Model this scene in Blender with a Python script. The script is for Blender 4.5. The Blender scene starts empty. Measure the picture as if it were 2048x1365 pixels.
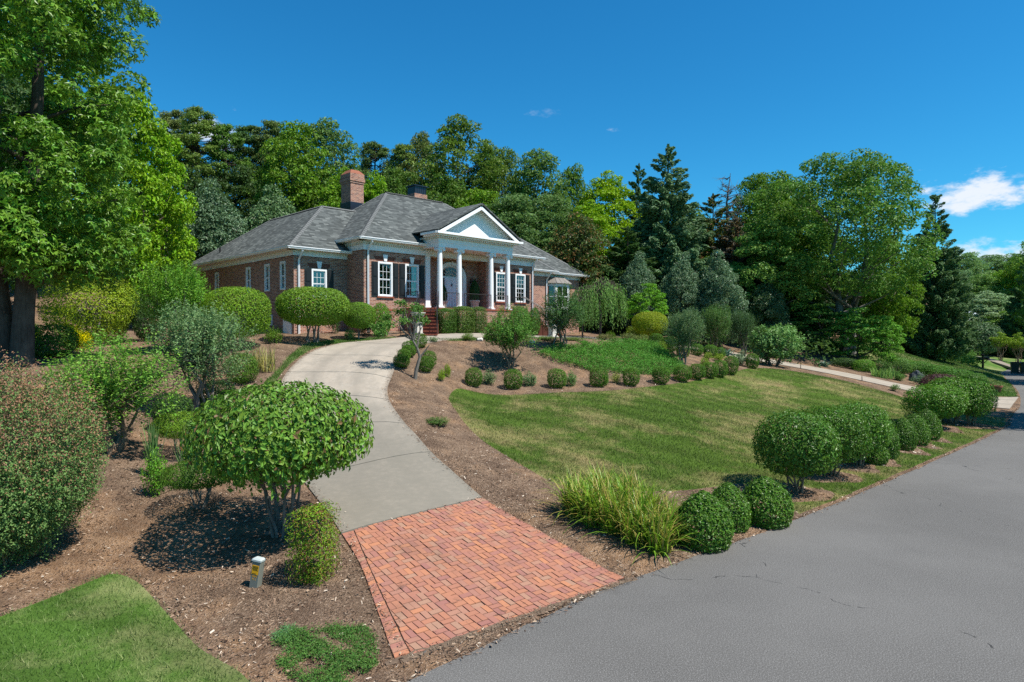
import bpy, bmesh, math, random
import numpy as np
from mathutils import Vector, Matrix
from mathutils.geometry import delaunay_2d_cdt

SC = bpy.context.scene
COL = SC.collection
rad = math.radians
# ------------------------------------------------------------------ camera, sky, sun, exposure
FPX = 1300.0                       # focal length in photo pixels (photo is 2048 wide)
PITCH = rad(0.815)
CAMZ = 4.0
cam_d = bpy.data.cameras.new('camera')
cam_d.sensor_width = 36.0
cam_d.lens = FPX / 2048.0 * 36.0
cam_d.clip_start = 0.1
cam_d.clip_end = 5000.0
cam = bpy.data.objects.new('camera', cam_d)
COL.objects.link(cam)
cam.location = (0, 0, CAMZ)
cam.rotation_euler = (rad(90) - PITCH, 0, 0)
SC.camera = cam

SUN_DIR = Vector((1.0, -0.45, 0)).normalized()
SUN_EL = rad(59)
sun_vec = Vector((SUN_DIR.x * math.cos(SUN_EL), SUN_DIR.y * math.cos(SUN_EL), math.sin(SUN_EL)))
sun_d = bpy.data.lights.new('sun', 'SUN')
sun_d.energy = 5.0
sun_d.angle = rad(0.5)
sun_d.color = (1.0, 0.94, 0.85)
sun = bpy.data.objects.new('sun', sun_d)
COL.objects.link(sun)
sun.rotation_euler = sun_vec.to_track_quat('Z', 'Y').to_euler()

W = bpy.data.worlds.new('World')
SC.world = W
W.use_nodes = True
wt = W.node_tree
wt.nodes.clear()
def wn(t, **k):
    n = wt.nodes.new(t)
    for a, b in k.items(): setattr(n, a, b)
    return n
wo = wn('ShaderNodeOutputWorld'); wb = wn('ShaderNodeBackground')
sky = wn('ShaderNodeTexSky', sky_type='NISHITA', sun_disc=False)
sky.sun_elevation = SUN_EL
sky.sun_rotation = math.atan2(SUN_DIR.x, SUN_DIR.y)
sky.altitude = 300
sky.air_density = 1.0; sky.dust_density = 0.35; sky.ozone_density = 3.0
hs = wn('ShaderNodeHueSaturation'); hs.inputs['Saturation'].default_value = 1.28; hs.inputs['Hue'].default_value = 0.494; hs.inputs['Value'].default_value = 1.0
wt.links.new(sky.outputs[0], hs.inputs['Color'])
# clean dry-air blue of this day
tint = wn('ShaderNodeMixRGB', blend_type='MULTIPLY'); tint.inputs['Fac'].default_value = 1; tint.inputs['Color2'].default_value = (.40, 1.22, 1.40, 1)
wt.links.new(hs.outputs['Color'], tint.inputs['Color1'])
# clouds: a few white banks low in the sky, made of noise on the view-independent sky direction
tc = wn('ShaderNodeTexCoord')
def cloud(direction, sx, sz, thr, seed, gain):
    """mask of one cloud bank around a sky direction (azimuth right of +Y, elevation, degrees)"""
    az, el = direction
    mp = wn('ShaderNodeMapping', vector_type='TEXTURE')
    mp.inputs['Rotation'].default_value = (0, 0, -rad(az))
    wt.links.new(tc.outputs['Generated'], mp.inputs['Vector'])
    sub = wn('ShaderNodeVectorMath', operation='SUBTRACT'); sub.inputs[1].default_value = (0, math.cos(rad(el)), math.sin(rad(el)))
    wt.links.new(mp.outputs[0], sub.inputs[0])
    mul = wn('ShaderNodeVectorMath', operation='MULTIPLY'); mul.inputs[1].default_value = (1 / sx, 0.0, 1 / sz)
    wt.links.new(sub.outputs[0], mul.inputs[0])
    ln = wn('ShaderNodeVectorMath', operation='LENGTH'); wt.links.new(mul.outputs[0], ln.inputs[0])
    no = wn('ShaderNodeTexNoise', noise_dimensions='4D'); no.inputs['W'].default_value = seed; no.inputs['Scale'].default_value = 22; no.inputs['Detail'].default_value = 9; no.inputs['Roughness'].default_value = .62
    sc2 = wn('ShaderNodeVectorMath', operation='MULTIPLY'); sc2.inputs[1].default_value = (1, 1, 2.2)
    wt.links.new(tc.outputs['Generated'], sc2.inputs[0]); wt.links.new(sc2.outputs[0], no.inputs['Vector'])
    m1 = wn('ShaderNodeMath', operation='MULTIPLY_ADD'); m1.inputs[1].default_value = 3.6; m1.inputs[2].default_value = -1.8 + thr
    wt.links.new(no.outputs['Fac'], m1.inputs[0])
    m2 = wn('ShaderNodeMath', operation='SUBTRACT'); wt.links.new(m1.outputs[0], m2.inputs[0]); wt.links.new(ln.outputs['Value'], m2.inputs[1])
    mr = wn('ShaderNodeMapRange', interpolation_type='SMOOTHSTEP'); mr.inputs['From Min'].default_value = 0.0; mr.inputs['From Max'].default_value = .8
    mr.inputs['To Max'].default_value = gain
    wt.links.new(m2.outputs[0], mr.inputs['Value'])
    # only in front of this azimuth, not mirrored behind
    sp = wn('ShaderNodeSeparateXYZ'); wt.links.new(mp.outputs[0], sp.inputs[0])
    gt = wn('ShaderNodeMath', operation='GREATER_THAN'); gt.inputs[1].default_value = 0; wt.links.new(sp.outputs['Y'], gt.inputs[0])
    mm = wn('ShaderNodeMath', operation='MULTIPLY'); wt.links.new(mr.outputs[0], mm.inputs[0]); wt.links.new(gt.outputs[0], mm.inputs[1])
    return mm
last = tint.outputs[0]
for args in [((35.6, 9.9), .092, .025, .95, 1.3, .93), ((38.5, 5.4), .12, .026, .95, 4.1, .8), ((47, 11), .16, .03, .7, 2.2, .5),
             ((-25, 15.4), .06, .028, .8, 7.7, .85), ((8.6, 17), .02, .006, .4, 5.5, .45), ((2.6, 18.6), .06, .016, .2, 9.1, .25), ((-8, 30), .1, .02, .6, 3.3, .10),
             ((-75, 22), .3, .05, .6, 11.3, .6), ((100, 16), .3, .05, .7, 13.1, .7), ((165, 18), .35, .05, .7, 15.1, .6)]:
    mk = cloud(*args)
    mx = wn('ShaderNodeMixRGB'); mx.inputs['Color2'].default_value = (8.2, 8.6, 9.3, 1)
    wt.links.new(mk.outputs[0], mx.inputs['Fac']); wt.links.new(last, mx.inputs['Color1']); last = mx.outputs[0]
wt.links.new(last, wb.inputs['Color'])
wb.inputs['Strength'].default_value = 0.072
wt.links.new(wb.outputs[0], wo.inputs['Surface'])
SC.view_settings.view_transform = 'Standard'
SC.view_settings.look = 'None'
SC.view_settings.exposure = 0.62
SC.view_settings.gamma = 1.0
SC.view_settings.use_curve_mapping = False
SC.cycles.use_denoising = False
SC.cycles.use_adaptive_sampling = False
W.cycles.sampling_method = 'MANUAL'; W.cycles.sample_map_resolution = 1024
SC.cycles.max_bounces = 6
SC.cycles.diffuse_bounces = 2
SC.cycles.glossy_bounces = 2
SC.cycles.transmission_bounces = 4
SC.cycles.transparent_max_bounces = 8

# ------------------------------------------------------------------ photo geometry -> place
cp, sp_ = math.cos(PITCH), math.sin(PITCH)
def Wp(px, py, Y):
    """point of the place seen at photo pixel (px, py) and standing Y metres in front of the viewpoint"""
    a = (px - 1024) / FPX; b = (682.5 - py) / FPX
    dy = cp + b * sp_; dz = -sp_ + b * cp
    t = Y / dy
    return (a * t, Y, CAMZ + dz * t)
def XY(l): return [Wp(*q)[:2] for q in l]

DRIVE = [((683,1068,11.3),(964,998,13.6)), ((640,1008,13),(905,945,14.9)), ((605,962,14.6),(864,906,15.9)), ((575,900,17),(830,866,17.3)),
 ((558,840,19),(801,834,18.7)), ((555,790,21.3),(779,802,20.4)), ((564,762,22.8),(775,776,22)), ((580,739,24.5),(785,746,24)),
 ((615,711,27),(795,717,26.3)), ((660,694,29),(804,702,27.8)), ((700,686,30.5),(825,693,28.9)), ((780,679,31.8),(850,688,29.9)),
 ((860,671,33),(885,683,31)), ((920,668,34.5),(930,678,32)), ((1000,668,36.5),(1000,676,34)), ((1060,671,39),(1062,677,36.3)),
 ((1180,674,43),(1180,680,40)), ((1250,678,46),(1270,690,42.5)), ((1400,695,46.5),(1400,703,43)), ((1563,724,44.5),(1563,731,41.5)),
 ((1700,748,42),(1700,757,39)), ((1831,775,40),(1831,785,36.8)), ((2038,795,39.6),(2020,820,33.5))]
APRON_PX = [(683,1068,11.3), (964,998,13.6), (1258,1160,10.4), (790,1328,7.8)]
ROAD_EDGE = [(-30, -17), (-14, -3.6), (-5.9, 3.3), (-.93, 7.65), (1.9, 10.45), (6.1, 13.8), (11.7, 18.8), (19.9, 26.4), (23.6, 30.6), (28.6, 36.5), (35, 45), (44, 58), (50, 66), (62, 76), (90, 86), (160, 100)]
CTRL = [(30,728,22),(170,700,27),(507,1183,9.8),(250,1150,10.3),(0,1230,8.7),(500,1365,7),(550,1070,11.4),(625,1155,9.95),(400,1010,12.8),(225,900,15.2),
 (395,825,19),(60,1140,10.5),(620,685,29),(545,690,27.5),(945,774,26.5),(1113,777,27),(1262,770,28.5),(1365,760,31),(1440,748,34),(1505,733,37),
 (905,795,24),(1100,785,25.5),(1500,742,35),(1830,800,35),(1130,975,14.7),(900,870,18.5),(1530,940,18),(1300,850,21),(1600,800,30),(1700,770,34),
 (1016,738,29),(960,700,30),(860,740,25.5),(830,768,24.5),(1118,697,32),(1220,752,30),(1220,690,34.5),(1365,735,33),(1300,690,38),
 (1900,765,45),(1720,700,52),(1804,706,58),(1907,726,61),(1981,741,63),(1966,739,66),(1880,690,72),(1920,710,72),(1922,711,76),(2002,723,72),(2040,724,72),(1960,712,84),(2030,714,86),(1980,795,40),(1000,900,17.6)]
pts = [Wp(*c) for c in CTRL] + [Wp(*q) for pr in DRIVE for q in pr] + [Wp(*q) for q in APRON_PX]
pts += [(x, y, .02) for x, y in ROAD_EDGE[1:13]]
pts += [(-12,-8,0),(-6,-3,0),(0,1,0),(0,5,0),(5,8,0),(8,11,0),(14,16,0),(22,23,0),(30,32,0),(45,52,0),(60,66,0),(20,3,-.2),(40,20,-.3),(60,40,-.3),(90,70,-.5),(110,80,0),
 (-7.7,33.5,3.9),(-11,33,3.9),(-20,43,4.4),(1.4,43.5,3.85),(5.1,49.6,3.9),(-5,50,4.5),(-14,56,6),(-4.1,32.7,3.8),(-14,36,3.9),
 (-42,60,11.5),(-20,72,11),(0,72,9),(18,72,7.5),(38,82,5.5),(-30,42,6.5),(-25,25,3.9),(-24,15,2.6),(-18,9,1.2),(-14,5,.4),(0,100,18),(-45,100,20),(35,110,10),(70,112,3),(80,140,13),(120,125,10),(-60,30,8),(-40,8,2),
 (30,60,4.5),(20,56,4.5),(12,52,3.9),(38,78,3.2),(-60,-10,0),(60,-10,-.5),(110,20,-.5),(140,70,0)]
pts = np.array(pts)
def tps_fit(P, lam):
    n = len(P); d = np.linalg.norm(P[:, None, :2] - P[None, :, :2], axis=2)
    K = np.where(d > 0, d * d * np.log(d + 1e-12), 0) + np.eye(n) * lam
    A = np.zeros((n + 3, n + 3)); A[:n, :n] = K; A[:n, n] = 1; A[:n, n + 1:] = P[:, :2]; A[n:, :n] = A[:n, n:].T
    return np.linalg.solve(A, np.concatenate([P[:, 2], [0, 0, 0]]))
TW = tps_fit(pts, 1.2)
def H(x, y):
    """ground height, arrays in and out"""
    x = np.atleast_1d(np.asarray(x, float)); y = np.atleast_1d(np.asarray(y, float))
    out = np.empty(len(x))
    # beyond the surveyed yard the ground runs on from its edge and flattens
    cx = np.clip(x, -65, 145); cy = np.clip(y, -12, 145)
    for i in range(0, len(x), 4000):
        sx, sy = cx[i:i + 4000], cy[i:i + 4000]
        d2 = (sx[:, None] - pts[None, :, 0]) ** 2 + (sy[:, None] - pts[None, :, 1]) ** 2
        out[i:i + 4000] = (.5 * d2 * np.log(d2 + 1e-12)) @ TW[:-3] + TW[-3] + TW[-2] * sx + TW[-1] * sy
    # the road bed is level
    rd = road_side(x, y)
    k = np.clip((rd + .2) / 1.6, 0, 1); k = k * k * (3 - 2 * k)
    flat = np.clip((rd + 14) / 3, 0, 1)
    out = out * (1 - (1 - k) * flat)
    return out
RE = np.array(ROAD_EDGE, float)
def road_side(x, y):
    """signed distance to the kerbless edge of the road: positive on the house side"""
    best = np.full(len(x), 1e9); sg = np.zeros(len(x))
    for (ax, ay), (bx, by) in zip(RE[:-1], RE[1:]):
        ex, ey = bx - ax, by - ay; L = ex * ex + ey * ey
        t = np.clip(((x - ax) * ex + (y - ay) * ey) / L, 0, 1)
        dx, dy = x - ax - t * ex, y - ay - t * ey
        d = np.hypot(dx, dy); c = ex * dy - ey * dx
        m = d < best - 1e-9
        best[m] = d[m]; sg[m] = np.sign(c[m])
    return best * sg
def h(x, y): return float(H([x], [y])[0])

# ------------------------------------------------------------------ scene bookkeeping
def setp(o, label=None, cat=None, group=None, kind=None):
    if label: o['label'] = label
    if cat: o['category'] = cat
    if group: o['group'] = group
    if kind: o['kind'] = kind
    return o
def thing(name, label, cat, loc=(0, 0, 0), rz=0.0, scale=(1, 1, 1), group=None):
    o = bpy.data.objects.new(name, None); COL.objects.link(o)
    o.empty_display_size = .2
    o.location = loc; o.rotation_euler = (0, 0, rz); o.scale = scale
    return setp(o, label, cat, group)
def link(name, me, mat=None, parent=None, loc=None, color=None, rz=None):
    o = bpy.data.objects.new(name, me); COL.objects.link(o)
    if mat is not None:
        if len(me.materials) == 0: me.materials.append(mat)
        elif me.materials[0] != mat:
            o.material_slots[0].link = 'OBJECT'; o.material_slots[0].material = mat
    if parent is not None: o.parent = parent
    if loc is not None: o.location = loc
    if rz is not None: o.rotation_euler = (0, 0, rz)
    if color is not None: o.color = (*color, 1)
    return o
def mesh_np(name, V, F, smooth=False):
    """mesh from numpy arrays; F is (n,3) or (n,4)"""
    V = np.ascontiguousarray(V, np.float32); F = np.ascontiguousarray(F, np.int32); k = F.shape[1]
    me = bpy.data.meshes.new(name)
    me.vertices.add(len(V)); me.vertices.foreach_set('co', V.ravel())
    me.loops.add(len(F) * k); me.loops.foreach_set('vertex_index', F.ravel())
    me.polygons.add(len(F)); me.polygons.foreach_set('loop_start', np.arange(len(F), dtype=np.int32) * k)
    me.polygons.foreach_set('use_smooth', np.full(len(F), smooth))
    me.update(calc_edges=True)
    return me

class MB:
    """collects boxes, tubes, lathes and prisms into one mesh"""
    def __init__(s): s.v = []; s.f = []
    def add(s, v, f):
        o = len(s.v); s.v += [tuple(map(float, q)) for q in v]; s.f += [tuple(i + o for i in q) for q in f]; return s
    def box(s, x0, x1, y0, y1, z0, z1, M=None):
        v = [(x, y, z) for z in (z0, z1) for x, y in ((x0, y0), (x1, y0), (x1, y1), (x0, y1))]
        if M is not None: v = [tuple(M @ Vector(q)) for q in v]
        return s.add(v, [(3, 2, 1, 0), (4, 5, 6, 7), (0, 1, 5, 4), (1, 2, 6, 5), (2, 3, 7, 6), (3, 0, 4, 7)])
    def prism(s, poly, z0, z1):
        n = len(poly)
        v = [(x, y, z0) for x, y in poly] + [(x, y, z1) for x, y in poly]
        return s.add(v, [tuple(range(n))[::-1], tuple(range(n, 2 * n))] + [(i, (i + 1) % n, n + (i + 1) % n, n + i) for i in range(n)])
    def slab(s, poly3, thick):
        """flat polygon in space given a thickness along its normal (downwards)"""
        p = [Vector(q) for q in poly3]; n = (p[1] - p[0]).cross(p[2] - p[0]).normalized() * thick; k = len(p)
        v = [q for q in p] + [q - n for q in p]
        return s.add(v, [tuple(range(k)), tuple(range(k, 2 * k))[::-1]] + [((i + 1) % k, i, k + i, k + (i + 1) % k) for i in range(k)])
    def tube(s, path, radii, n=8, cap=True):
        path = [Vector(q) for q in path]
        if not hasattr(radii, '__len__'): radii = [radii] * len(path)
        o = len(s.v); vs = []; up = None
        for i, p in enumerate(path):
            d = (path[min(i + 1, len(path) - 1)] - path[max(i - 1, 0)]).normalized()
            if up is None: up = Vector((1, 0, 0)) if abs(d.x) < .9 else Vector((0, 1, 0))
            a = d.cross(up).normalized(); b = a.cross(d).normalized(); up = b
            for k in range(n):
                t = 2 * math.pi * k / n
                vs.append(p + (a * math.cos(t) + b * math.sin(t)) * radii[i])
        fs = [(i * n + k, i * n + (k + 1) % n, (i + 1) * n + (k + 1) % n, (i + 1) * n + k) for i in range(len(path) - 1) for k in range(n)]
        if cap: fs += [tuple(range(n))[::-1], tuple((len(path) - 1) * n + k for k in range(n))]
        return s.add(vs, fs)
    def lathe(s, prof, n=16, c=(0, 0, 0), M=None):
        vs = []
        for r, z in prof:
            for k in range(n):
                t = 2 * math.pi * k / n
                q = Vector((c[0] + r * math.cos(t), c[1] + r * math.sin(t), c[2] + z))
                vs.append(M @ q if M is not None else q)
        m = len(prof)
        fs = [(i * n + k, i * n + (k + 1) % n, (i + 1) * n + (k + 1) % n, (i + 1) * n + k) for i in range(m - 1) for k in range(n)]
        fs += [tuple(range(n))[::-1], tuple((m - 1) * n + k for k in range(n))]
        return s.add(vs, fs)
    def mesh(s, name, smooth=False, uv=False):
        me = bpy.data.meshes.new(name); me.from_pydata(s.v, [], s.f); me.update()
        if smooth:
            me.polygons.foreach_set('use_smooth', [True] * len(me.polygons))
            try: me.set_sharp_from_angle(angle=rad(40))
            except Exception: pass
        if uv: surf_uv(me)
        return me
    def build(s, name, mat, parent=None, smooth=False, uv=False, **k):
        return link(name, s.mesh(name, smooth, uv), mat, parent, **k)
def surf_uv(me):
    """metres along each face: u level, v up the face"""
    uvl = me.uv_layers.new(name='UVMap'); Z = Vector((0, 0, 1))
    for p in me.polygons:
        n = p.normal
        t = Z.cross(n)
        t = Vector((1, 0, 0)) if t.length < 1e-3 else t.normalized()
        b = n.cross(t)
        for li in p.loop_indices:
            c = me.vertices[me.loops[li].vertex_index].co
            uvl.data[li].uv = (c.dot(t), c.dot(b))

# ------------------------------------------------------------------ materials
class NT:
    def __init__(s, name):
        s.m = bpy.data.materials.new(name); s.m.use_nodes = True; s.t = s.m.node_tree; s.t.nodes.clear()
        s.out = s.t.nodes.new('ShaderNodeOutputMaterial')
    def n(s, typ, ins=None, **k):
        nd = s.t.nodes.new(typ)
        for a, b in k.items(): setattr(nd, a, b)
        for a, b in (ins or {}).items():
            if hasattr(b, 'is_output'): s.t.links.new(b, nd.inputs[a])
            elif isinstance(b, tuple) and len(b) == 3 and nd.inputs[a].type == 'RGBA': nd.inputs[a].default_value = (*b, 1)
            else: nd.inputs[a].default_value = b
        return nd
    def math(s, op, a, b=None, c=None):
        nd = s.t.nodes.new('ShaderNodeMath'); nd.operation = op
        for i, q in enumerate((a, b, c)):
            if q is None: continue
            if hasattr(q, 'is_output'): s.t.links.new(q, nd.inputs[i])
            else: nd.inputs[i].default_value = q
        return nd.outputs[0]
    def mix(s, f, a, b, blend='MIX'):
        nd = s.n('ShaderNodeMixRGB', {'Fac': f, 'Color1': a, 'Color2': b}, blend_type=blend); return nd.outputs[0]
    def noise(s, vec, scale, detail=4, rough=.55, dist=0.0):
        return s.n('ShaderNodeTexNoise', {'Vector': vec, 'Scale': scale, 'Detail': detail, 'Roughness': rough, 'Distortion': dist}).outputs['Fac']
    def ramp(s, f, *stops):
        nd = s.n('ShaderNodeValToRGB', {'Fac': f}); e = nd.color_ramp.elements
        while len(e) < len(stops): e.new(.5)
        for q, (p, c) in zip(e, stops):
            q.position = p; q.color = (*c, 1) if hasattr(c, '__len__') else (c, c, c, 1)
        return nd.outputs['Color']
    def pos(s): return s.n('ShaderNodeNewGeometry').outputs['Position']
    def obj(s): return s.n('ShaderNodeTexCoord').outputs['Object']
    def uv(s): return s.n('ShaderNodeTexCoord').outputs['UV']
    def bump(s, hgt, strength=.5, dist=.02): return s.n('ShaderNodeBump', {'Height': hgt, 'Strength': strength, 'Distance': dist}).outputs[0]
    def bsdf(s, color, rough=.7, spec=.3, normal=None, metal=0.0):
        ins = {'Base Color': color, 'Roughness': rough, 'Specular IOR Level': spec, 'Metallic': metal}
        if normal is not None: ins['Normal'] = normal
        b = s.n('ShaderNodeBsdfPrincipled', ins); s.t.links.new(b.outputs[0], s.out.inputs['Surface']); return s.m

def mat_plain(name, c, rough=.6, spec=.3, var=.12, scale=3.0, metal=0.0):
    N = NT(name); f = N.noise(N.obj(), scale, 5)
    col = N.mix(f, tuple(q * (1 - var) for q in c), tuple(min(1, q * (1 + var)) for q in c))
    return N.bsdf(col, rough, spec, metal=metal)

def mat_leaf(name, rough=.5, spec=.22, trans=.3, dead=None, dead_amt=0.0, var=.45, gain=1.0, tips=None):
    """one foliage surface: the base colour is the plant's own (object colour), each leaf a little different"""
    N = NT(name)
    oi = N.n('ShaderNodeObjectInfo'); ge = N.n('ShaderNodeNewGeometry')
    r = ge.outputs['Random Per Island']
    v = N.math('MULTIPLY_ADD', r, var * 2.2 * gain, (1.5 - var * .95) * gain)
    big = N.noise(ge.outputs['Position'], .55, 2)
    v2 = N.math('MULTIPLY', v, N.math('MULTIPLY_ADD', big, .7, .65))
    hsv = N.n('ShaderNodeHueSaturation', {'Color': oi.outputs['Color'], 'Value': v2, 'Hue': N.math('MULTIPLY_ADD', N.math('FRACT', N.math('MULTIPLY', r, 17.3)), -.035, .522), 'Saturation': 1.06})
    col = hsv.outputs[0]
    if dead:
        lim = 1 - dead_amt
        if tips:      # young coloured growth is commoner near the top of the plant
            zz = N.n('ShaderNodeSeparateXYZ', {0: N.obj()}).outputs['Z']
            lim = N.n('ShaderNodeMapRange', {'Value': zz, 'From Min': tips[0], 'From Max': tips[1], 'To Min': .97, 'To Max': 1 - dead_amt}).outputs[0]
        f = N.math('GREATER_THAN', N.math('FRACT', N.math('MULTIPLY', r, 7.13)), lim)
        col = N.mix(f, col, dead)
    p = N.n('ShaderNodeBsdfPrincipled', {'Base Color': col, 'Roughness': rough, 'Specular IOR Level': spec})
    tcol = N.mix(.35, col, (.22, .42, .03))
    tb = N.n('ShaderNodeBsdfTranslucent', {'Color': N.mix(.6, col, tcol)})
    ms = N.n('ShaderNodeMixShader', {'Fac': trans}); N.t.links.new(p.outputs[0], ms.inputs[1]); N.t.links.new(tb.outputs[0], ms.inputs[2])
    N.t.links.new(ms.outputs[0], N.out.inputs['Surface'])
    return N.m
M = {}
M['leaf'] = mat_leaf('leaf')
M['leaf_glossy'] = mat_leaf('glossy_leaf', .42, .3, .24)
M['needle'] = mat_leaf('needle', .6, .25, .2, var=.4, gain=1.3)
M['redtip'] = mat_leaf('red_tipped_leaf', .5, .22, .25, (.34, .18, .105), .72, gain=1.1, tips=(1.0, 3.1))
M['bronze'] = mat_leaf('bronzed_leaf', .5, .25, .25, (.20, .105, .035), .28)
M['specked'] = mat_leaf('leaf_with_brown_spots', .45, .3, .25, (.17, .10, .04), .04, .6)
M['straw_tip'] = mat_leaf('strap_leaf', .45, .35, .3, (.36, .30, .07), .33)

def mat_bark(name, c, scale=6):
    N = NT(name); o = N.obj()
    st = N.n('ShaderNodeMapping', {'Vector': o, 'Scale': (1, 1, .18)}).outputs[0]
    f = N.noise(st, scale * 2.2, 6, .7); g = N.noise(o, scale * .25, 3)
    col = N.mix(N.ramp(f, (.3, 0), (.75, 1)), tuple(q * .45 for q in c), tuple(q * 1.35 for q in c))
    col = N.mix(N.ramp(g, (.45, 0), (.75, .6)), col, tuple(min(1, q * 1.9) for q in c))
    return N.bsdf(col, .9, .1, N.bump(f, .9, .03))
M['bark'] = mat_bark('bark', (.085, .068, .055))
M['bark_grey'] = mat_bark('grey_bark', (.16, .145, .125))
M['bark_tan'] = mat_bark('tan_bark', (.25, .18, .12), 10)
M['bark_dark'] = mat_bark('dark_bark', (.05, .04, .034))

def mat_mulch():
    N = NT('mulch'); p = N.pos()
    a = N.noise(p, .5, 4, .6); b = N.noise(p, 22, 6, .75); c = N.noise(p, 5, 5, .65); d = N.noise(p, 1.6, 3)
    st = N.n('ShaderNodeTexVoronoi', {'Vector': p, 'Scale': 38.0, 'Randomness': 1.0})
    base = N.ramp(b, (.28, (.055, .034, .023)), (.45, (.185, .125, .083)), (.60, (.30, .207, .14)), (.78, (.5, .39, .28)))
    dirt = N.ramp(c, (.3, (.26, .145, .075)), (.7, (.42, .265, .155)))
    col = N.mix(N.ramp(N.math('ADD', a, N.math('MULTIPLY', d, .35)), (.66, 0), (.83, .75)), base, dirt)
    wear = N.n('ShaderNodeVectorMath', {0: p, 1: (-6.6, 10.9, .2)}, operation='DISTANCE').outputs['Value']
    col = N.mix(N.ramp(N.math('ADD', N.math('MULTIPLY', wear, .22), N.math('MULTIPLY', c, .55)), (.45, .7), (.85, 0)), col, dirt)
    col = N.mix(N.math('MULTIPLY', N.math('GREATER_THAN', N.n('ShaderNodeSeparateColor', {'Color': st.outputs['Color']}).outputs[0], .86), .55), col, (.40, .29, .21))
    col = N.mix(N.ramp(d, (.35, .45), (.6, 0)), col, (.05, .028, .02))
    # beyond the beds: leaf litter of the wood
    hgt = N.math('ADD', b, N.math('MULTIPLY', st.outputs['Distance'], .8))
    return N.bsdf(col, .95, .08, N.bump(hgt, 1.0, .05))
M['mulch'] = mat_mulch()
def mat_lawn(name, g1, g2, straw, amt):
    N = NT(name); p = N.pos()
    a = N.noise(p, .33, 5, .62, .4); b = N.noise(p, 30, 5, .7); c = N.noise(p, 2.2, 4, .6)
    sp = N.n('ShaderNodeSeparateXYZ', {0: p}); w = N.math('SINE', N.math('ADD', N.math('MULTIPLY', N.math('ADD', N.math('MULTIPLY', sp.outputs['X'], .5), N.math('MULTIPLY', sp.outputs['Y'], .86)), 4.6), N.math('MULTIPLY', a, 3.0)))
    band = N.math('MULTIPLY_ADD', w, .13, 1.0)          # mowing passes lean the grass one way and the other
    g = N.mix(b, tuple(q * .6 for q in g1), tuple(q * .85 for q in g2))
    f = N.ramp(N.math('ADD', N.math('MULTIPLY', a, .75), N.math('MULTIPLY', c, .25)), (.5 - amt, 0), (.66 - amt * .3, 1))
    col = N.mix(f, g, N.mix(b, tuple(q * .4 for q in straw), tuple(q * .9 for q in straw)))
    col = N.n('ShaderNodeHueSaturation', {'Color': col, 'Value': band}).outputs[0]
    bare = N.ramp(N.math('ADD', N.math('MULTIPLY', c, .6), N.math('MULTIPLY', a, .4)), (.64, 0), (.70, .8))
    col = N.mix(bare, col, (.30, .18, .10))
    return N.bsdf(col, .9, .1, N.bump(b, .9, .04))
def mat_blade(name, g1, g2, straw, amt):
    N = NT(name); p = N.pos()
    a = N.noise(p, .33, 5, .62, .4); c = N.noise(p, 2.2, 4, .6)
    r = N.n('ShaderNodeNewGeometry').outputs['Random Per Island']
    sp = N.n('ShaderNodeSeparateXYZ', {0: p}); w = N.math('SINE', N.math('ADD', N.math('MULTIPLY', N.math('ADD', N.math('MULTIPLY', sp.outputs['X'], .5), N.math('MULTIPLY', sp.outputs['Y'], .86)), 4.6), N.math('MULTIPLY', a, 3.0)))
    band = N.math('MULTIPLY_ADD', w, .13, 1.0)          # mowing passes lean the grass one way and the other
    g = N.mix(r, g1, g2)
    f = N.ramp(N.math('ADD', N.math('MULTIPLY', a, .75), N.math('ADD', N.math('MULTIPLY', c, .25), N.math('MULTIPLY_ADD', r, .16, -.08))), (.5 - amt, 0), (.66 - amt * .3, 1))
    col = N.mix(f, g, N.mix(r, tuple(q * .6 for q in straw), straw))
    col = N.n('ShaderNodeHueSaturation', {'Color': col, 'Value': band}).outputs[0]
    pb = N.n('ShaderNodeBsdfPrincipled', {'Base Color': col, 'Roughness': .6, 'Specular IOR Level': .25})
    tb = N.n('ShaderNodeBsdfTranslucent', {'Color': col})
    ms = N.n('ShaderNodeMixShader', {'Fac': .35}); N.t.links.new(pb.outputs[0], ms.inputs[1]); N.t.links.new(tb.outputs[0], ms.inputs[2])
    N.t.links.new(ms.outputs[0], N.out.inputs['Surface']); return N.m
LAWNC = dict(g1=(.038, .082, .010), g2=(.115, .19, .026), straw=(.37, .31, .135), amt=.03)
M['lawn'] = mat_lawn('lawn', **LAWNC); M['blade'] = mat_blade('lawn_blade', **LAWNC)
LAWNG = dict(g1=(.045, .105, .013), g2=(.125, .24, .04), straw=(.36, .37, .16), amt=.015)
M['lawn_green'] = mat_lawn('green_lawn', **LAWNG); M['blade_green'] = mat_blade('green_lawn_blade', **LAWNG)
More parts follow.
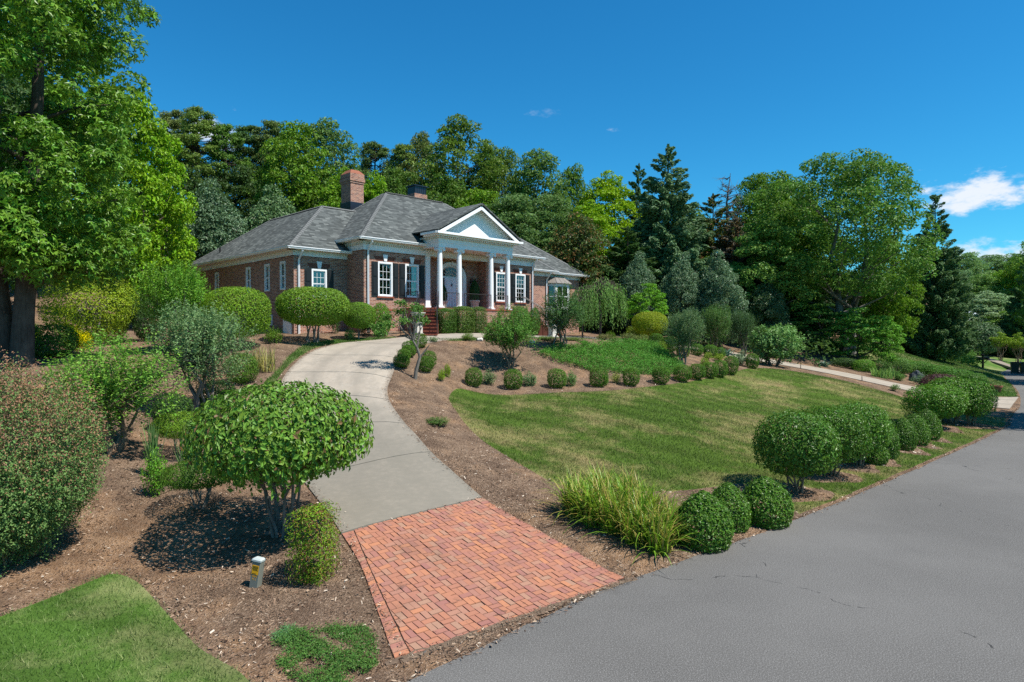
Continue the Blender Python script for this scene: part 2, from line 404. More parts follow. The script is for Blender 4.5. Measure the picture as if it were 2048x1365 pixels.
def mat_asphalt():
    N = NT('asphalt'); p = N.pos()
    a = N.noise(p, .25, 4, .6); b = N.noise(p, 52, 3, .8); c = N.noise(p, 3, 4)
    v = N.n('ShaderNodeTexVoronoi', {'Vector': p, 'Scale': 75.0})
    sep = N.n('ShaderNodeSeparateColor', {'Color': v.outputs['Color']}).outputs[0]
    col = N.mix(N.ramp(a, (.35, 0), (.65, 1)), (.095, .091, .084), (.138, .133, .124))
    col = N.mix(N.ramp(b, (.36, .6), (.62, 0)), col, (.045, .044, .042))
    g = N.noise(p, 62, 3, .7)
    col = N.mix(N.ramp(g, (.51, 0), (.60, .75)), col, (.225, .22, .212))
    col = N.mix(N.math('MULTIPLY', N.ramp(N.noise(p, 1.1, 6, .75), (.68, 0), (.76, .3)), N.ramp(c, (.4, 0), (.6, 1))), col, (.06, .058, .055))
    crack = N.n('ShaderNodeTexVoronoi', {'Vector': N.n('ShaderNodeVectorMath', {0: p, 1: N.n('ShaderNodeVectorMath', {0: N.n('ShaderNodeTexNoise', {'Vector': p, 'Scale': 1.2, 'Detail': 5.0}).outputs['Color'], 1: (.9, .9, .9)}, operation='MULTIPLY').outputs[0]}, operation='ADD').outputs[0], 'Scale': .16}, feature='DISTANCE_TO_EDGE').outputs['Distance']
    col = N.mix(N.math('MULTIPLY', N.math('LESS_THAN', crack, .0015), N.ramp(c, (.5, 0), (.55, .8))), col, (.02, .02, .02))
    return N.bsdf(col, .85, .25, N.bump(b, .5, .01))
M['asphalt'] = mat_asphalt()
def mat_concrete():
    N = NT('concrete'); p = N.pos()
    a = N.noise(p, .7, 5, .65, .5); b = N.noise(p, 45, 4, .7); c = N.noise(p, 6, 6, .7)
    st = N.noise(N.n('ShaderNodeMapping', {'Vector': p, 'Rotation': (0, 0, .65), 'Scale': (1.6, .6, 1)}).outputs[0], 1.3, 7, .72)
    oi = N.n('ShaderNodeObjectInfo').outputs['Random']
    col = N.mix(N.ramp(a, (.3, 0), (.7, 1)), (.25, .203, .155), (.385, .32, .25))
    col = N.mix(N.ramp(st, (.44, 0), (.60, .55)), col, (.155, .135, .108))
    col = N.mix(N.ramp(c, (.52, 0), (.66, .35)), col, (.5, .46, .39))
    col = N.mix(.42, col, N.mix(b, (.12, .105, .085), (.55, .51, .44)))
    acr = N.n('ShaderNodeSeparateXYZ', {0: N.uv()}).outputs['X']      # across the drive: two wheel tracks
    trk = N.math('ABSOLUTE', N.math('SUBTRACT', N.math('ABSOLUTE', N.math('SUBTRACT', acr, .5)), .215))
    col = N.mix(N.math('MULTIPLY', N.ramp(trk, (.0, .42), (.11, 0)), N.ramp(a, (.3, .4), (.6, 1))), col, (.155, .138, .112))
    edge = N.math('MINIMUM', acr, N.math('SUBTRACT', 1.0, acr))
    col = N.mix(N.ramp(N.math('ADD', edge, N.math('MULTIPLY', c, .05)), (.02, .65), (.07, 0)), col, (.14, .105, .075))
    low = N.n('ShaderNodeSeparateXYZ', {0: p}).outputs['Y']
    col = N.mix(N.math('MULTIPLY', N.ramp(N.math('ADD', N.math('MULTIPLY', low, .04), N.math('MULTIPLY', a, .25)), (.78, .9), (1.08, 0)), N.ramp(c, (.3, .7), (.6, 1))), col, (.155, .143, .116))
    col = N.mix(N.math('MULTIPLY', oi, .18), col, (.30, .275, .23))
    return N.bsdf(col, .88, .2, N.bump(b, .3, .006))
M['concrete'] = mat_concrete()
def mat_paver():
    N = NT('paver_brick'); p = N.pos()
    r = N.math('FRACT', N.math('ADD', N.n('ShaderNodeObjectInfo').outputs['Random'], N.n('ShaderNodeNewGeometry').outputs['Random Per Island']))
    col = N.ramp(r, (0, (.30, .125, .085)), (.2, (.35, .145, .085)), (.38, (.27, .115, .095)), (.55, (.40, .165, .085)), (.7, (.25, .105, .092)), (.85, (.31, .15, .105)), (1, (.30, .175, .12)))
    a = N.noise(p, 9, 5, .7); b = N.noise(p, .9, 4, .6); c = N.noise(p, 70, 3)
    col = N.mix(N.ramp(a, (.55, 0), (.8, .4)), col, (.17, .09, .065))
    col = N.mix(N.ramp(b, (.56, 0), (.72, .6)), col, (.13, .07, .055))
    col = N.mix(N.math('MULTIPLY', N.ramp(N.noise(p, 2.3, 5, .7), (.62, 0), (.66, .75)), N.ramp(a, (.4, 0), (.55, 1))), col, (.06, .035, .028))
    col = N.mix(.15, col, N.mix(c, (.1, .05, .03), (.6, .35, .22)))
    return N.bsdf(col, .85, .2, N.bump(c, .35, .004))
M['paver'] = mat_paver()
def mat_wallbrick():
    N = NT('wall_brick')
    uv = N.uv()
    bt = N.n('ShaderNodeTexBrick', {'Vector': uv, 'Scale': 1.0, 'Mortar Size': .008, 'Mortar Smooth': .1, 'Bias': 0.0, 'Brick Width': .215, 'Row Height': .076, 'Color1': (0, 0, 0), 'Color2': (1, 1, 1), 'Mortar': (.5, .5, .5)})
    col = N.ramp(bt.outputs['Color'], (0, (.17, .066, .045)), (.35, (.28, .106, .066)), (.65, (.36, .148, .09)), (1, (.44, .21, .13)))
    n = N.noise(N.obj(), 1.1, 4); n2 = N.noise(uv, 40, 3)
    col = N.mix(N.math('MULTIPLY', n2, .3), col, (.12, .06, .05))
    col = N.mix(N.ramp(n, (.55, 0), (.8, .25)), col, (.10, .05, .04))
    col = N.mix(bt.outputs['Fac'], col, (.46, .40, .345))
    hgt = N.math('SUBTRACT', 1.0, bt.outputs['Fac'])
    return N.bsdf(col, .9, .15, N.bump(hgt, .25, .006))
M['brick'] = mat_wallbrick()
def mat_shingle():
    N = NT('roof_shingle'); uv = N.uv()
    bt = N.n('ShaderNodeTexBrick', {'Vector': uv, 'Scale': 1.0, 'Mortar Size': .008, 'Mortar Smooth': .3, 'Brick Width': .30, 'Row Height': .145, 'Color1': (0, 0, 0), 'Color2': (1, 1, 1), 'Mortar': (.3, .3, .3)}, offset=.37)
    tab = N.ramp(bt.outputs['Color'], (0, (.034, .040, .038)), (.4, (.065, .075, .072)), (.75, (.108, .121, .116)), (1, (.17, .185, .175)))
    sx = N.n('ShaderNodeMapping', {'Vector': uv, 'Scale': (3.4, 6.9, 1)}).outputs[0]
    n = N.noise(sx, 1.0, 3, .6); b = N.noise(uv, .35, 3); g = N.noise(uv, 60, 2)
    col = N.mix(N.ramp(n, (.48, 0), (.60, .14)), tab, (.17, .187, .178))
    col = N.mix(N.ramp(b, (.4, 0), (.7, .3)), col, (.05, .054, .055))
    col = N.mix(.2, col, N.mix(g, (.02, .02, .02), (.16, .17, .17)))
    row = N.math('FRACT', N.math('DIVIDE', N.n('ShaderNodeSeparateXYZ', {0: uv}).outputs['Y'], .145))
    col = N.mix(N.ramp(row, (.0, .0), (.86, 0), (.97, .75)), col, (.03, .03, .032))
    return N.bsdf(col, .92, .15, N.bump(N.math('SUBTRACT', N.math('MULTIPLY', bt.outputs['Color'], .4), row), .8, .02))
M['shingle'] = mat_shingle()
M['white'] = mat_plain('white_paint', (.78, .79, .80), .45, .4, .03)
M['cream'] = mat_plain('cream_paint', (.72, .69, .62), .5, .3, .04)
M['stucco'] = mat_plain('white_stucco', (.80, .80, .79), .9, .1, .04, 30)
M['black'] = mat_plain('black_paint', (.012, .013, .014), .45, .4, .2)
M['iron'] = mat_plain('wrought_iron', (.02, .018, .018), .5, .5, .2)
M['metal_black'] = mat_plain('black_sheet_metal', (.012, .014, .022), .3, .6, .2)
M['seam_metal'] = mat_plain('grey_seamed_metal', (.22, .20, .18), .45, .5, .12, metal=.3)
M['tread'] = mat_plain('stair_brick', (.25, .075, .045), .8, .2, .3, 12)
M['riser'] = mat_plain('stair_riser_brick', (.16, .06, .042), .9, .15, .35, 14)
M['terracotta'] = mat_plain('terracotta', (.25, .095, .06), .85, .15, .2, 8)
M['caststone'] = mat_plain('cast_stone', (.55, .52, .46), .85, .2, .12, 9)
M['rock'] = mat_plain('rock', (.06, .068, .075), .9, .2, .4, 5)
M['curtain'] = mat_plain('curtain', (.30, .315, .25), .9, .1, .15)
M['blind'] = mat_plain('blind', (.40, .39, .34), .7, .2, .04)
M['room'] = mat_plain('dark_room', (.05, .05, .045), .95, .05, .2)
M['brass'] = mat_plain('brass', (.45, .30, .08), .4, .5, .1, metal=.8)
M['olive_mat'] = mat_plain('doormat', (.20, .15, .05), .95, .05, .3, 30)
M['post_grey'] = mat_plain('grey_green_plastic', (.175, .185, .155), .6, .3, .08, 12)
M['post_cap'] = mat_plain('pale_plastic_cap', (.42, .47, .46), .45, .4, .05)
M['sticker'] = mat_plain('yellow_sticker', (.72, .36, .01), .5, .3, .05)
M['ink'] = mat_plain('dark_print', (.10, .05, .01), .6, .2, .1)
M['wood_dark'] = mat_plain('dark_stained_wood', (.022, .015, .012), .7, .2, .3)
M['bin_green'] = mat_plain('dark_green_bin_plastic', (.012, .025, .018), .5, .4, .1)
M['roof_pale'] = mat_plain('pale_grey_roof', (.34, .40, .43), .8, .2, .1)
M['debris'] = mat_plain('road_grit', (.22, .17, .12), .95, .1, .4, 9)
def mat_glass():
    N = NT('window_glass')
    tr = N.n('ShaderNodeBsdfTransparent', {'Color': (.55, .61, .59)}); gl = N.n('ShaderNodeBsdfGlossy', {'Color': (1, 1, 1), 'Roughness': .02})
    fr = N.n('ShaderNodeFresnel', {'IOR': 1.5}).outputs[0]
    ms = N.n('ShaderNodeMixShader', {'Fac': N.math('MULTIPLY_ADD', fr, 1.2, .06)}); N.t.links.new(tr.outputs[0], ms.inputs[1]); N.t.links.new(gl.outputs[0], ms.inputs[2])
    N.t.links.new(ms.outputs[0], N.out.inputs['Surface']); return N.m
M['glass'] = mat_glass()
def mat_chip():
    N = NT('wood_chip'); r = N.n('ShaderNodeNewGeometry').outputs['Random Per Island']
    col = N.ramp(r, (0, (.045, .027, .018)), (.35, (.12, .072, .048)), (.65, (.21, .135, .09)), (.85, (.34, .25, .175)), (1, (.55, .47, .38)))
    return N.bsdf(col, .9, .1)
M['chip'] = mat_chip()
# ------------------------------------------------------------------ ground, road, lawns
def pip(poly, x, y):
    poly = np.asarray(poly, float); inside = np.zeros(len(x), bool); n = len(poly); j = n - 1
    for i in range(n):
        xi, yi = poly[i]; xj, yj = poly[j]
        c = ((yi > y) != (yj > y)) & (x < (xj - xi) * (y - yi) / (yj - yi + 1e-15) + xi)
        inside ^= c; j = i
    return inside
def catmull(P, n, closed=False):
    P = np.asarray(P, float)
    if closed: Q = np.vstack([P[-1:], P, P[:2]])
    else: Q = np.vstack([2 * P[0] - P[1], P, 2 * P[-1] - P[-2]])
    m = len(P) if closed else len(P) - 1
    t = np.linspace(0, m, n, endpoint=not closed); i = np.minimum(t.astype(int), m - 1); f = (t - i)[:, None]
    a, b, c, d = Q[i], Q[i + 1], Q[i + 2], Q[i + 3]
    return .5 * (2 * b + (c - a) * f + (2 * a - 5 * b + 4 * c - d) * f ** 2 + (3 * b - a - 3 * c + d) * f ** 3)
def smooth_poly(l, n=90): return catmull(XY(l), n, True)

RE_S = catmull(ROAD_EDGE, 170)
rng0 = np.random.default_rng(3)
nrm = np.stack([np.gradient(RE_S[:, 1]), -np.gradient(RE_S[:, 0])], 1); nrm /= np.linalg.norm(nrm, axis=1)[:, None]
wob = np.convolve(rng0.normal(size=len(RE_S)), np.ones(5) / 5, 'same') * .06
near = (np.hypot(RE_S[:, 0], RE_S[:, 1]) < 45)
RE_S = RE_S + nrm * (wob * near)[:, None]
road_poly = np.vstack([RE_S, (RE_S + nrm * 7.4)[::-1]])
AP = np.array(XY(APRON_PX))           # TL TR BR BL
LAWN = smooth_poly([(900,797,24),(912,789,25),(945,784,25.5),(1020,786,25.4),(1100,785,25.6),(1180,782,26.4),(1250,778,27.5),(1330,768,29.5),(1400,758,31.5),(1450,745,33.6),(1500,738,35.6),(1560,738,37.3),(1650,752,37),(1740,766,36),(1820,786,34.2),(1900,806,31.6),(1960,822,30)], 60)
# outline of the main lawn: upper edge as above, then the street, then the bed by the drive
up = catmull(XY([(897,805,23.3),(903,795,24.4),(925,787,25.3),(1000,785,25.5),(1100,785,25.6),(1180,782,26.4),(1250,778,27.5),(1330,768,29.5),(1400,758,31.5),(1450,747,33.6),(1500,738,35.8),(1560,738,37.3),(1650,752,37),(1740,766,36),(1820,786,34.2),(1900,806,31.6),(1958,825,30.2)]), 90)
near_edge = RE_S[(RE_S[:, 1] > 13.9) & (RE_S[:, 1] < 30) & (RE_S[:, 0] > 5)][::-1] + np.array([-.10, .12])
low = catmull(XY([(1600,1036,14.2),(1565,1010,14.9),(1500,965,16.4),(1440,975,16.0),(1355,992,15.3),(1240,985,14.9),(1130,973,14.8),(1060,938,15.8),(985,886,17.7),(930,846,19.8),(905,820,21.8)]), 60)
lawn_main = np.vstack([up, near_edge, low])
lawn_left = np.vstack([catmull(XY([(-60,1240,8.4),(0,1228,8.7),(100,1190,9.4),(190,1152,10.1),(232,1147,10.3),(275,1160,10.0),(310,1190,9.4),(350,1235,8.7),(400,1295,7.9),(480,1340,7.3),(520,1366,6.95)]), 50), np.array([(-2.0, 5.6), (-4.5, 4.1), (-10, .6), (-14, 4)])])
strip_left = smooth_poly([(533,765,22.6),(548,768,22.4),(566,747,24.2),(600,716,26.6),(640,698,28.6),(690,688,30.2),(770,680,31.6),(790,675,32.4),(700,679,31.6),(630,693,29.4),(585,715,26.8),(558,740,24.4)], 60)
lawn_back = np.array(XY([(1590,712,50),(1680,697,54),(1760,700,57),(1804,706,58),(1907,726,61),(1975,740,63.5)]) + [tuple(q) for q in RE_S[(RE_S[:, 1] > 39.5) & (RE_S[:, 1] < 64) & (RE_S[:, 0] > 5)][::-1] + np.array([-.12, .12])] + XY([(1985,793,40.5),(1950,775,43),(1900,757,46),(1820,742,48),(1740,728,49),(1660,720,49)]))
lawn_court = smooth_poly([(868,686,31.4),(920,683,31.9),(1000,681,33.7),(1060,682,36),(1175,687,39.4),(1260,696,41.5),(1270,700,41.2),(1180,692,38.6),(1060,687,35.3),(1000,686,33.1),(920,688,31.3)], 60)
TREE_RINGS = [(1585, 16.0, .95), (1655, 17.8, .85), (1702, 19.0, .8), (1752, 19.7, .7), (1808, 21.5, .75), (1833, 22.5, .7), (1858, 23.7, .7), (1872, 26.1, 1.0), (1938, 27.3, 1.1)]
def ring(px, Y, r):
    x = Wp(px, 800, Y)[0]; t = np.linspace(0, 2 * math.pi, 18, endpoint=False)
    rr = r * (1 + .12 * np.sin(3 * t + px) + .08 * np.sin(5 * t))
    return np.stack([x + rr * np.cos(t), Y + rr * .9 * np.sin(t)], 1)
rings = [ring(*q) for q in TREE_RINGS]
driveL = catmull(XY([p[0] for p in DRIVE]), 400); driveR = catmull(XY([p[1] for p in DRIVE]), 400)
drive_poly = np.vstack([driveL[::2], driveR[::-2]])
# apron outline: its left edge swings out to the road
apL = catmull([AP[0], AP[0] * .7 + AP[3] * .3 + np.array([.10, .02]), AP[0] * .36 + AP[3] * .64 + np.array([.07, .0]), AP[3]], 24)
apron_poly = np.vstack([apL, AP[2:3], AP[1:2]])
far_road = np.array([(36, 70), (42, 77), (20, 92), (14, 84)])

def dense(poly, step=.55):
    out = []
    for a, b in zip(poly, np.roll(poly, -1, 0)):
        k = max(1, int(np.hypot(*(b - a)) / step))
        out += [a + (b - a) * i / k for i in range(k)]
    return np.array(out)
polys = dict(road=road_poly, lawn_main=lawn_main, lawn_left=lawn_left, strip=strip_left, back=lawn_back, court=lawn_court, drive=drive_poly, apron=apron_poly)
for i, r in enumerate(rings): polys['ring%d' % i] = r
V2, E2 = [], []
for k, p in polys.items():
    d = dense(np.asarray(p, float), 3.0 if k == 'road' else .6)
    o = len(V2); V2 += [tuple(q) for q in d]; E2 += [(o + i, o + (i + 1) % len(d)) for i in range(len(d))]
g = []
def grid(x0, x1, y0, y1, st, hole=None):
    gx, gy = np.meshgrid(np.arange(x0, x1 + 1e-6, st), np.arange(y0, y1 + 1e-6, st)); q = np.stack([gx.ravel(), gy.ravel()], 1)
    if hole is not None:
        m = (q[:, 0] > hole[0]) & (q[:, 0] < hole[1]) & (q[:, 1] > hole[2]) & (q[:, 1] < hole[3]); q = q[~m]
    return q + rng0.uniform(-.12, .12, q.shape) * st
g.append(grid(-20, 34, 3, 46, .62)); g.append(grid(-60, 90, -12, 130, 2.6, (-20.5, 34.5, 2.5, 46.5)))
g.append(grid(-1600, 1600, -600, 1800, 60, (-62, 92, -14, 132)))
for q in g: V2 += [tuple(r) for r in q]
res = delaunay_2d_cdt([Vector(q) for q in V2], E2, [], 0, 1e-4)
GV = np.array([tuple(q) for q in res[0]]); GF = np.array([tuple(f) for f in res[2] if len(f) == 3])
GZ = H(GV[:, 0], GV[:, 1])
cen = GV[GF].mean(1)
def inreg(k): return pip(polys[k], cen[:, 0], cen[:, 1])
lab = np.zeros(len(GF), int)        # 0 bed, 1 lawn, 2 left lawn, 3 strip, 4 back, 5 court, 6 road
for i, k in ((1, 'lawn_main'), (2, 'lawn_left'), (3, 'strip'), (4, 'back'), (5, 'court')): lab[inreg(k)] = i
lab[(lab == 0) & (cen[:, 0] > 34) & (cen[:, 1] < 150) & (road_side(cen[:, 0], cen[:, 1]) < -7)] = 4
lab[(lab == 0) & (road_side(cen[:, 0], cen[:, 1]) < -7.0)] = 4
lab[(lab == 0) & (cen[:, 0] > 34) & (cen[:, 1] > 58) & (cen[:, 1] < 84) & (cen[:, 0] - .8 * cen[:, 1] > -18) & (road_side(cen[:, 0], cen[:, 1]) > 0)] = 4
for i in range(len(rings)): lab[inreg('ring%d' % i)] = 0
ind = inreg('drive') | inreg('apron'); lab[ind] = 0
lab[inreg('road')] = 6
# the soil lies lower under the paving
vin = pip(drive_poly, GV[:, 0], GV[:, 1]) | pip(apron_poly, GV[:, 0], GV[:, 1])
onedge = np.zeros(len(GV), bool)
ed = set()
ncnt = np.zeros(len(GV)); nin = np.zeros(len(GV))
np.add.at(ncnt, GF.ravel(), 1); np.add.at(nin, GF.ravel(), np.repeat(ind, 3))
GZ = GZ - np.where((nin == ncnt) & (ncnt > 0), .12, 0)
# beds are a little lumpy, grass stands a finger above soil
is_bed = np.zeros(len(GV)); tmp = np.zeros(len(GV)); np.add.at(tmp, GF.ravel(), np.repeat(lab == 0, 3)); is_bed = (tmp == ncnt) & (ncnt > 0) & (nin == 0)
GZ = GZ + np.where(is_bed, rng0.uniform(-.03, .045, len(GV)), 0)
G3 = np.column_stack([GV, GZ])
def region(name, mask, mat):
    f = GF[mask]; u, inv = np.unique(f, return_inverse=True)
    o = link(name, mesh_np(name, G3[u], inv.reshape(-1, 3), True), mat); o['kind'] = 'structure'; return o
region('ground', lab == 0, M['mulch'])
region('lawn', lab == 1, M['lawn']); region('lawn', lab == 2, M['lawn_green']); region('lawn', lab == 3, M['lawn_green'])
region('lawn', lab == 4, M['lawn_green']); region('lawn', lab == 5, M['lawn_green']); region('road', lab == 6, M['asphalt'])

# concrete drive: a run of cast slabs with open joints
drv = bpy.data.objects.new('driveway', None); COL.objects.link(drv); drv['kind'] = 'structure'
mid = (driveL + driveR) / 2; seg = np.r_[0, np.cumsum(np.hypot(*np.diff(mid, axis=0).T))]
JOINTS = [0, 3.3, 6.5, 9.4, 12.2, 15.2, 18.4, 21.6, 25, 28.5, 32, 35.6, 39.2, 42.8, 46.4, 50, 53.6, 57.2, 60.8, 64.4, 68, 71.6]
JOINTS = [j for j in JOINTS if j < seg[-1] - 1] + [seg[-1]]
for a, b in zip(JOINTS[:-1], JOINTS[1:]):
    s = np.linspace(a + .022, b - .022, max(4, int((b - a) / .4)))
    L = np.stack([np.interp(s, seg, driveL[:, i]) for i in (0, 1)], 1); Rr = np.stack([np.interp(s, seg, driveR[:, i]) for i in (0, 1)], 1)
    t = np.linspace(0, 1, 8)
    Pq = L[:, None] * (1 - t)[None, :, None] + Rr[:, None] * t[None, :, None]
    n1, n2 = len(s), 8
    Pq = Pq.reshape(-1, 2); z = H(Pq[:, 0], Pq[:, 1]) + .03
    Vt = np.column_stack([Pq, z]); Vb = Vt - np.array([0, 0, .13])
    Q = [(i * n2 + j, i * n2 + j + 1, (i + 1) * n2 + j + 1, (i + 1) * n2 + j) for i in range(n1 - 1) for j in range(n2 - 1)]
    N0 = n1 * n2
    rim = [j for j in range(n2)] + [i * n2 + n2 - 1 for i in range(1, n1)] + [(n1 - 1) * n2 + j for j in range(n2 - 2, -1, -1)] + [i * n2 for i in range(n1 - 2, 0, -1)]
    Q += [(rim[i], rim[i] + N0, rim[(i + 1) % len(rim)] + N0, rim[(i + 1) % len(rim)]) for i in range(len(rim))]
    Q = [q[::-1] for q in Q]
    me = mesh_np('concrete_slab', np.vstack([Vt, Vb]), np.array(Q))
    co = np.tile(np.column_stack([np.tile(t, n1), np.repeat(s, n2)]), (2, 1)); vi = np.empty(len(me.loops), np.int32); me.loops.foreach_get('vertex_index', vi)
    me.uv_layers.new(name='UVMap').data.foreach_set('uv', co[vi].astype(np.float32).ravel())
    link('concrete_slab', me, M['concrete'], drv)

# brick apron: half basket weave laid on a sand bed, soldier courses along both sides
apr = bpy.data.objects.new('brick_apron', None); COL.objects.link(apr); apr['kind'] = 'structure'
A0 = AP[1]; ddn = (AP[2] - AP[1]); Lb = float(np.hypot(*ddn)); ddn = ddn / Lb; dlf = np.array([-(-ddn[1]), -ddn[0]])
dlf = np.array([ddn[1], -ddn[0]]);
if (AP[0] - A0) @ dlf < 0: dlf = -dlf
def ab(q): q = np.asarray(q) - A0; return np.stack([q @ dlf, q @ ddn], -1)
def xy(q): q = np.asarray(q, float); return A0 + q[..., :1] * dlf + q[..., 1:] * ddn
apl = ab(apL); tl, bl = ab(AP[0]), ab(AP[3])
def clip(poly, p, n):
    """keep the side of the line through p that n points to"""
    out = []
    for i in range(len(poly)):
        a, b = poly[i], poly[(i + 1) % len(poly)]; da, db = (a - p) @ n, (b - p) @ n
        if da >= 0: out.append(a)
        if (da > 0) != (db > 0) and abs(da - db) > 1e-12: out.append(a + (b - a) * da / (da - db))
    return out
BW = .204; ptop = np.array([0., 0.]); ntop = np.array([-tl[1], tl[0]]); ntop = ntop / np.hypot(*ntop)
seam0 = tl + np.array([-.235, 0]); seam1 = bl + np.array([-.235, 0]); sd = seam1 - seam0; nseam = np.array([-sd[1], sd[0]]); nseam /= np.hypot(*nseam)
if (np.array([1., 1.]) - seam0) @ nseam < 0: nseam = -nseam
br_ = ab(AP[2]); bd = bl - br_; nbot = np.array([bd[1], -bd[0]]); nbot = nbot / np.hypot(*nbot)
if (np.array([1., 1.]) - br_) @ nbot < 0: nbot = -nbot
pav = []
unit = BW + BW / 2
for c in range(-1, 24):
    a0 = BW + c * BW
    off = (c % 2) * unit * .5 - 2 * unit
    for k in range(0, 20):
        b0 = off + k * unit
        for (x0, x1, y0, y1) in ((a0, a0 + BW / 2, b0, b0 + BW), (a0 + BW / 2, a0 + BW, b0, b0 + BW), (a0, a0 + BW, b0 + BW, b0 + BW * 1.5)):
            if c < 0: continue
            pav.append(np.array([(x0, y0), (x1, y0), (x1, y1), (x0, y1)]))
field = []
for q in pav:
    q = [p for p in q]
    for p, n in ((ptop, ntop), (seam0, nseam), (br_, nbot)):
        q = clip(q, p, n)
        if len(q) < 3: break
    if len(q) >= 3: field.append(np.array(q))
for k in range(int(Lb / .102)):      # right border
    b0 = k * .102; q = clip([np.array(p) for p in ((0., b0), (BW, b0), (BW, b0 + .102), (0., b0 + .102))], ptop, ntop)
    q = clip(q, br_, nbot) if len(q) >= 3 else q
    if len(q) >= 3: field.append(np.array(q))
sl = np.r_[0, np.cumsum(np.hypot(*np.diff(apl, axis=0).T))]
for k in range(int(sl[-1] / .108)):  # left border follows the swung edge
    s0, s1 = k * .108, (k + 1) * .108
    o0 = np.array([np.interp(s0, sl, apl[:, i]) for i in (0, 1)]); o1 = np.array([np.interp(s1, sl, apl[:, i]) for i in (0, 1)])
    t0, t1 = s0 / sl[-1], s1 / sl[-1]
    q = clip([o0, o1, seam0 + sd * t1 + np.array([.006, 0]), seam0 + sd * t0 + np.array([.006, 0])], br_, nbot)
    if len(q) >= 3: field.append(np.array(q))
def area(q): x, y = q[:, 0], q[:, 1]; return .5 * (x @ np.roll(y, -1) - y @ np.roll(x, -1))
rp = np.random.default_rng(8)
cells = []
for q in field:
    if abs(area(q)) < .0012: continue
    if area(q) < 0: q = q[::-1]
    c = q.mean(0)
    d = np.hypot(*(q - c).T)
    q = c + (q - c) * (1 - .0056 / np.maximum(d * .55, .02))[:, None]
    w = xy(q); 
    if (area(w) < 0): w = w[::-1]
    z = H(w[:, 0], w[:, 1]) + .022 + rp.normal() * .0032 + (w - w.mean(0)) @ rp.normal(0, .018, 2)
    cells.append((np.hypot(*w.mean(0)), w, z))
cells.sort(key=lambda q: q[0])
def paver_into(mb, w, z, o=(0, 0, 0)):
    n = len(w); v = [(x - o[0], y - o[1], zz - o[2]) for (x, y), zz in zip(w, z)]
    mb.add(v + [(x, y, zz - .07) for x, y, zz in v], [tuple(range(n))] + [(i, n + i, n + (i + 1) % n, (i + 1) % n)[::1] for i in range(n)])
far_mb = MB()
for i, (d, w, z) in enumerate(cells):
    if i < 300:
        m = MB(); o = (*w.mean(0), float(z.mean())); paver_into(m, w, z, o)
        m.build('brick', M['paver'], apr, loc=o)
    else: paver_into(far_mb, w, z)
q = far_mb.build('bricks', M['paver'], apr); q['kind'] = 'stuff'
# sand bed under the bricks
mb = MB(); gx = dense(apron_poly, .5); rs = delaunay_2d_cdt([Vector(p) for p in list(map(tuple, gx)) + [tuple(p) for p in grid(-4, 3, 7, 15, .4) if pip(apron_poly, np.array([p[0]]), np.array([p[1]]))[0]]], [(i, (i + 1) % len(gx)) for i in range(len(gx))], [], 1, 1e-4)
bv = np.array([tuple(p) for p in rs[0]]); bf = np.array([f for f in rs[2] if len(f) == 3])
m_in = pip(apron_poly, *(bv[bf].mean(1).T)); bz = H(bv[:, 0], bv[:, 1]) + .008
link('sand_bed', mesh_np('sand_bed', np.column_stack([bv, bz]), bf[m_in]), mat_plain('joint_sand', (.045, .032, .024), .95, .1, .4, 20), apr)

# ---- grass blades, wood chips, road-edge grit (countless: stuff)
def scatter(poly, n, rng, avoid=()):
    poly = np.asarray(poly); lo, hi = poly.min(0), poly.max(0); A = abs(area(poly)); k = int(n * (hi - lo).prod() / A * 1.05)
    q = rng.uniform(lo, hi, (k, 2)); m = pip(poly, q[:, 0], q[:, 1])
    for a in avoid: m &= ~pip(a, q[:, 0], q[:, 1])
    return q[m][:n]
def blades(name, q, rng, hh, ww, mat, lean=.5):
    q = q + rng.normal(0, .045, q.shape)
    n = len(q); z = H(q[:, 0], q[:, 1]) - .004
    a = rng.uniform(0, 2 * math.pi, n); hgt = hh * rng.uniform(.55, 1.25, n); wd = ww * rng.uniform(.7, 1.3, n)
    ln = rng.normal(0, lean, (n, 2)) * hgt[:, None]
    base = np.column_stack([q, z]); sx = np.column_stack([np.cos(a), np.sin(a), np.zeros(n)]) * (wd / 2)[:, None]
    tip = base + np.column_stack([ln, hgt])
    V = np.stack([base - sx, base + sx, tip], 1).reshape(-1, 3)
    o = link(name, mesh_np(name, V, np.arange(3 * n).reshape(-1, 3)), mat)
    o['label'] = name.replace('_', ' ') + ' growing on the mown ground'; o['kind'] = 'stuff'; return o
rg = np.random.default_rng(21)
q = scatter(lawn_left, 60000, rg, ); q = q[(q[:, 1] > 4.5)]
blades('lawn_grass', q, rg, .062, .009, M['blade_green'], .55)
qm = scatter(lawn_main, 210000, rg, rings); 
keep = rg.uniform(size=len(qm)) < np.clip(19 / qm[:, 1], .45, 1) ** 1.5
blades('lawn_grass', qm[keep], rg, .062, .016, M['blade'], .6)
blades('lawn_grass', np.vstack([scatter(strip_left, 9000, rg), scatter(lawn_court, 8000, rg)]), rg, .075, .024, M['blade_green'], .6)
blades('lawn_grass', scatter(lawn_back, 40000, rg), rg, .10, .05, M['blade_green'], .6)
bed_zone = np.array([(-13, 7), (-2, 4), (8, 14.5), (10, 30), (12, 33.5), (-14, 33), (-17, 20)])
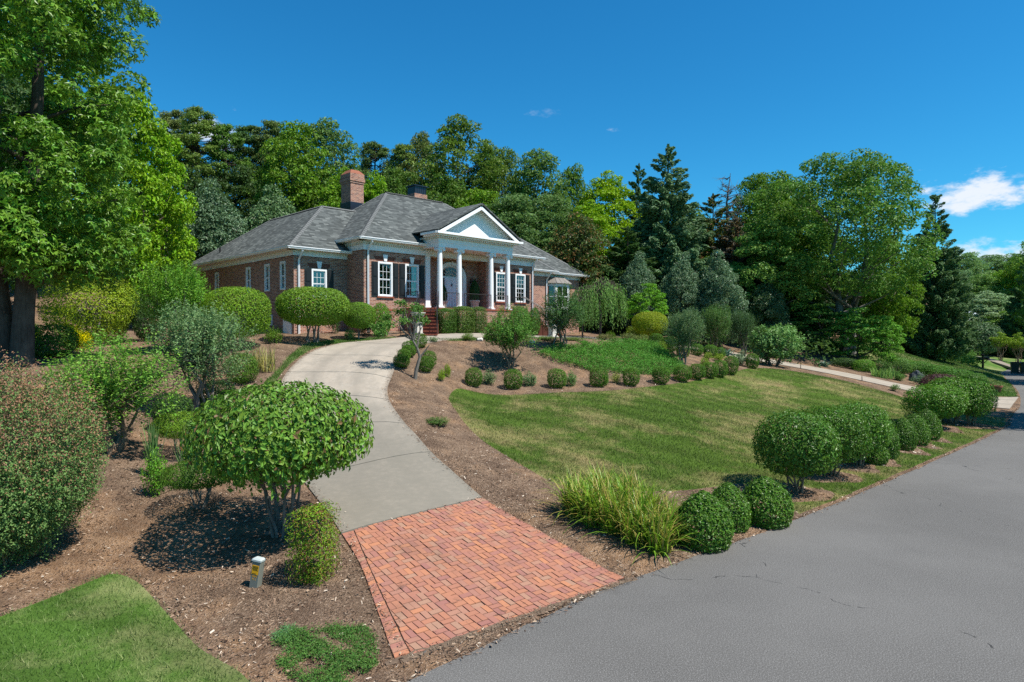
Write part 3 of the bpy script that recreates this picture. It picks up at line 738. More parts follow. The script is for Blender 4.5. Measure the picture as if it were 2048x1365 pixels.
def chips(name, q, rng, ln, mat):
    n = len(q); z = H(q[:, 0], q[:, 1]) + rng.uniform(.0, .05, n); a = rng.uniform(0, 2 * math.pi, n)
    L = ln * rng.uniform(.35, 1.3, n) ** 1.2; w = L * rng.uniform(.14, .4, n)
    d = np.column_stack([np.cos(a), np.sin(a), rng.normal(0, .28, n)]) * (L / 2)[:, None]; s = np.column_stack([-np.sin(a), np.cos(a), rng.normal(0, .6, n)]) * (w / 2)[:, None]
    c = np.column_stack([q, z]); V = np.stack([c - d - s, c + d - s * .6, c + d + s, c - d + s * .6], 1).reshape(-1, 3)
    o = link(name, mesh_np(name, V, np.arange(4 * n).reshape(-1, 4)), mat); o['kind'] = 'stuff'; return o
av = [lawn_main, lawn_left, strip_left, drive_poly, apron_poly, road_poly, lawn_court]
qc = scatter(bed_zone, 230000, rg, av); qc = qc[rg.uniform(size=len(qc)) < np.clip((12 / np.hypot(qc[:, 0], qc[:, 1])) ** 1.6, .12, 1)]
chips('wood_chips', qc, rg, .046, M['chip'])
qr = np.vstack([scatter(r, 160, rg) for r in rings]); chips('wood_chips', qr, rg, .09, M['chip'])
# crumbs of soil and leaf bits washed to the road edge
e = RE_S[(RE_S[:, 1] > 3) & (RE_S[:, 1] < 34)]; t = rg.uniform(0, len(e) - 1.01, 2400); i = t.astype(int); f = (t - i)[:, None]
p = e[i] * (1 - f) + e[i + 1] * f; nn = np.array([.7, -.7]); p = p + nn * (np.abs(rg.normal(0, .07, (len(p), 1))) - .05)
p = p[~pip(apron_poly, p[:, 0], p[:, 1])]
qz = chips('leaf_litter', p, rg, .05, M['chip'])
# mulch kicked over the edges of the drive and apron
ee = [(driveL, 1), (driveR, -1)]; sp2 = []
for E, sg in ee:
    d = np.gradient(E, axis=0); d /= np.linalg.norm(d, axis=1)[:, None]; nn2 = np.stack([d[:, 1], -d[:, 0]], 1) * sg; k = rg.integers(0, 250, 700); sp2.append(E[k] + nn2[k] * np.abs(rg.normal(0, .09, (700, 1))))
q = np.vstack(sp2); n_ = len(q); 
o = chips('wood_chips', q, rg, .045, M['chip']); o.location.z = .032
for E0, E1, sg in ((AP[1], AP[2], 1), (AP[0], AP[3], -1)):
    t_ = rg.uniform(0, 1, (260, 1)); q = E0 + (E1 - E0) * t_ + np.array([-.79, -.61]) * sg * np.abs(rg.normal(0, .07, (260, 1))) + (np.array([.08, .0]) if sg < 0 else 0)
    o = chips('wood_chips', q, rg, .04, M['chip']); o.location.z = .024
# silt smeared over the last course of bricks and the first hand of asphalt
bl_ = AP[3]; brr = AP[2]; tt = rg.uniform(0, 1, 1500)[:, None]; p = bl_ * (1 - tt) + brr * tt + rg.normal(0, .05, (1500, 2)) + nn * .02
chips('road_grit', p, rg, .025, M['debris'])
SILT = np.vstack([bl_ + (brr - bl_) * q + nn * (-.02 - .055 * abs(math.sin(q * 19) * math.sin(q * 47 + 1)) * (1.2 - q)) for q in np.linspace(-.03, 1.03, 60)] + [bl_ + (brr - bl_) * q + nn * (.05 + .03 * math.sin(q * 13) + .02 * math.sin(q * 37)) for q in np.linspace(1.03, -.03, 60)])
mb = MB(); n = 60
zz = lambda p: h(*p)
for k in range(59):
    a, b, c, d = SILT[k], SILT[k + 1], SILT[118 - k], SILT[119 - k]
    m1 = (a + d) / 2; m2 = (b + c) / 2
    mb.add([(*d, zz(d) + .004), (*c, zz(c) + .004), (*m2, zz(m2) + .022), (*m1, zz(m1) + .022)], [(0, 1, 2, 3)])
    mb.add([(*m1, zz(m1) + .022), (*m2, zz(m2) + .022), (*b, zz(b) + .026), (*a, zz(a) + .026)], [(0, 1, 2, 3)])
q = mb.build('silt', mat_plain('silt', (.12, .085, .06), .95, .1, .5, 14), None); q['kind'] = 'stuff'
# ------------------------------------------------------------------ the brick house
HX, HY = -7.74, 34.0
RT = math.sqrt(.5)
house = thing('brick_house', 'single storey red brick house with white four-column entrance portico and grey hipped roof', 'house', (HX, HY, 0), rad(45))
def hw(u, v, z=0): return (HX + (u - v) * RT, HY + (u + v) * RT, z)       # house plan -> place
ZG, ZP = 3.5, 5.30      # below ground, porch floor
EM, EW = 8.92, 8.31     # eaves of the main block and of the wings

def wall_run(mb, p0, p1, z0, z1, holes=(), depth=.11):
    """brick wall from p0 to p1 (outside on the right hand of p0->p1) with real openings: holes (s0, s1, za, zb)"""
    p0 = Vector((*p0, 0)); p1 = Vector((*p1, 0)); d = p1 - p0; L = d.length; d.normalize(); n = Vector((d.y, -d.x, 0))
    S = sorted({0, L, *[q for hh in holes for q in hh[:2]]}); Zs = sorted({z0, z1, *[q for hh in holes for q in hh[2:]]})
    pt = lambda s, z, k=0: tuple(p0 + d * s - n * k + Vector((0, 0, z)))
    for a, b in zip(S[:-1], S[1:]):
        for c, e in zip(Zs[:-1], Zs[1:]):
            ms, mz = (a + b) / 2, (c + e) / 2
            if any(q[0] < ms < q[1] and q[2] < mz < q[3] for q in holes): continue
            mb.add([pt(a, c), pt(b, c), pt(b, e), pt(a, e)], [(0, 1, 2, 3)])
    for a, b, c, e in holes:
        for (q, r) in (((a, c), (b, c)), ((b, c), (b, e)), ((b, e), (a, e)), ((a, e), (a, c))):
            mb.add([pt(*q), pt(*q, depth), pt(*r, depth), pt(*r)], [(0, 1, 2, 3)])

WIN = [(.855, 1.775, 5.90, 7.74), (2.61, 3.53, 5.90, 7.74), (9.52, 10.42, 5.90, 7.74), (11.24, 12.16, 5.90, 7.74)]
wm = MB()
AL0, AL1, AV = 4.42, 8.66, .78        # door alcove
wall_run(wm, (0, 0), (AL0, 0), ZG, 8.34, WIN[:2])
wall_run(wm, (AL1, 0), (13, 0), ZG, 8.34, [(a - AL1, b - AL1, c, d) for a, b, c, d in WIN[2:]])
wall_run(wm, (AL0, 0), (AL0, AV), ZP - .1, 8.34)
wall_run(wm, (AL1, AV), (AL1, 0), ZP - .1, 8.34)
wall_run(wm, (AL0, AV), (AL1, AV), ZP - .1, 8.34, [(5.52 - AL0, 7.60 - AL0, ZP - .1, 8.02)], .2)
wall_run(wm, (0, 1.68), (0, 0), ZG, 8.34)
WL = [(-2.07, -1.21, 5.75, 7.27)]
wall_run(wm, (-3.04, 1.68), (0, 1.68), ZG, 7.98, [(a + 3.04, b + 3.04, c, d) for a, b, c, d in WL])
SIDE = [(.89, 1.49), (2.74, 3.34), (5.15, 5.75), (9.76, 10.36)]          # narrow windows of the side wall, metres from the front corner
wall_run(wm, (-3.04, 15.1), (-3.04, 1.68), ZG, 7.98, [(13.42 - b, 13.42 - a, 6.18, 7.66) for a, b in SIDE])
wall_run(wm, (13, 0), (13, 1.27), ZG, 8.34)
wall_run(wm, (13, 1.27), (15.83, 1.27), ZG, 7.98)
wall_run(wm, (15.83, 1.27), (15.83, 1.98), ZG, 7.98)
wall_run(wm, (15.83, 1.98), (20.14, 1.98), ZG, 7.98)
wall_run(wm, (20.14, 1.98), (20.14, 12), ZG, 7.98)
wall_run(wm, (20.14, 12), (8, 12), ZG, 7.98); wall_run(wm, (8, 12), (8, 15.1), ZG, 7.98); wall_run(wm, (8, 15.1), (-3.04, 15.1), ZG, 7.98)
wall = wm.build('wall', M['brick'], house, uv=True)
# brick water table that stands proud of the wall foot, with a rowlock course on top
wt_ = MB(); wt2 = MB()
for (a, b, c, d) in ((-.03, 2.5, -.035, 0), (10.6, 13.03, -.035, 0)):
    MB().box(a, b, c, d, ZG, 5.12).build('wall_foot', M['brick'], wall, uv=True); MB().box(a - .01, b + .01, c - .015, 0, 5.12, 5.22).build('rowlock_course', M['tread'], wall)

def gable_prism(*a): pass
def hip(u0, u1, v0, v1, ze, slope, zmax, over=.45, skip=()):
    """hipped roof faces with overhang; flat deck where the slopes reach zmax"""
    u0, u1, v0, v1 = u0 - over, u1 + over, v0 - over, v1 + over
    a = min((zmax - ze) / slope, (u1 - u0) / 2, (v1 - v0) / 2); zt = ze + a * slope
    A = [(u0, v0, ze), (u1, v0, ze), (u1, v1, ze), (u0, v1, ze)]; B = [(u0 + a, v0 + a, zt), (u1 - a, v0 + a, zt), (u1 - a, v1 - a, zt), (u0 + a, v1 - a, zt)]
    return A, B
SL = .768
def roof(name, rect, ze, zmax, parent):
    A, B = hip(*rect, ze, SL, zmax)
    mb = MB()
    for i in range(4):
        j = (i + 1) % 4
        if (Vector(B[i]) - Vector(B[j])).length < 1e-3: mb.slab([A[i], A[j], B[i]], .09)
        else: mb.slab([A[i], A[j], B[j], B[i]], .09)
    if (Vector(B[0]) - Vector(B[2])).length > .2 and abs(B[0][1] - B[3][1]) > .05 and abs(B[0][0] - B[1][0]) > .05:
        mb.add([(x, y, z + .004) for x, y, z in B], [(0, 1, 2, 3)])
    o = mb.build(name, M['shingle'], parent, uv=True)
    caps = MB()
    for i in range(4):
        p, q = Vector(A[i]), Vector(B[i]); d = (q - p).normalized(); s = d.cross(Vector((0, 0, 1))).normalized(); up_ = s.cross(d)
        nseg = int((q - p).length / .24)
        for k in range(nseg):      # overlapping ridge shingles, one by one
            a = p + d * (.24 * k); b = a + d * .27; w = .14
            f = [a + up_ * .045, b + up_ * .028]
            caps.add([f[0] - s * w - up_ * .085, f[1] - s * w - up_ * .085, f[1] + up_ * .005, f[0] + up_ * .005, f[1] + s * w - up_ * .085, f[0] + s * w - up_ * .085], [(0, 3, 2, 1), (3, 5, 4, 2)])
    for i, j in ((0, 1), (1, 2), (2, 3), (3, 0)):
        p, q = Vector(B[i]), Vector(B[j])
        if (q - p).length < .2: continue
        d = (q - p).normalized(); s = d.cross(Vector((0, 0, 1)))
        caps.add([p - s * .14 - Vector((0, 0, .05)), q - s * .14 - Vector((0, 0, .05)), q + Vector((0, 0, .04)), p + Vector((0, 0, .04)), q + s * .14 - Vector((0, 0, .05)), p + s * .14 - Vector((0, 0, .05))], [(0, 1, 2, 3), (3, 2, 4, 5)])
    c = caps.build('ridge_shingles', M['shingle_cap'], o, uv=True); c['kind'] = 'stuff'
    return o, A, B
N_ = NT('ridge_cap_shingle'); M['shingle_cap'] = N_.bsdf(N_.mix(N_.noise(N_.obj(), 9, 4), (.085, .09, .09), (.17, .178, .176)), .9, .15)
r_main, Am, Bm = roof('roof', (0, 13, 0, 8.6), EM, 99, house)
r_left, Al, Bl = roof('roof', (-3.04, 8, 1.68, 15.1), EW, 11.3, house)
r_right, Ar, Br = roof('roof', (8, 20.14, 1.98, 12), EW, 11.35, house)
r_mid, Ab, Bb = roof('roof', (11, 15.83, 1.27, 6), EW, 9.6, house)
# a vent pipe stands through the left roof
MB().tube([hwp for hwp in [(-2.6, 12.4, 8.9), (-2.6, 12.4, 9.35)]], .06, 8).build('vent_pipe', M['iron'], r_left)

def eave_trim(A, edges, ze, frieze, over, dentil=False):
    """gutter, soffit and frieze board along given eave edges (index pairs of A)"""
    for i, j in edges:
        p, q = Vector(A[i]), Vector(A[j]); d = (q - p); L = d.length; d.normalize(); n = Vector((d.y, -d.x, 0))
        Mx = Matrix(((d.x, -n.x, 0, p.x), (d.y, -n.y, 0, p.y), (0, 0, 1, 0), (0, 0, 0, 1)))      # x along, y inward
        g = MB()
        prof = [(-.13, ze - .02), (-.13, ze - .06), (-.105, ze - .10), (-.09, ze - .145), (-.003, ze - .145), (-.003, ze - .02), (-.02, ze - .02), (-.02, ze - .12), (-.08, ze - .12), (-.108, ze - .02)]
        k = len(prof); vs = [Mx @ Vector((x, y, z)) for x in (-.10, L + .10) for y, z in prof]
        g.add(vs, [tuple(range(k))[::-1], tuple(range(k, 2 * k))] + [(a, (a + 1) % k, k + (a + 1) % k, k + a) for a in range(k)])
        g.build('gutter', M['white'], house)
        s = MB(); s.box(-.002, L + .002, 0, over + .02, ze - .16, ze - .135, Mx); s.box(-.003, L + .003, 0.002, .025, ze - .135, ze - .03, Mx)
        s.build('soffit', M['cream'], house)
        f = MB(); f.box(over - .05, L - over + .05, over - .045, over + .01, ze - frieze, ze - .16, Mx); f.box(over - .09, L - over + .09, over - .10, over + .01, ze - .24, ze - .163, Mx)
        f.box(over - .055, L - over + .055, over - .06, over + .01, ze - frieze - .0, ze - frieze + .045, Mx)
        fo = f.build('frieze_board', M['white'], house)
        if dentil:
            dm = MB(); nn = int((L - 2 * over) / .14)
            for a in range(nn): dm.box(over + a * .14, over + a * .14 + .075, over - .13, over - .0, ze - .33, ze - .243, Mx)
            q2 = dm.build('dentils', M['cream'], fo); q2['kind'] = 'stuff'
eave_trim(Am, [(0, 1), (3, 0)], EM, .62, .45, True)
# the main block's left eave runs on only to where the wing roof swallows it
eave_trim(Al, [(3, 0), (0, 1)], EW, .42, .45)
eave_trim(Ab, [(0, 1)], EW, .42, .45); eave_trim(Ar, [(0, 1), (1, 2)], EW, .42, .45)

# ---- windows
def window(a, b, c, d, v, axis='front', panes=(3, 2), curtain='curtain', sill=True, u_wall=None, keystone=False, recess=.055, shutters=(), dz=0):
    """sash window whose opening runs a..b along the wall and c..d in height; front: wall at v; side: wall at u = u_wall facing left"""
    w = b - a
    if axis == 'front': Mx = Matrix(((1, 0, 0, a), (0, 1, 0, v), (0, 0, 1, c), (0, 0, 0, 1)))
    else: Mx = Matrix(((0, 1, 0, u_wall), (-1, 0, 0, 1.68 + b), (0, 0, 1, c), (0, 0, 0, 1)))
    H_ = d - c; t = .085
    m = MB(); y0, y1 = -.035, .06
    m.box(0, t, y0, y1, 0, H_, Mx); m.box(w - t, w, y0, y1, 0, H_, Mx); m.box(t, w - t, y0, y1, H_ - t * 1.1, H_, Mx); m.box(t, w - t, y0 - .02, y1, 0, .07, Mx)
    win = m.build('window', M['white'], house)
    iw0, iw1, iz0, iz1 = t, w - t, .07, H_ - t * 1.1; mz = (iz0 + iz1) / 2
    for (za, zb, yy) in ((iz0, mz, .035), (mz, iz1, .02)):
        s = MB(); k = .035
        s.box(iw0, iw0 + k, yy, yy + .025, za, zb, Mx); s.box(iw1 - k, iw1, yy, yy + .025, za, zb, Mx); s.box(iw0 + k, iw1 - k, yy, yy + .025, za, za + k, Mx); s.box(iw0 + k, iw1 - k, yy, yy + .025, zb - k, zb, Mx)
        s.build('sash', M['white'], win)
        g = MB(); nx, nz = panes
        for q in range(1, nx): x = iw0 + k + (iw1 - iw0 - 2 * k) * q / nx; g.box(x - .008, x + .008, yy + .003, yy + .022, za + k, zb - k, Mx)
        for q in range(1, nz): z = za + k + (zb - za - 2 * k) * q / nz; g.box(iw0 + k, iw1 - k, yy + .005, yy + .020, z - .008, z + .008, Mx)
        g.build('glazing_bars', M['white'], win)
        MB().box(iw0 + k, iw1 - k, yy + .010, yy + .014, za + k, zb - k, Mx).build('pane', M['glass'], win)
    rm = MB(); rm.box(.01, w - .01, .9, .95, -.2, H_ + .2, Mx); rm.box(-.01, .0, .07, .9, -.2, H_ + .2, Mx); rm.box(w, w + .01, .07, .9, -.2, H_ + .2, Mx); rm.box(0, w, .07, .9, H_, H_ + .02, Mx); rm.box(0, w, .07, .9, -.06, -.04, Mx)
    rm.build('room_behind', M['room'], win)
    if curtain in ('curtain', 'both'):
        cu = MB(); n = 26
        for (xa, xb) in ((t, t + (w - 2 * t) * .47), (w - t - (w - 2 * t) * .47, w - t)):
            vs = []
            for q in range(n):
                x = xa + (xb - xa) * q / (n - 1); y = .13 + .018 * math.sin(q * 1.55)
                vs += [Mx @ Vector((x, y, .05)), Mx @ Vector((x, y, H_ - .06))]
            cu.add(vs, [(2 * q, 2 * q + 2, 2 * q + 3, 2 * q + 1) for q in range(n - 1)])
        cu.build('curtain', M['curtain'], win)
    if curtain in ('blind', 'both'):
        bl = MB(); zt = mz if curtain == 'both' else H_ - .1
        zz_ = .08
        while zz_ < zt:
            bl.add([Mx @ Vector(q) for q in ((t, .085, zz_), (w - t, .085, zz_), (w - t, .115, zz_ + .042), (t, .115, zz_ + .042))], [(0, 1, 2, 3)]); zz_ += .05
        q2 = bl.build('blind', M['blind'], win); q2['kind'] = 'stuff'
    if sill: MB().box(-.07, w + .07, -.075, .06, -.085, -.004, Mx).build('sill', M['tread'], win)
    return win, Mx
def shutter(u0, u1, v, z0, z1):
    m = MB(); m.box(u0, u1, v - .035, v - .003, z0, z1); w = u1 - u0; hh = z1 - z0
    for (a, b) in ((.06, .52), (.57, .94)):
        m.box(u0 + .055, u1 - .055, v - .052, v - .0355, z0 + hh * a, z0 + hh * b)
        m.box(u0 + .095, u1 - .095, v - .064, v - .0525, z0 + hh * a + .04, z0 + hh * b - .04)
    m.build('shutter', M['black'], house)
def keystone(uc, v, z0, hgt=.36, arch=True, w=.95):
    MB().add([(uc - .075, v - .055, z0), (uc + .075, v - .055, z0), (uc + .155, v - .055, z0 + hgt), (uc - .155, v - .055, z0 + hgt), (uc - .075, v + .01, z0), (uc + .075, v + .01, z0), (uc + .155, v + .01, z0 + hgt), (uc - .155, v + .01, z0 + hgt)],
             [(0, 1, 2, 3), (0, 4, 5, 1), (1, 5, 6, 2), (2, 6, 7, 3), (3, 7, 4, 0)]).build('keystone', M['white'], house)
    m = MB(); n = 6          # fanned bricks of the flat arch
    for s in (-1, 1):
        for k in range(n):
            x0 = .085 + k * (w / 2 - .0) / n; x1 = x0 + (w / 2) / n - .014; f = .30
            a, b = uc + s * x0, uc + s * x1; c, d = uc + s * (x1 + (x1) * f), uc + s * (x0 + x0 * f)
            q = [(a, z0 + .005), (b, z0 + .005), (c, z0 + .27), (d, z0 + .27)]
            if s < 0: q = q[::-1]
            m.add([(x, v - .008, z) for x, z in q] + [(x, v + .01, z) for x, z in q], [(0, 1, 2, 3), (0, 4, 5, 1), (1, 5, 6, 2), (2, 6, 7, 3), (3, 7, 4, 0)])
    q = m.build('arch_bricks', M['riser'], house); q['kind'] = 'stuff'
for i, (a, b, c, d) in enumerate(WIN):
    window(a, b, c, d, 0, panes=(3, 3) if i > 1 else (3, 2), curtain=('both', 'curtain', 'curtain', 'curtain')[i])
    keystone((a + b) / 2, 0, d + .03)
for a, b in ((.46, .835), (1.795, 2.165), (2.215, 2.59), (3.55, 3.92), (9.13, 9.50), (10.44, 10.815), (10.845, 11.22), (12.18, 12.55)):
    shutter(a, b, 0, 5.88, 7.72)
window(*WL[0], 1.68, panes=(3, 2)); keystone(-1.64, 1.68, 7.30, .36, w=.9)
shutter(-2.46, -2.09, 1.68, 5.72, 7.25); shutter(-1.19, -.82, 1.68, 5.72, 7.25)
for a, b in SIDE: window(a, b, 6.18, 7.66, 0, axis='side', u_wall=-3.04, panes=(2, 2), curtain='none', sill=False)

# ---- bay window on the right wing
bay = MB(); pb = [(16.2, 1.98), (16.75, 1.33), (18.15, 1.33), (18.7, 1.98)]
bay.prism(pb, 5.0, 5.85); bay.prism([(u + (17.45 - u) * -.02, v - .03) if v < 1.9 else (u, v) for u, v in pb], 7.28, 7.50)
for (u, v) in pb[1:3]: bay.box(u - .07, u + .07, v - .03, v + .09, 5.85, 7.28)
for u in (16.23, 18.67): bay.box(u - .06, u + .06, 1.86, 1.978, 5.85, 7.28)
bayo = bay.build('bay_window', M['white'], house)
for k in range(3):
    p, q = Vector((*pb[k], 0)), Vector((*pb[k + 1], 0)); d = (q - p); L = d.length; d.normalize(); n = Vector((d.y, -d.x, 0))
    g = MB(); e = .1
    g.add([p + d * e + Vector((0, 0, 5.87)), p + d * (L - e) + Vector((0, 0, 5.87)), p + d * (L - e) + Vector((0, 0, 7.26)), p + d * e + Vector((0, 0, 7.26))], [(0, 1, 2, 3)]); g.build('pane', M['glass'], bayo)
    s = MB(); Mx = Matrix(((d.x, -n.x, 0, p.x), (d.y, -n.y, 0, p.y), (0, 0, 1, 0), (0, 0, 0, 1)))
    s.box(e, L - e, -.02, .02, 6.52, 6.59, Mx); s.box(e - .03, e + .05, -.021, .021, 5.86, 7.27, Mx); s.box(L - e - .05, L - e + .03, -.021, .021, 5.86, 7.27, Mx)
    if k == 1: s.box(L / 2 - .04, L / 2 + .04, -.022, .022, 5.86, 7.27, Mx)
    s.build('sash', M['white'], bayo)
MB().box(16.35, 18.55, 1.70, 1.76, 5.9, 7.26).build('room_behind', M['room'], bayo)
br = MB(); ov = [(15.98, 1.98), (16.62, 1.12), (18.28, 1.12), (18.92, 1.98)]; tp = [(16.55, 1.98), (16.95, 1.62), (17.95, 1.62), (18.35, 1.98)]
for k in range(3): br.add([(*ov[k], 7.50), (*ov[k + 1], 7.50), (*tp[k + 1], 7.98), (*tp[k], 7.98)], [(0, 1, 2, 3)])
br.add([(*q, 7.50) for q in ov], [(3, 2, 1, 0)]); br.add([(*q, 7.98) for q in tp], [(0, 1, 2, 3)])
bro = br.build('bay_roof', M['seam_metal'], bayo)
sm = MB()
for k in range(3):
    for t in ((0, .33, .67) if k == 1 else (0, .5)) + ((1,) if k == 2 else ()):
        a = Vector((*ov[k], 7.505)).lerp(Vector((*ov[k + 1], 7.505)), t); b = Vector((*tp[k], 7.985)).lerp(Vector((*tp[k + 1], 7.985)), t); sm.tube([a, b], .022, 4)
q = sm.build('roof_seams', M['seam_metal'], bayo)

# ---- portico
PC = 6.55; CV = -1.40
ent = MB(); e0, e1, ez0, ez1 = PC - 2.84, PC + 2.84, 8.66, 9.22
ent.box(e0, e1, CV - .19, CV + .19, ez0, ez1); ent.box(e0, e0 + .38, CV + .192, -.002, ez0, ez1); ent.box(e1 - .38, e1, CV + .192, -.002, ez0, ez1)
ent.box(e0 - .025, e1 + .025, CV - .215, CV - .188, ez0 + .24, ez1 + .01); ent.box(e0 - .026, e0 + .002, CV - .19, -.003, ez0 + .24, ez1 + .01)
ent.build('entablature', M['white'], house)
MB().box(e0 + .381, e1 - .381, CV + .191, AV - .001, ez0 + .02, ez0 + .06).build('porch_ceiling', M['cream'], house)
tr = MB(); tr.box(AL0 - .02, AL1 + .02, AV - .03, AV - .001, 8.34, 8.66); tr.box(AL0 - .03, AL0 - .001, .0, AV, 8.33, 8.68); tr.box(AL1 - .03, AL1 + .02, -.03, AV - .031, 8.34, 8.67); tr.build('ceiling_trim', M['cream'], house)
cor = MB(); co = .36
cor.box(e0 - .30, e1 + .30, CV - .49, -.6, 9.225, 9.30); cor.box(e0 - co, e1 + co, CV - .55, -.6, 9.302, 9.40)
cor.build('cornice', M['white'], house)
dm = MB()
for k in range(int((e1 - e0 + .3) / .15)): dm.box(e0 - .13 + k * .15, e0 - .13 + k * .15 + .085, CV - .38, CV - .19, 9.135, 9.222)
for k in range(10): dm.box(e0 - .19, e0 - .0, CV - .2 + k * .15, CV - .2 + k * .15 + .085, 9.135, 9.222)
q = dm.build('dentils', M['cream'], house); q['kind'] = 'stuff'
gt = MB(); gt.box(e0 - co - .09, e1 + co + .09, CV - .68, CV - .555, 9.31, 9.43); gt.box(e0 - co - .13, e0 - co - .005, CV - .554, -.6, 9.31, 9.43); gt.build('gutter', M['white'], house)
# low shingled skirt under the tympanum, tympanum, raking cornice, roof
zb, zr, half, rv = 9.41, 11.20, (e1 - e0) / 2 + co, 2.7
sk = MB(); sk.slab([(e0 - co, CV - .555, zb), (e1 + co, CV - .555, zb), (e1 + co - .2, CV - .12, zb + .13), (e0 - co + .2, CV - .12, zb + .13)], .03); sk.build('pediment_skirt', M['shingle'], house, uv=True)
ty = MB(); ty.add([(PC - half + .25, CV - .12, zb + .02), (PC + half - .25, CV - .12, zb + .02), (PC, CV - .12, zr - .17), (PC - half + .25, CV + .0, zb + .02), (PC + half - .25, CV + .0, zb + .02), (PC, CV + .0, zr - .17)], [(0, 1, 2), (5, 4, 3), (0, 3, 4, 1), (1, 4, 5, 2), (2, 5, 3, 0)])
ty.build('tympanum', M['stucco'], house)
slp = (zr - zb) / half
for s in (-1, 1):
    p0 = Vector((PC + s * half, CV - .56, zb)); p1 = Vector((PC, CV - .56, zr)); d = (p1 - p0).normalized(); n = Vector((0, 1, 0)).cross(d) * (1 if s < 0 else -1)
    if n.z < 0: n = -n
    rk = MB()
    def bar(a, y0, y1, t0, t1):
        q = [p0 + Vector((0, y0, 0)) + n * t0, p1 + Vector((0, y0, 0)) + Vector((0, 0, t0 / n.z)), p1 + Vector((0, y0, 0)) + Vector((0, 0, t1 / n.z)), p0 + Vector((0, y0, 0)) + n * t1]
        v = q + [w + Vector((0, y1 - y0, 0)) for w in q]
        a.add(v, [(0, 1, 2, 3), (7, 6, 5, 4), (0, 4, 5, 1), (1, 5, 6, 2), (2, 6, 7, 3), (3, 7, 4, 0)])
    bar(rk, 0, .035, -.20, -.02); bar(rk, .036, .43, -.06, -.02); bar(rk, .34, .439, -.17, -.061)
    rk.build('raking_cornice', M['white'], house)
    dd = MB(); Ld = (p1 - p0).length
    for k in range(2, int(Ld / .15) - 1):
        c = p0 + d * (k * .15) - n * .10; x = Vector((d.x, d.y, d.z)); y = Vector((0, 1, 0)); z = n
        Mx = Matrix(((x.x, y.x, z.x, c.x), (x.y, y.y, z.y, c.y), (x.z, y.z, z.z, c.z), (0, 0, 0, 1)))
        dd.box(0, .085, .20, .338, -.05, .035, Mx)
    q = dd.build('dentils', M['cream'], house); q['kind'] = 'stuff'
    rf = MB(); a = [(PC + s * (half + .02), CV - .62, zb - .012), (PC, CV - .62, zr), (PC, rv, zr), (PC + s * (half + .02), rv, zb - .012)]
    rf.slab([(x, y, z + .075) for x, y, z in (a if s < 0 else a[::-1])][::-1] if True else a, .07) if s > 0 else rf.slab([(x, y, z + .075) for x, y, z in a][::-1], .07)
    rf.build('portico_roof', M['shingle'], house, uv=True)
MB().tube([(PC, CV - .62, zr + .07), (PC, rv, zr + .07)], .07, 6).build('ridge_cap', M['shingle_cap'], house)

def column(u, v, z0=ZP, z1=8.66):
    hh = z1 - z0; r = .158
    m = MB(); prof = [(r * 1.02, .16)] + [(r * (1 - .16 * max(0, (t - .3) / .7) ** 1.6), .16 + (hh - .46) * t) for t in np.linspace(.02, 1, 12)]
    m.lathe(prof, 24, (u, v, z0)); c = m.build('column', M['white'], house, smooth=True)
    b = MB(); b.box(u - .21, u + .21, v - .21, v + .21, z0, z0 + .06); b.lathe([(.2, .06), (.212, .09), (.2, .118), (.17, .125), (.178, .145), (.165, .165)], 24, (u, v, z0)); b.build('base', M['white'], c)
    k = MB(); zc = z1 - .30
    k.lathe([(r * .86, 0), (r * .95, .02), (r * .95, .035), (r * .87, .045), (r * .87, .12), (r * 1.12, .17), (r * 1.12, .2)], 24, (u, v, zc))
    k.box(u - .23, u + .23, v - .21, v + .21, z1 - .05, z1 - .002); k.box(u - .19, u + .19, v - .17, v + .17, z1 - .11, z1 - .051)
    for s in (-1, 1):
        Mx = Matrix.Translation((u + s * .185, v, z1 - .145)) @ Matrix.Rotation(rad(90), 4, 'X')
        k.lathe([(.05, -.178), (.088, -.17), (.088, .17), (.05, .178)], 14, (0, 0, 0), Mx); k.lathe([(.034, -.19), (.034, .19)], 10, (0, 0, 0), Mx)
    k.build('capital', M['white'], c)
for u in (PC - 2.62, PC - 1.23, PC + 1.23, PC + 2.62): column(u, CV)
for u in (PC - 2.42, PC + 2.42):
    p = MB(); p.box(u - .16, u + .16, -.09, -.002, ZP, 8.36); p.box(u - .2, u + .2, -.12, -.0025, ZP + .001, ZP + .17); po = p.build('pilaster', M['white'], house)
    k = MB(); k.box(u - .22, u + .22, -.13, -.001, 8.585, 8.658); k.box(u - .17, u + .17, -.1, -.0015, 8.36, 8.585)
    for s in (-1, 1): k.lathe([(.08, -.07), (.08, .06)], 12, (0, 0, 0), Matrix.Translation((u + s * .17, -.065, 8.51)) @ Matrix.Rotation(rad(90), 4, 'X'))
    k.build('capital', M['white'], po)

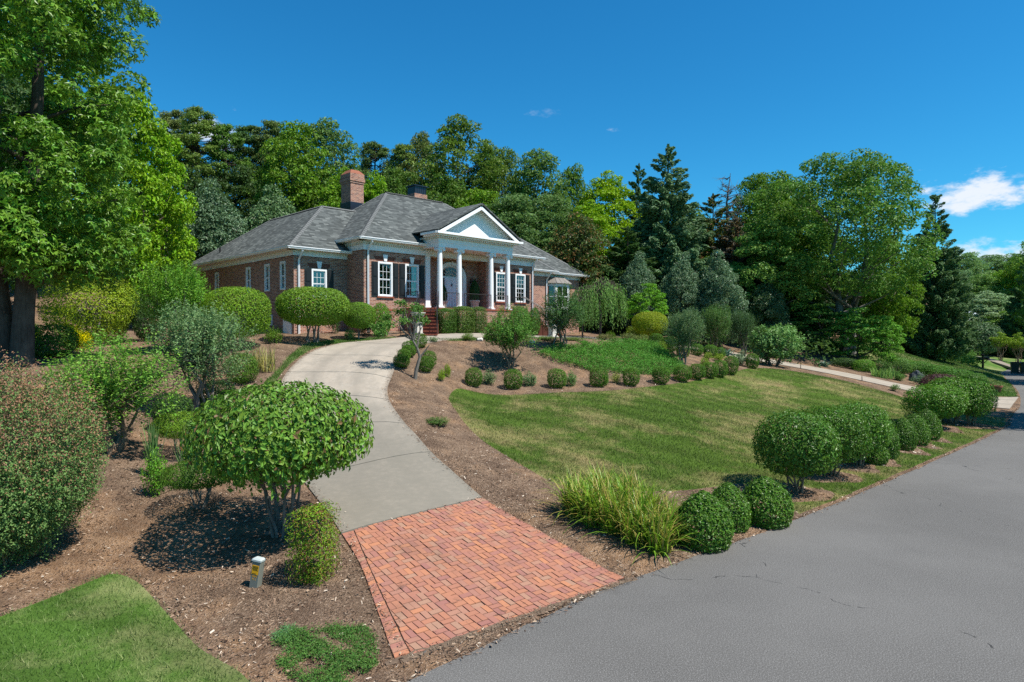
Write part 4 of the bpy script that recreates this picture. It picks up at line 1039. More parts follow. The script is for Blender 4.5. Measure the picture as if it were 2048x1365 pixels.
# ---- porch floor, stairs
pp = [(2.5, -.036), (2.5, -1.37), (3.3, -2.17), (9.8, -2.17), (10.6, -1.37), (10.6, -.036)]
pf = MB(); pf.prism(pp, 3.4, ZP - .09); pfo = pf.build('porch_base', M['brick'], house, uv=True)
def grow(q, k):
    c = Vector((6.55, -.9)); return [(u + math.copysign(k, u - 6.55), v - k if v < -.1 else v) for u, v in q]
MB().prism(grow(pp, .03), ZP - .088, ZP).build('porch_floor', M['tread'], pfo)
MB().box(AL0 + .001, AL1 - .001, -.035, AV + .1, ZP - .2, ZP - .003).build('porch_floor', M['tread'], pfo)
def stairs(cu, cv, du, dv, name='stairs'):
    """eight brick steps going down from (cu, cv) along (du, dv), slightly flared"""
    d = Vector((du, dv, 0)).normalized(); s = Vector((-d.y, d.x, 0))
    st = None
    for k in range(8):
        zt = ZP - .178 * (k + 1); w = .56 + .018 * k; x0, x1 = .29 * k, .29 * (k + 1)
        Mx = Matrix(((d.x, s.x, 0, cu), (d.y, s.y, 0, cv), (0, 0, 1, 0), (0, 0, 0, 1)))
        r_ = MB(); r_.box(x0 - .0 if k else .0, x1, -w, w, 3.3, zt - .055, Mx)
        t = MB(); nb = 10
        for q in range(nb): t.box(x0 + .001, x1 + .025, -w - .01 + (2 * w + .02) * q / nb + .004, -w - .01 + (2 * w + .02) * (q + 1) / nb - .004, zt - .053, zt, Mx)
        if st is None: st = r_.build('stairs', M['riser'], house)
        else: r_.build('riser', M['riser'], st)
        q = t.build('tread', M['tread'], st); q['kind'] = 'stuff'
    return d, s
stairs(2.9, -1.77, -1, -1); stairs(10.2, -1.77, 1, -1)

# ---- railings: every one its own frame of rails and pickets
def railing(path, hgt=.86, step=.115, ends=True, drop=True):
    """iron railing along a 3D foot path"""
    P = [Vector(q) for q in path]; m = MB()
    L = [0]
    for a, b in zip(P[:-1], P[1:]): L.append(L[-1] + (b - a).length)
    def at(s):
        for i in range(len(P) - 1):
            if s <= L[i + 1] + 1e-6: return P[i].lerp(P[i + 1], (s - L[i]) / max(1e-6, L[i + 1] - L[i]))
        return P[-1]
    ss = np.linspace(0, L[-1], max(2, int(L[-1] / .2) + 1))
    up_ = Vector((0, 0, hgt)); m.tube([at(s) + up_ for s in ss], .021, 6); m.tube([at(s) + Vector((0, 0, .09)) for s in ss], .012, 4)
    for s in np.arange(step / 2, L[-1], step): m.tube([at(s) + Vector((0, 0, .09)), at(s) + up_], .0085, 4)
    for s in (0, L[-1]): m.tube([at(s), at(s) + Vector((0, 0, hgt + .02))], .018, 6)
    m.build('railing', M['iron'], house)
RV = -1.62
railing([(PC - 2.4, RV, ZP), (PC - 1.42, RV, ZP)]); railing([(PC - 1.04, RV, ZP), (PC + 1.04, RV, ZP)]); railing([(PC + 1.42, RV, ZP), (PC + 2.43, RV, ZP)])
railing([(2.58, -.15, ZP), (2.58, -1.2, ZP)]); railing([(10.52, -.15, ZP), (10.52, -1.2, ZP)])
def stair_rail(cu, cv, du, dv, side):
    d = Vector((du, dv, 0)).normalized(); s = Vector((-d.y, d.x, 0)) * side; c = Vector((cu, cv, 0)); pth = []
    for t in np.linspace(-.05, 2.3, 9):
        w = .50 + .06 * t + (.12 * max(0, t - 1.7)); pth.append(c + d * t + s * w + Vector((0, 0, ZP - .178 * max(0, (t + .0) / .29))))
    railing(pth, .84, .14)
for sd_ in (-1, 1): stair_rail(2.9, -1.77, -1, -1, sd_); stair_rail(10.2, -1.77, 1, -1, sd_)

# ---- front door with fanlight and arched surround
dc = 6.56; dv_ = AV
sr = MB(); n = 20; zs = 7.30; r0, r1 = .86, 1.13
arc = lambda r, k: (dc + r * math.cos(math.pi * k / n), zs + r * .78 * math.sin(math.pi * k / n))
for k in range(n):
    q = [arc(r1, k), arc(r1, k + 1), arc(r0, k + 1), arc(r0, k)]
    sr.add([(x, dv_ - .07, z) for x, z in q] + [(x, dv_ + .05, z) for x, z in q], [(3, 2, 1, 0), (4, 5, 6, 7), (0, 1, 5, 4), (2, 3, 7, 6)])
for s in (-1, 1): sr.box(min(dc + s * r0, dc + s * r1), max(dc + s * r0, dc + s * r1), dv_ - .07, dv_ + .05, ZP, zs)
sr.box(dc - .06, dc + .06, dv_ - .11, dv_ - .071, zs + .67, zs + .93)
sro = sr.build('door_surround', M['white'], house)
MB().box(dc - .86, dc + .86, dv_ + .06, dv_ + .1, ZP, 8.0).build('door_recess', M['white'], sro)
fan = MB(); vs = [(dc, dv_ + .035, zs + .03)] + [(dc + .74 * math.cos(math.pi * k / n), dv_ + .035, zs + .03 + .56 * math.sin(math.pi * k / n)) for k in range(n + 1)]
fan.add(vs, [(0, k + 1, k + 2) for k in range(n)]); fan.build('fanlight', mat_plain('dark_fanlight_glass', (.02, .025, .03), .08, .6, .1), sro)
fb = MB()
for k in range(1, 8):
    a = math.pi * k / 8; fb.tube([(dc + .16 * math.cos(a), dv_ + .025, zs + .03 + .12 * math.sin(a)), (dc + .74 * math.cos(a), dv_ + .025, zs + .03 + .56 * math.sin(a))], .012, 4)
for r in (.16, .45, .75): fb.tube([(dc + r * math.cos(math.pi * k / n), dv_ + .02, zs + .03 + r * .757 * math.sin(math.pi * k / n)) for k in range(n + 1)], .014, 4)
fb.build('glazing_bars', M['cream'], sro)
for s in (-1, 1):
    MB().box(dc + s * .63 - .1, dc + s * .63 + .1, dv_ + .03, dv_ + .055, ZP + .5, zs - .1).build('sidelight', mat_plain('dark_sidelight_glass', (.02, .025, .03), .08, .6, .1), sro)
dr = MB(); dr.box(dc - .48, dc + .48, dv_ + .0, dv_ + .055, ZP + .01, zs - .06)
for (a, b, c, d) in ((-.38, -.05, .2, .75), (.05, .38, .2, .75), (-.38, -.05, .85, 1.8), (.05, .38, .85, 1.8)): dr.box(dc + a, dc + b, dv_ - .016, dv_ - .0005, ZP + c, ZP + d)
dro = dr.build('door', mat_plain('pale_lavender_door_paint', (.66, .68, .76), .4, .4, .03), house)
kn = MB(); kn.lathe([(.01, 0), (.035, .02), (.035, .06), (.02, .09), (.045, .12), (.03, .16), (.005, .17)], 10, (dc, dv_ - .06, ZP + 1.42)); kn.build('knocker', M['iron'], dro)
hd = MB(); hd.box(dc + .39, dc + .43, dv_ - .05, dv_ - .0, ZP + .85, ZP + 1.2); hd.tube([(dc + .41, dv_ - .02, ZP + .9), (dc + .41, dv_ - .08, ZP + .95), (dc + .41, dv_ - .08, ZP + 1.1), (dc + .41, dv_ - .02, ZP + 1.15)], .014, 6); hd.build('handle', M['iron'], dro)
MB().box(dc - .44, dc + .44, dv_ - .012, dv_ - .0008, ZP + .02, ZP + .17).build('kick_plate', M['brass'], dro)
# wall lantern
lu = 8.1; ln = MB(); ln.box(lu - .05, lu + .05, AV - .03, AV - .001, 6.95, 7.25); ln.tube([(lu, AV - .03, 7.2), (lu, AV - .12, 7.34), (lu, AV - .2, 7.3), (lu, AV - .2, 7.2)], .014, 6)
ln.lathe([(.02, .62), (.03, .55), (.12, .42), (.13, .40)], 6, (lu, AV - .2, 6.62)); ln.lathe([(.02, -.09), (.05, -.04), (.09, 0), (.095, .02)], 6, (lu, AV - .2, 6.62))
for k in range(6):
    a = math.pi * 2 * k / 6; ln.tube([(lu + .09 * math.cos(a), AV - .2 + .09 * math.sin(a), 6.63), (lu + .122 * math.cos(a), AV - .2 + .122 * math.sin(a), 7.03)], .01, 4)
lo = ln.build('wall_lantern', M['iron'], house); l2 = MB(); l2.lathe([(.083, .02), (.112, .40)], 6, (lu, AV - .2, 6.62)); l2.build('pane', M['glass'], lo)

# ---- chimneys, downspouts, basement door
def chimney(uc, vc, wu, wv, z0, z1, cap):
    m = MB(); m.box(uc - wu / 2, uc + wu / 2, vc - wv / 2, vc + wv / 2, z0, z1 - .62)
    for k, (e, a, b) in enumerate(((.035, .62, .50), (.07, .498, .30), (.035, .298, .0))): m.box(uc - wu / 2 - e, uc + wu / 2 + e, vc - wv / 2 - e, vc + wv / 2 + e, z1 - a, z1 - b)
    c = m.build('chimney', M['brick'], r_main, uv=True)
    MB().box(uc - wu / 2 - .04, uc + wu / 2 + .04, vc - wv / 2 - .04, vc + wv / 2 + .04, z0, 12.28 if cap == 'clay' else z0 + .1).build('chimney_flashing', M['metal_black'], r_main)
    if cap == 'clay':
        q = MB(); n0 = [(-1, -1), (1, -1), (1, 1), (-1, 1)]; q.add([(uc + a * wu * .53, vc + b * wv * .53, z1 + .001) for a, b in n0] + [(uc + a * wu * .30, vc + b * wv * .30, z1 + .27) for a, b in n0], [(0, 1, 5, 4), (1, 2, 6, 5), (2, 3, 7, 6), (3, 0, 4, 7), (4, 5, 6, 7), (3, 2, 1, 0)]); q.build('chimney_cap', M['terracotta'], r_main)
    else:
        q = MB(); q.box(uc - wu / 2 + .02, uc + wu / 2 - .02, vc - wv / 2 + .02, vc + wv / 2 - .02, z1 + .001, z1 + .52); q.box(uc - wu / 2 - .08, uc + wu / 2 + .08, vc - wv / 2 - .08, vc + wv / 2 + .08, z1 + .521, z1 + .58)
        for k in range(6):
            a = uc - wu / 2 + .05 + k * (wu - .1) / 5; q.box(a - .012, a + .012, vc - wv / 2 + .0, vc - wv / 2 + .0195, z1 + .05, z1 + .5)
        q.build('chimney_cap', M['metal_black'], r_main)
chimney(3.95, 7.6, .95, 1.15, 10.8, 14.12, 'clay'); chimney(8.65, 7.0, 1.0, .85, 10.8, 13.45, 'metal')
def downspout(u, v, nu, nv, ze, over=.45):
    n = Vector((nu, nv, 0)); p = Vector((u, v, 0)); Z = lambda z: Vector((0, 0, z)); m = MB()
    m.tube([p + n * (over + .02) + Z(ze - .14), p + n * (over + .02) + Z(ze - .22), p + n * .10 + Z(ze - .62), p + n * .08 + Z(ze - .75), p + n * .08 + Z(3.9), p + n * .12 + Z(3.82), p + n * .4 + Z(3.75)], .058, 4)
    m.build('downspout', M['white'], house)
downspout(.22, 0, 0, -1, EM); downspout(12.8, 0, 0, -1, EM); downspout(-2.8, 1.68, 0, -1, EW); downspout(15.6, 1.27, 0, -1, EW)
bd = MB(); bd.box(-3.115, -3.042, 1.9, 2.75, 3.6, 5.05); bd.box(-3.135, -3.1155, 1.98, 2.67, 3.65, 4.95); bd.build('basement_door', M['white'], house)
fl = MB(); fl.box(-3.35, -3.041, 1.8, 2.9, 5.20, 5.27); fl.build('door_hood', M['white'], house)
bwn = MB(); bwn.box(-3.10, -3.042, 4.1, 5.0, 4.35, 4.9); bwo = bwn.build('basement_window', M['white'], house); MB().box(-3.112, -3.101, 4.17, 4.93, 4.42, 4.83).build('pane', mat_plain('dark_basement_glass', (.02, .025, .03), .08, .6, .1), bwo)
# ------------------------------------------------------------------ plant meshes
def unit(a): return a / np.maximum(np.linalg.norm(a, axis=-1, keepdims=True), 1e-9)
def leaves_np(C, N, size, rng, aspect=.5, fold=.22, tipdir=None, tipmix=.0, shape='leaf'):
    """one leaf per centre: C centre, N face normal, size length; folded along its midrib"""
    n = len(C); N = unit(N); T = rng.normal(size=(n, 3))
    if tipdir is not None: T = T * (1 - tipmix) + unit(tipdir) * tipmix * 1.7
    T = unit(T - (T * N).sum(1, keepdims=True) * N); B = np.cross(N, T); s = np.broadcast_to(np.asarray(size, float), (n,))[:, None]
    if shape == 'star':      # three pointed lobes
        c = C - T * s * .38; v = [c]; f = []
        for k, (a, l) in enumerate(((-1.05, .75), (0, 1.0), (1.05, .75))):
            d = T * math.cos(a) + B * math.sin(a); w = np.cross(N, d)
            v += [c + d * s * .42 * l - w * s * .17 + N * s * .03, c + d * s * l - N * s * fold * .6, c + d * s * .42 * l + w * s * .17 + N * s * .03]
            f += [(0, 3 * k + 1, 3 * k + 2), (0, 3 * k + 2, 3 * k + 3)]
        V = np.stack(v, 1); m = V.shape[1]; F = np.array(f)
    elif shape == 'quad':
        V = np.stack([C - T * s / 2 - B * s * aspect / 2, C + T * s / 2 - B * s * aspect / 2, C + T * s / 2 + B * s * aspect / 2, C - T * s / 2 + B * s * aspect / 2], 1); m = 4; F = np.array([(0, 1, 2), (0, 2, 3)])
    else:
        up = N * s * fold * aspect
        V = np.stack([C - T * s / 2, C - B * s * aspect / 2 + up + T * s * .04, C + T * s / 2 - N * s * .06, C + B * s * aspect / 2 + up + T * s * .04], 1); m = 4; F = np.array([(0, 1, 2), (0, 2, 3)])
    FF = (np.arange(n)[:, None, None] * m + F[None]).reshape(-1, 3)
    return V.reshape(-1, 3), FF
def leaf_me(name, *parts):
    V, F, o = [], [], 0
    for v, f in parts: V.append(v); F.append(f + o); o += len(v)
    return mesh_np(name, np.vstack(V), np.vstack(F))
def sph(rng, n):
    return unit(rng.normal(size=(n, 3)))
def lobes(rng, k=5, amp=.2):
    d = sph(rng, k); f = rng.uniform(1.5, 3.2, k); p = rng.uniform(0, 6.28, k)
    return lambda D: 1 + amp * np.sin((D @ d.T) * f * 2 + p).mean(1) * 2.2
def clump_fill(rng, C, R, per, squash=.7, shell=.55, up=.55, out=.6, rnd=.55):
    """leaf centres and normals on leaf clumps: upper shells lit, gaps between"""
    K = len(C); R = np.broadcast_to(R, (K,)); i = np.repeat(np.arange(K), np.broadcast_to(per, (K,))); n = len(i); D = sph(rng, n)
    D[:, 2] = np.where(rng.uniform(size=n) < .35, np.abs(D[:, 2]), D[:, 2])
    r = R[i] * rng.uniform(shell, 1.0, n) ** .8
    P = C[i] + D * r[:, None] * np.array([1, 1, squash])
    N = D * out + np.array([0, 0, up]) + rng.normal(size=(n, 3)) * rnd
    return P, N, D, i
def trunk_mesh(name, stems, n=8):
    mb = MB()
    for path, radii in stems: mb.tube(path, radii, n)
    return mb.mesh(name, True)
def bent(rng, p, q, k=5, wob=.06):
    p = np.array(p, float); q = np.array(q, float); L = np.linalg.norm(q - p); t = np.linspace(0, 1, k)
    P = p + (q - p) * t[:, None]; P[1:-1] += rng.normal(size=(k - 2, 3)) * wob * L; return [tuple(a) for a in P]

def tree_broad(seed, Ht=16, Wd=10, base=.22, prof=(.55, 1.0, .55), K=110, cr=1.05, per=105, leaf=.30, squash=.68, trunk_r=.24, aspect=.55, shape='leaf', lob=.2, inner=.25, up=.55, twin=False, trunk_n=8, limb=16):
    rng = np.random.default_rng(seed); z0 = Ht * base; hc = Ht - z0; lf = lobes(rng, 6, lob)
    # crown profile: width at the bottom, at two fifths, near the top
    K2 = K * 5; tt = rng.beta(1.25, 1.05, K2); ang = rng.uniform(0, 2 * math.pi, K2)
    pr = np.interp(tt, [0, .12, .42, .75, 1.0], [prof[0] * .75, prof[0], prof[1], (prof[1] + prof[2]) / 2 * .92, prof[2] * .32])
    rr = np.where(rng.uniform(size=K2) < inner, rng.uniform(.2, .7, K2), rng.uniform(.78, 1.0, K2))
    D = np.stack([np.cos(ang), np.sin(ang), tt * 2 - 1], 1)
    ra = Wd / 2 * pr * rr * lf(unit(D)) - cr * .35
    C = np.stack([np.cos(ang) * ra, np.sin(ang) * ra, z0 + tt * (hc - cr * squash) + rng.normal(0, .15, K2)], 1)
    # keep clumps apart
    keep = []
    for i in range(len(C)):
        if all(np.linalg.norm(C[i] - C[j]) > cr * .72 for j in keep): keep.append(i)
        if len(keep) >= K: break
    C = C[keep]; R = cr * rng.uniform(.6, 1.15, len(C))
    P, N, D, idx = clump_fill(rng, C, R, np.maximum(12, (per * (R / cr) ** 2).astype(int)), squash, up=up)
    S = leaf * rng.uniform(.6, 1.2, len(P))
    crown = leaf_me('crown', leaves_np(P, N, S, rng, aspect, shape=shape))
    stems = []
    tops = [(rng.normal(0, .3), rng.normal(0, .3), Ht * .82)]
    if twin: tops = [(-Wd * .10, .1, Ht * .74), (Wd * .13, -.1, Ht * .8)]
    for a, tp in enumerate(tops):
        b0 = (0, 0, -.6) if not twin else ((-.35 + .7 * a), 0, -.6)
        pth = bent(rng, b0, tp, 7, .018); rads = [trunk_r * q for q in (1.3, 1.0, .86, .7, .5, .32, .12)]
        stems.append((pth, rads))
        order = rng.permutation(len(C))[:limb // len(tops)]
        for j in order:
            c = C[j]; zz = max(z0 * .75, min(Ht * .7, c[2] - np.hypot(c[0], c[1]) * .6)); t = np.clip((zz + .6) / (tp[2] + .6), 0, .98); q = np.array(pth); kx = t * 6; ii = int(min(kx, 5)); s = q[ii] + (q[ii + 1] - q[ii]) * (kx - ii)
            r0 = trunk_r * (1 - t) * .5 + .03
            stems.append((bent(rng, s, c, 4, .05), [r0, r0 * .7, r0 * .45, .015]))
    return trunk_mesh('trunk', stems, trunk_n), crown
def tree_pine(seed, Ht=17, Wd=7, base=.42, K=46, per=150, leaf=.42, trunk_r=.2):
    rng = np.random.default_rng(seed); C = []; stems = [([(0, 0, -.5), (.1, 0, Ht * .35), (-.05, .1, Ht * .7), (0, 0, Ht * .97)], [trunk_r * 1.2, trunk_r, trunk_r * .65, .04])]
    for k in range(K):
        t = rng.beta(1.5, 1.1); z = Ht * (base + (1 - base) * t); R_ = Wd / 2 * (1 - t) ** .55 * rng.uniform(.45, 1.05) + .25; a = rng.uniform(0, 6.28)
        c = (math.cos(a) * R_, math.sin(a) * R_, z + R_ * rng.uniform(-.05, .3)); C.append(c)
        stems.append((bent(rng, (0, 0, z - .3), c, 4, .05), [.05, .04, .03, .012]))
    for k in range(14):                                    # dead snags on the bare trunk
        z = Ht * rng.uniform(.2, base); a = rng.uniform(0, 6.28); L = rng.uniform(.5, 1.6); stems.append(([(0, 0, z), (math.cos(a) * L, math.sin(a) * L, z - .1)], [.025, .008]))
    C.append((0, 0, Ht - .3)); C = np.array(C); R = rng.uniform(.42, .85, len(C))
    P, N, D, i = clump_fill(rng, C, R, (per * R).astype(int), .55, .15, .5, .7, .5)
    return trunk_mesh('trunk', stems, 6), leaf_me('crown', leaves_np(P, N, leaf * rng.uniform(.6, 1.1, len(P)), rng, .3, tipdir=D + np.array([0, 0, .5]), tipmix=.6))
def tree_cone(seed, Ht=15, Wd=6, base=.03, K=190, per=75, leaf=.34, power=.8, trunk_r=.2, rag=.3, droop=.1):
    rng = np.random.default_rng(seed); t = rng.beta(1.0, 1.6, K); a = rng.uniform(0, 6.28, K); z = Ht * (base + (1 - base) * t)
    R_ = (Wd / 2 * (1 - t) ** power + .12) * rng.uniform(1 - rag, 1.12, K)
    C = np.stack([np.cos(a) * R_ * .82, np.sin(a) * R_ * .82, z], 1); C = np.vstack([C, [[0, 0, Ht * .985], [0, 0, Ht * .95]]]); R = np.r_[np.clip(R_ * .46, .36, 1.1), .26, .36]
    dirs = np.stack([np.cos(a), np.sin(a), np.full(K, .55 - droop)], 1); dirs = np.vstack([dirs, [[0, 0, 1], [0, 0, 1]]])
    i = np.repeat(np.arange(len(C)), np.maximum(10, (per * (R / .6) ** 1.3).astype(int))); n = len(i)
    al = rng.uniform(-.5, .75, n); D = sph(rng, n)
    P = C[i] + unit(dirs)[i] * (al * R[i] * 1.5)[:, None] + D * (R[i] * .5 * (1 - al * .8))[:, None] * np.array([1, 1, .7])
    N = D * .8 + np.array([0, 0, .7]) + rng.normal(size=(n, 3)) * .3
    stems = [([(0, 0, -.5), (0, 0, Ht * .5), (0, 0, Ht * .95)], [trunk_r * 1.2, trunk_r * .7, .03])]
    for k in range(26): stems.append(([(0, 0, C[k][2] - R_[k] * .35), tuple(C[k])], [.045, .012]))
    return trunk_mesh('trunk', stems, 6), leaf_me('crown', leaves_np(P, N, leaf * rng.uniform(.6, 1.15, n), rng, .36, tipdir=dirs[i] + D * .4, tipmix=.75))
def stems_multi(rng, n, Ht, spread, r, base_r=.10, top=.55, k=5, wob=.05, lean=1.0):
    out = []
    for j in range(n):
        a = 2 * math.pi * j / n + rng.uniform(-.4, .4); b = base_r * rng.uniform(.4, 1)
        p = (math.cos(a) * b, math.sin(a) * b, -.15); q = (math.cos(a) * spread * lean * rng.uniform(.5, 1), math.sin(a) * spread * lean * rng.uniform(.5, 1), Ht * top * rng.uniform(.85, 1.1))
        out.append((bent(rng, p, q, k, wob), list(np.linspace(r * rng.uniform(.8, 1.2), r * .35, k))))
    return out
def twig_crown(rng, M_, Ht, Wd, z0, leaf, per, down=.25, prof=None, upw=.9, aspect=.5, lob=.25, inner=.35, tl=.5, starts=None):
    """leafy twigs pointing up and out through the crown; leaves sit along each twig"""
    lf = lobes(rng, 6, lob); D = sph(rng, M_); D[:, 2] = np.abs(D[:, 2]) * np.where(rng.uniform(size=M_) < down, -.8, 1)
    u = np.where(rng.uniform(size=M_) < inner, rng.uniform(.25, .75, M_), rng.uniform(.75, 1.0, M_))
    c0 = np.array([0, 0, z0 + (Ht - z0) * .42]); ax = np.array([Wd / 2, Wd / 2, 1.0])
    sc = np.where(D[:, 2] > 0, (Ht - c0[2]), (c0[2] - z0))
    E = c0 + np.stack([D[:, 0] * Wd / 2, D[:, 1] * Wd / 2, D[:, 2] * sc], 1) * (u * lf(D))[:, None]
    T = unit(D * np.array([1, 1, .6]) + np.array([0, 0, upw]) + rng.normal(size=(M_, 3)) * .3); L = tl * rng.uniform(.6, 1.3, M_)
    i = np.repeat(np.arange(M_), per); n = len(i); s = np.tile(np.linspace(0, 1, per), M_)
    side = unit(rng.normal(size=(n, 3))); side = unit(side - (side * T[i]).sum(1, keepdims=True) * T[i])
    P = E[i] - T[i] * (L[i] * (1 - s))[:, None] + side * leaf * .5
    N = T[i] * .4 + np.array([0, 0, .6]) + rng.normal(size=(n, 3)) * .45
    return P, N, side + T[i] * .5, E - T * L[:, None], T, L
def shrub_twig(seed, Ht, Wd, z0, M_, per, leaf, nst=6, stem_r=.03, spread=.5, aspect=.5, upw=.9, lob=.25, tl=.45, inner=.35, base_r=.1, top=.55, down=.25):
    rng = np.random.default_rng(seed)
    P, N, S, E0, T, L = twig_crown(rng, M_, Ht, Wd, z0, leaf, per, down, upw=upw, lob=lob, tl=tl, inner=inner)
    st = stems_multi(rng, nst, Ht, Wd * spread * .5, stem_r, base_r, top)
    for j in rng.permutation(M_)[:60]:
        s = st[rng.integers(nst)][0]; st.append(([s[-2], tuple(E0[j]), tuple(E0[j] + T[j] * L[j] * .8)], [stem_r * .3, stem_r * .18, stem_r * .06]))
    return trunk_mesh('stems', st, 6), leaf_me('crown', leaves_np(P, N, leaf * rng.uniform(.6, 1.2, len(P)), rng, aspect, tipdir=S, tipmix=.7))
def clipped(seed, Wd, Ht, z0, n, leaf, power=2.3, squ=1.0, depth=.18, rough=.03, aspect=.58, boxy=None, under=.25, up=.35, nlay=None):
    """sheared plant: leaves packed in the outer skin of a superellipsoid from z0 to Ht"""
    rng = np.random.default_rng(seed); D = sph(rng, n); hz = (Ht - z0) / 2; c = np.array([0, 0, (Ht + z0) / 2])
    e = np.array(boxy if boxy else (power,) * 3)
    k = (np.abs(D[:, 0]) ** power + np.abs(D[:, 1]) ** power + np.abs(D[:, 2]) ** power) ** (-1 / power)
    S = D * k[:, None]
    if under < 1: S[:, 2] = np.where(S[:, 2] < 0, np.sign(S[:, 2]) * np.abs(S[:, 2]) ** 1.0, S[:, 2])
    lf = lobes(rng, 8, rough); lay = 1 - depth * rng.uniform(size=n) ** 1.6
    P = c + S * np.array([Wd / 2, Wd / 2 * squ, hz]) * (lay * lf(D))[:, None] + rng.normal(size=(n, 3)) * leaf * .25
    N = D * 1.05 + np.array([0, 0, up]) + rng.normal(size=(n, 3)) * .42
    return leaves_np(P, N, leaf * rng.uniform(.6, 1.25, n), rng, aspect)
def shoots(seed, Wd, Ht, z0, n, L, leaf, per=7, up=.8):
    """stray young shoots standing out of a sheared plant"""
    rng = np.random.default_rng(seed); D = sph(rng, n); D[:, 2] = np.where(D[:, 2] < -.2, -D[:, 2], D[:, 2]); c = np.array([0, 0, (Ht + z0) / 2])
    E = c + D * np.array([Wd / 2, Wd / 2, (Ht - z0) / 2]) * .97; T = unit(D + np.array([0, 0, up]) + rng.normal(size=(n, 3)) * .4); l = L * rng.uniform(.4, 1.2, n)
    i = np.repeat(np.arange(n), per); s = np.tile(np.linspace(0, 1, per), n); side = unit(rng.normal(size=(len(i), 3)))
    P = E[i] + T[i] * (l[i] * s)[:, None] + side * leaf * .4
    return leaves_np(P, T[i] * .5 + np.array([0, 0, .6]) + rng.normal(size=(len(i), 3)) * .5, leaf * rng.uniform(.6, 1.1, len(i)), rng, .5, tipdir=side + T[i], tipmix=.6)
def egg(seed, Wd, Ht, n, leaf, pw=.75, depth=.2, zb=0.0):
    """sheared cone-topped dome"""
    rng = np.random.default_rng(seed); t = rng.uniform(0, 1, n) ** .9; a = rng.uniform(0, 6.28, n); lf = lobes(rng, 10, .06)
    r = Wd / 2 * np.interp(t, [0, .1, .3, .55, .8, .93, 1], [.80, .93, 1.0, .90, .58, .28, .04]); D = np.stack([np.cos(a), np.sin(a), (t - .35) * 1.6], 1); lay = 1 - depth * rng.uniform(size=n) ** 1.6
    P = np.stack([np.cos(a) * r, np.sin(a) * r, zb + (Ht - zb) * t], 1) * np.array([1, 1, 1.0]); P[:, :2] *= (lay * lf(unit(D)))[:, None]; P += rng.normal(size=(n, 3)) * leaf * .3
    return leaves_np(P, D * 1.05 + np.array([0, 0, .3]) + rng.normal(size=(n, 3)) * .42, leaf * rng.uniform(.6, 1.25, n), rng, .58)
def straps(seed, n, L, w, spread, arch=1.0, r0=.12, seg=5, upright=.0):
    """arching strap leaves"""
    rng = np.random.default_rng(seed); a = rng.uniform(0, 6.28, n); rb = r0 * np.sqrt(rng.uniform(size=n)); ab_ = rng.uniform(0, 6.28, n)
    base = np.stack([rb * np.cos(ab_), rb * np.sin(ab_), np.zeros(n)], 1); l = L * rng.uniform(.55, 1.1, n); el = rad(90) - np.abs(rng.normal(0, .32, n)) * spread
    d = np.stack([np.cos(a) * np.cos(el), np.sin(a) * np.cos(el), np.sin(el)], 1); p = base.copy(); V = []; g = arch * rng.uniform(.4, 1.3, n)
    wv = np.stack([-np.sin(a), np.cos(a), np.zeros(n)], 1)
    for k in range(seg + 1):
        f = k / seg; ww = w * (1 - f ** 2.2) * (.55 + .45 * min(1, f * 4)) / 2 + .001
        V += [p - wv * ww, p + wv * ww]; p = p + d * (l / seg)[:, None]; d = unit(d + np.stack([np.cos(a) * .12, np.sin(a) * .12, -np.full(n, .34)], 1) * (g * (f + .25))[:, None])
    V = np.stack(V, 1); m = V.shape[1]; F = []
    for k in range(seg): F += [(2 * k, 2 * k + 1, 2 * k + 3), (2 * k, 2 * k + 3, 2 * k + 2)]
    return V.reshape(-1, 3), (np.arange(n)[:, None, None] * m + np.array(F)[None]).reshape(-1, 3)

def plant(name, label, cat, pos, parts, color, scale=(1, 1, 1), rz=0.0, group=None):
    """a plant: an Empty at its foot with stems and leaf mass as its parts"""
    t = thing(name, label, cat, pos, rz, scale, group)
    for pn, me, mt in parts:
        o = link(pn, me, mt, t); o.color = (*color, 1)
    return t
def foot(px, Y): x = Wp(px, 700, Y)[0]; return (x, Y, h(x, Y) - .02)
def fit(px, Y, top, width, Wn, Hn, foot_px=None):
    """place at photo column px and distance Y; height up to photo row top, crown as wide as width photo pixels"""
    p = foot(px, Y); zt = Wp(px, top, Y)[2]; s = width / FPX * Y / Wn; return p, (s, s, max(.05, (zt - p[2])) / Hn)

# colours of the plants (base colours)
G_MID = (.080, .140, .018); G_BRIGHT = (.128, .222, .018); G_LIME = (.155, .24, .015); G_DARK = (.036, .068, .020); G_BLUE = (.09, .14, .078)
G_OLIVE = (.085, .105, .030); G_BOX = (.054, .108, .015); G_GOLD = (.20, .24, .02); YEL = (.55, .47, .015); G_GREY = (.105, .145, .075); PURP = (.05, .018, .028)
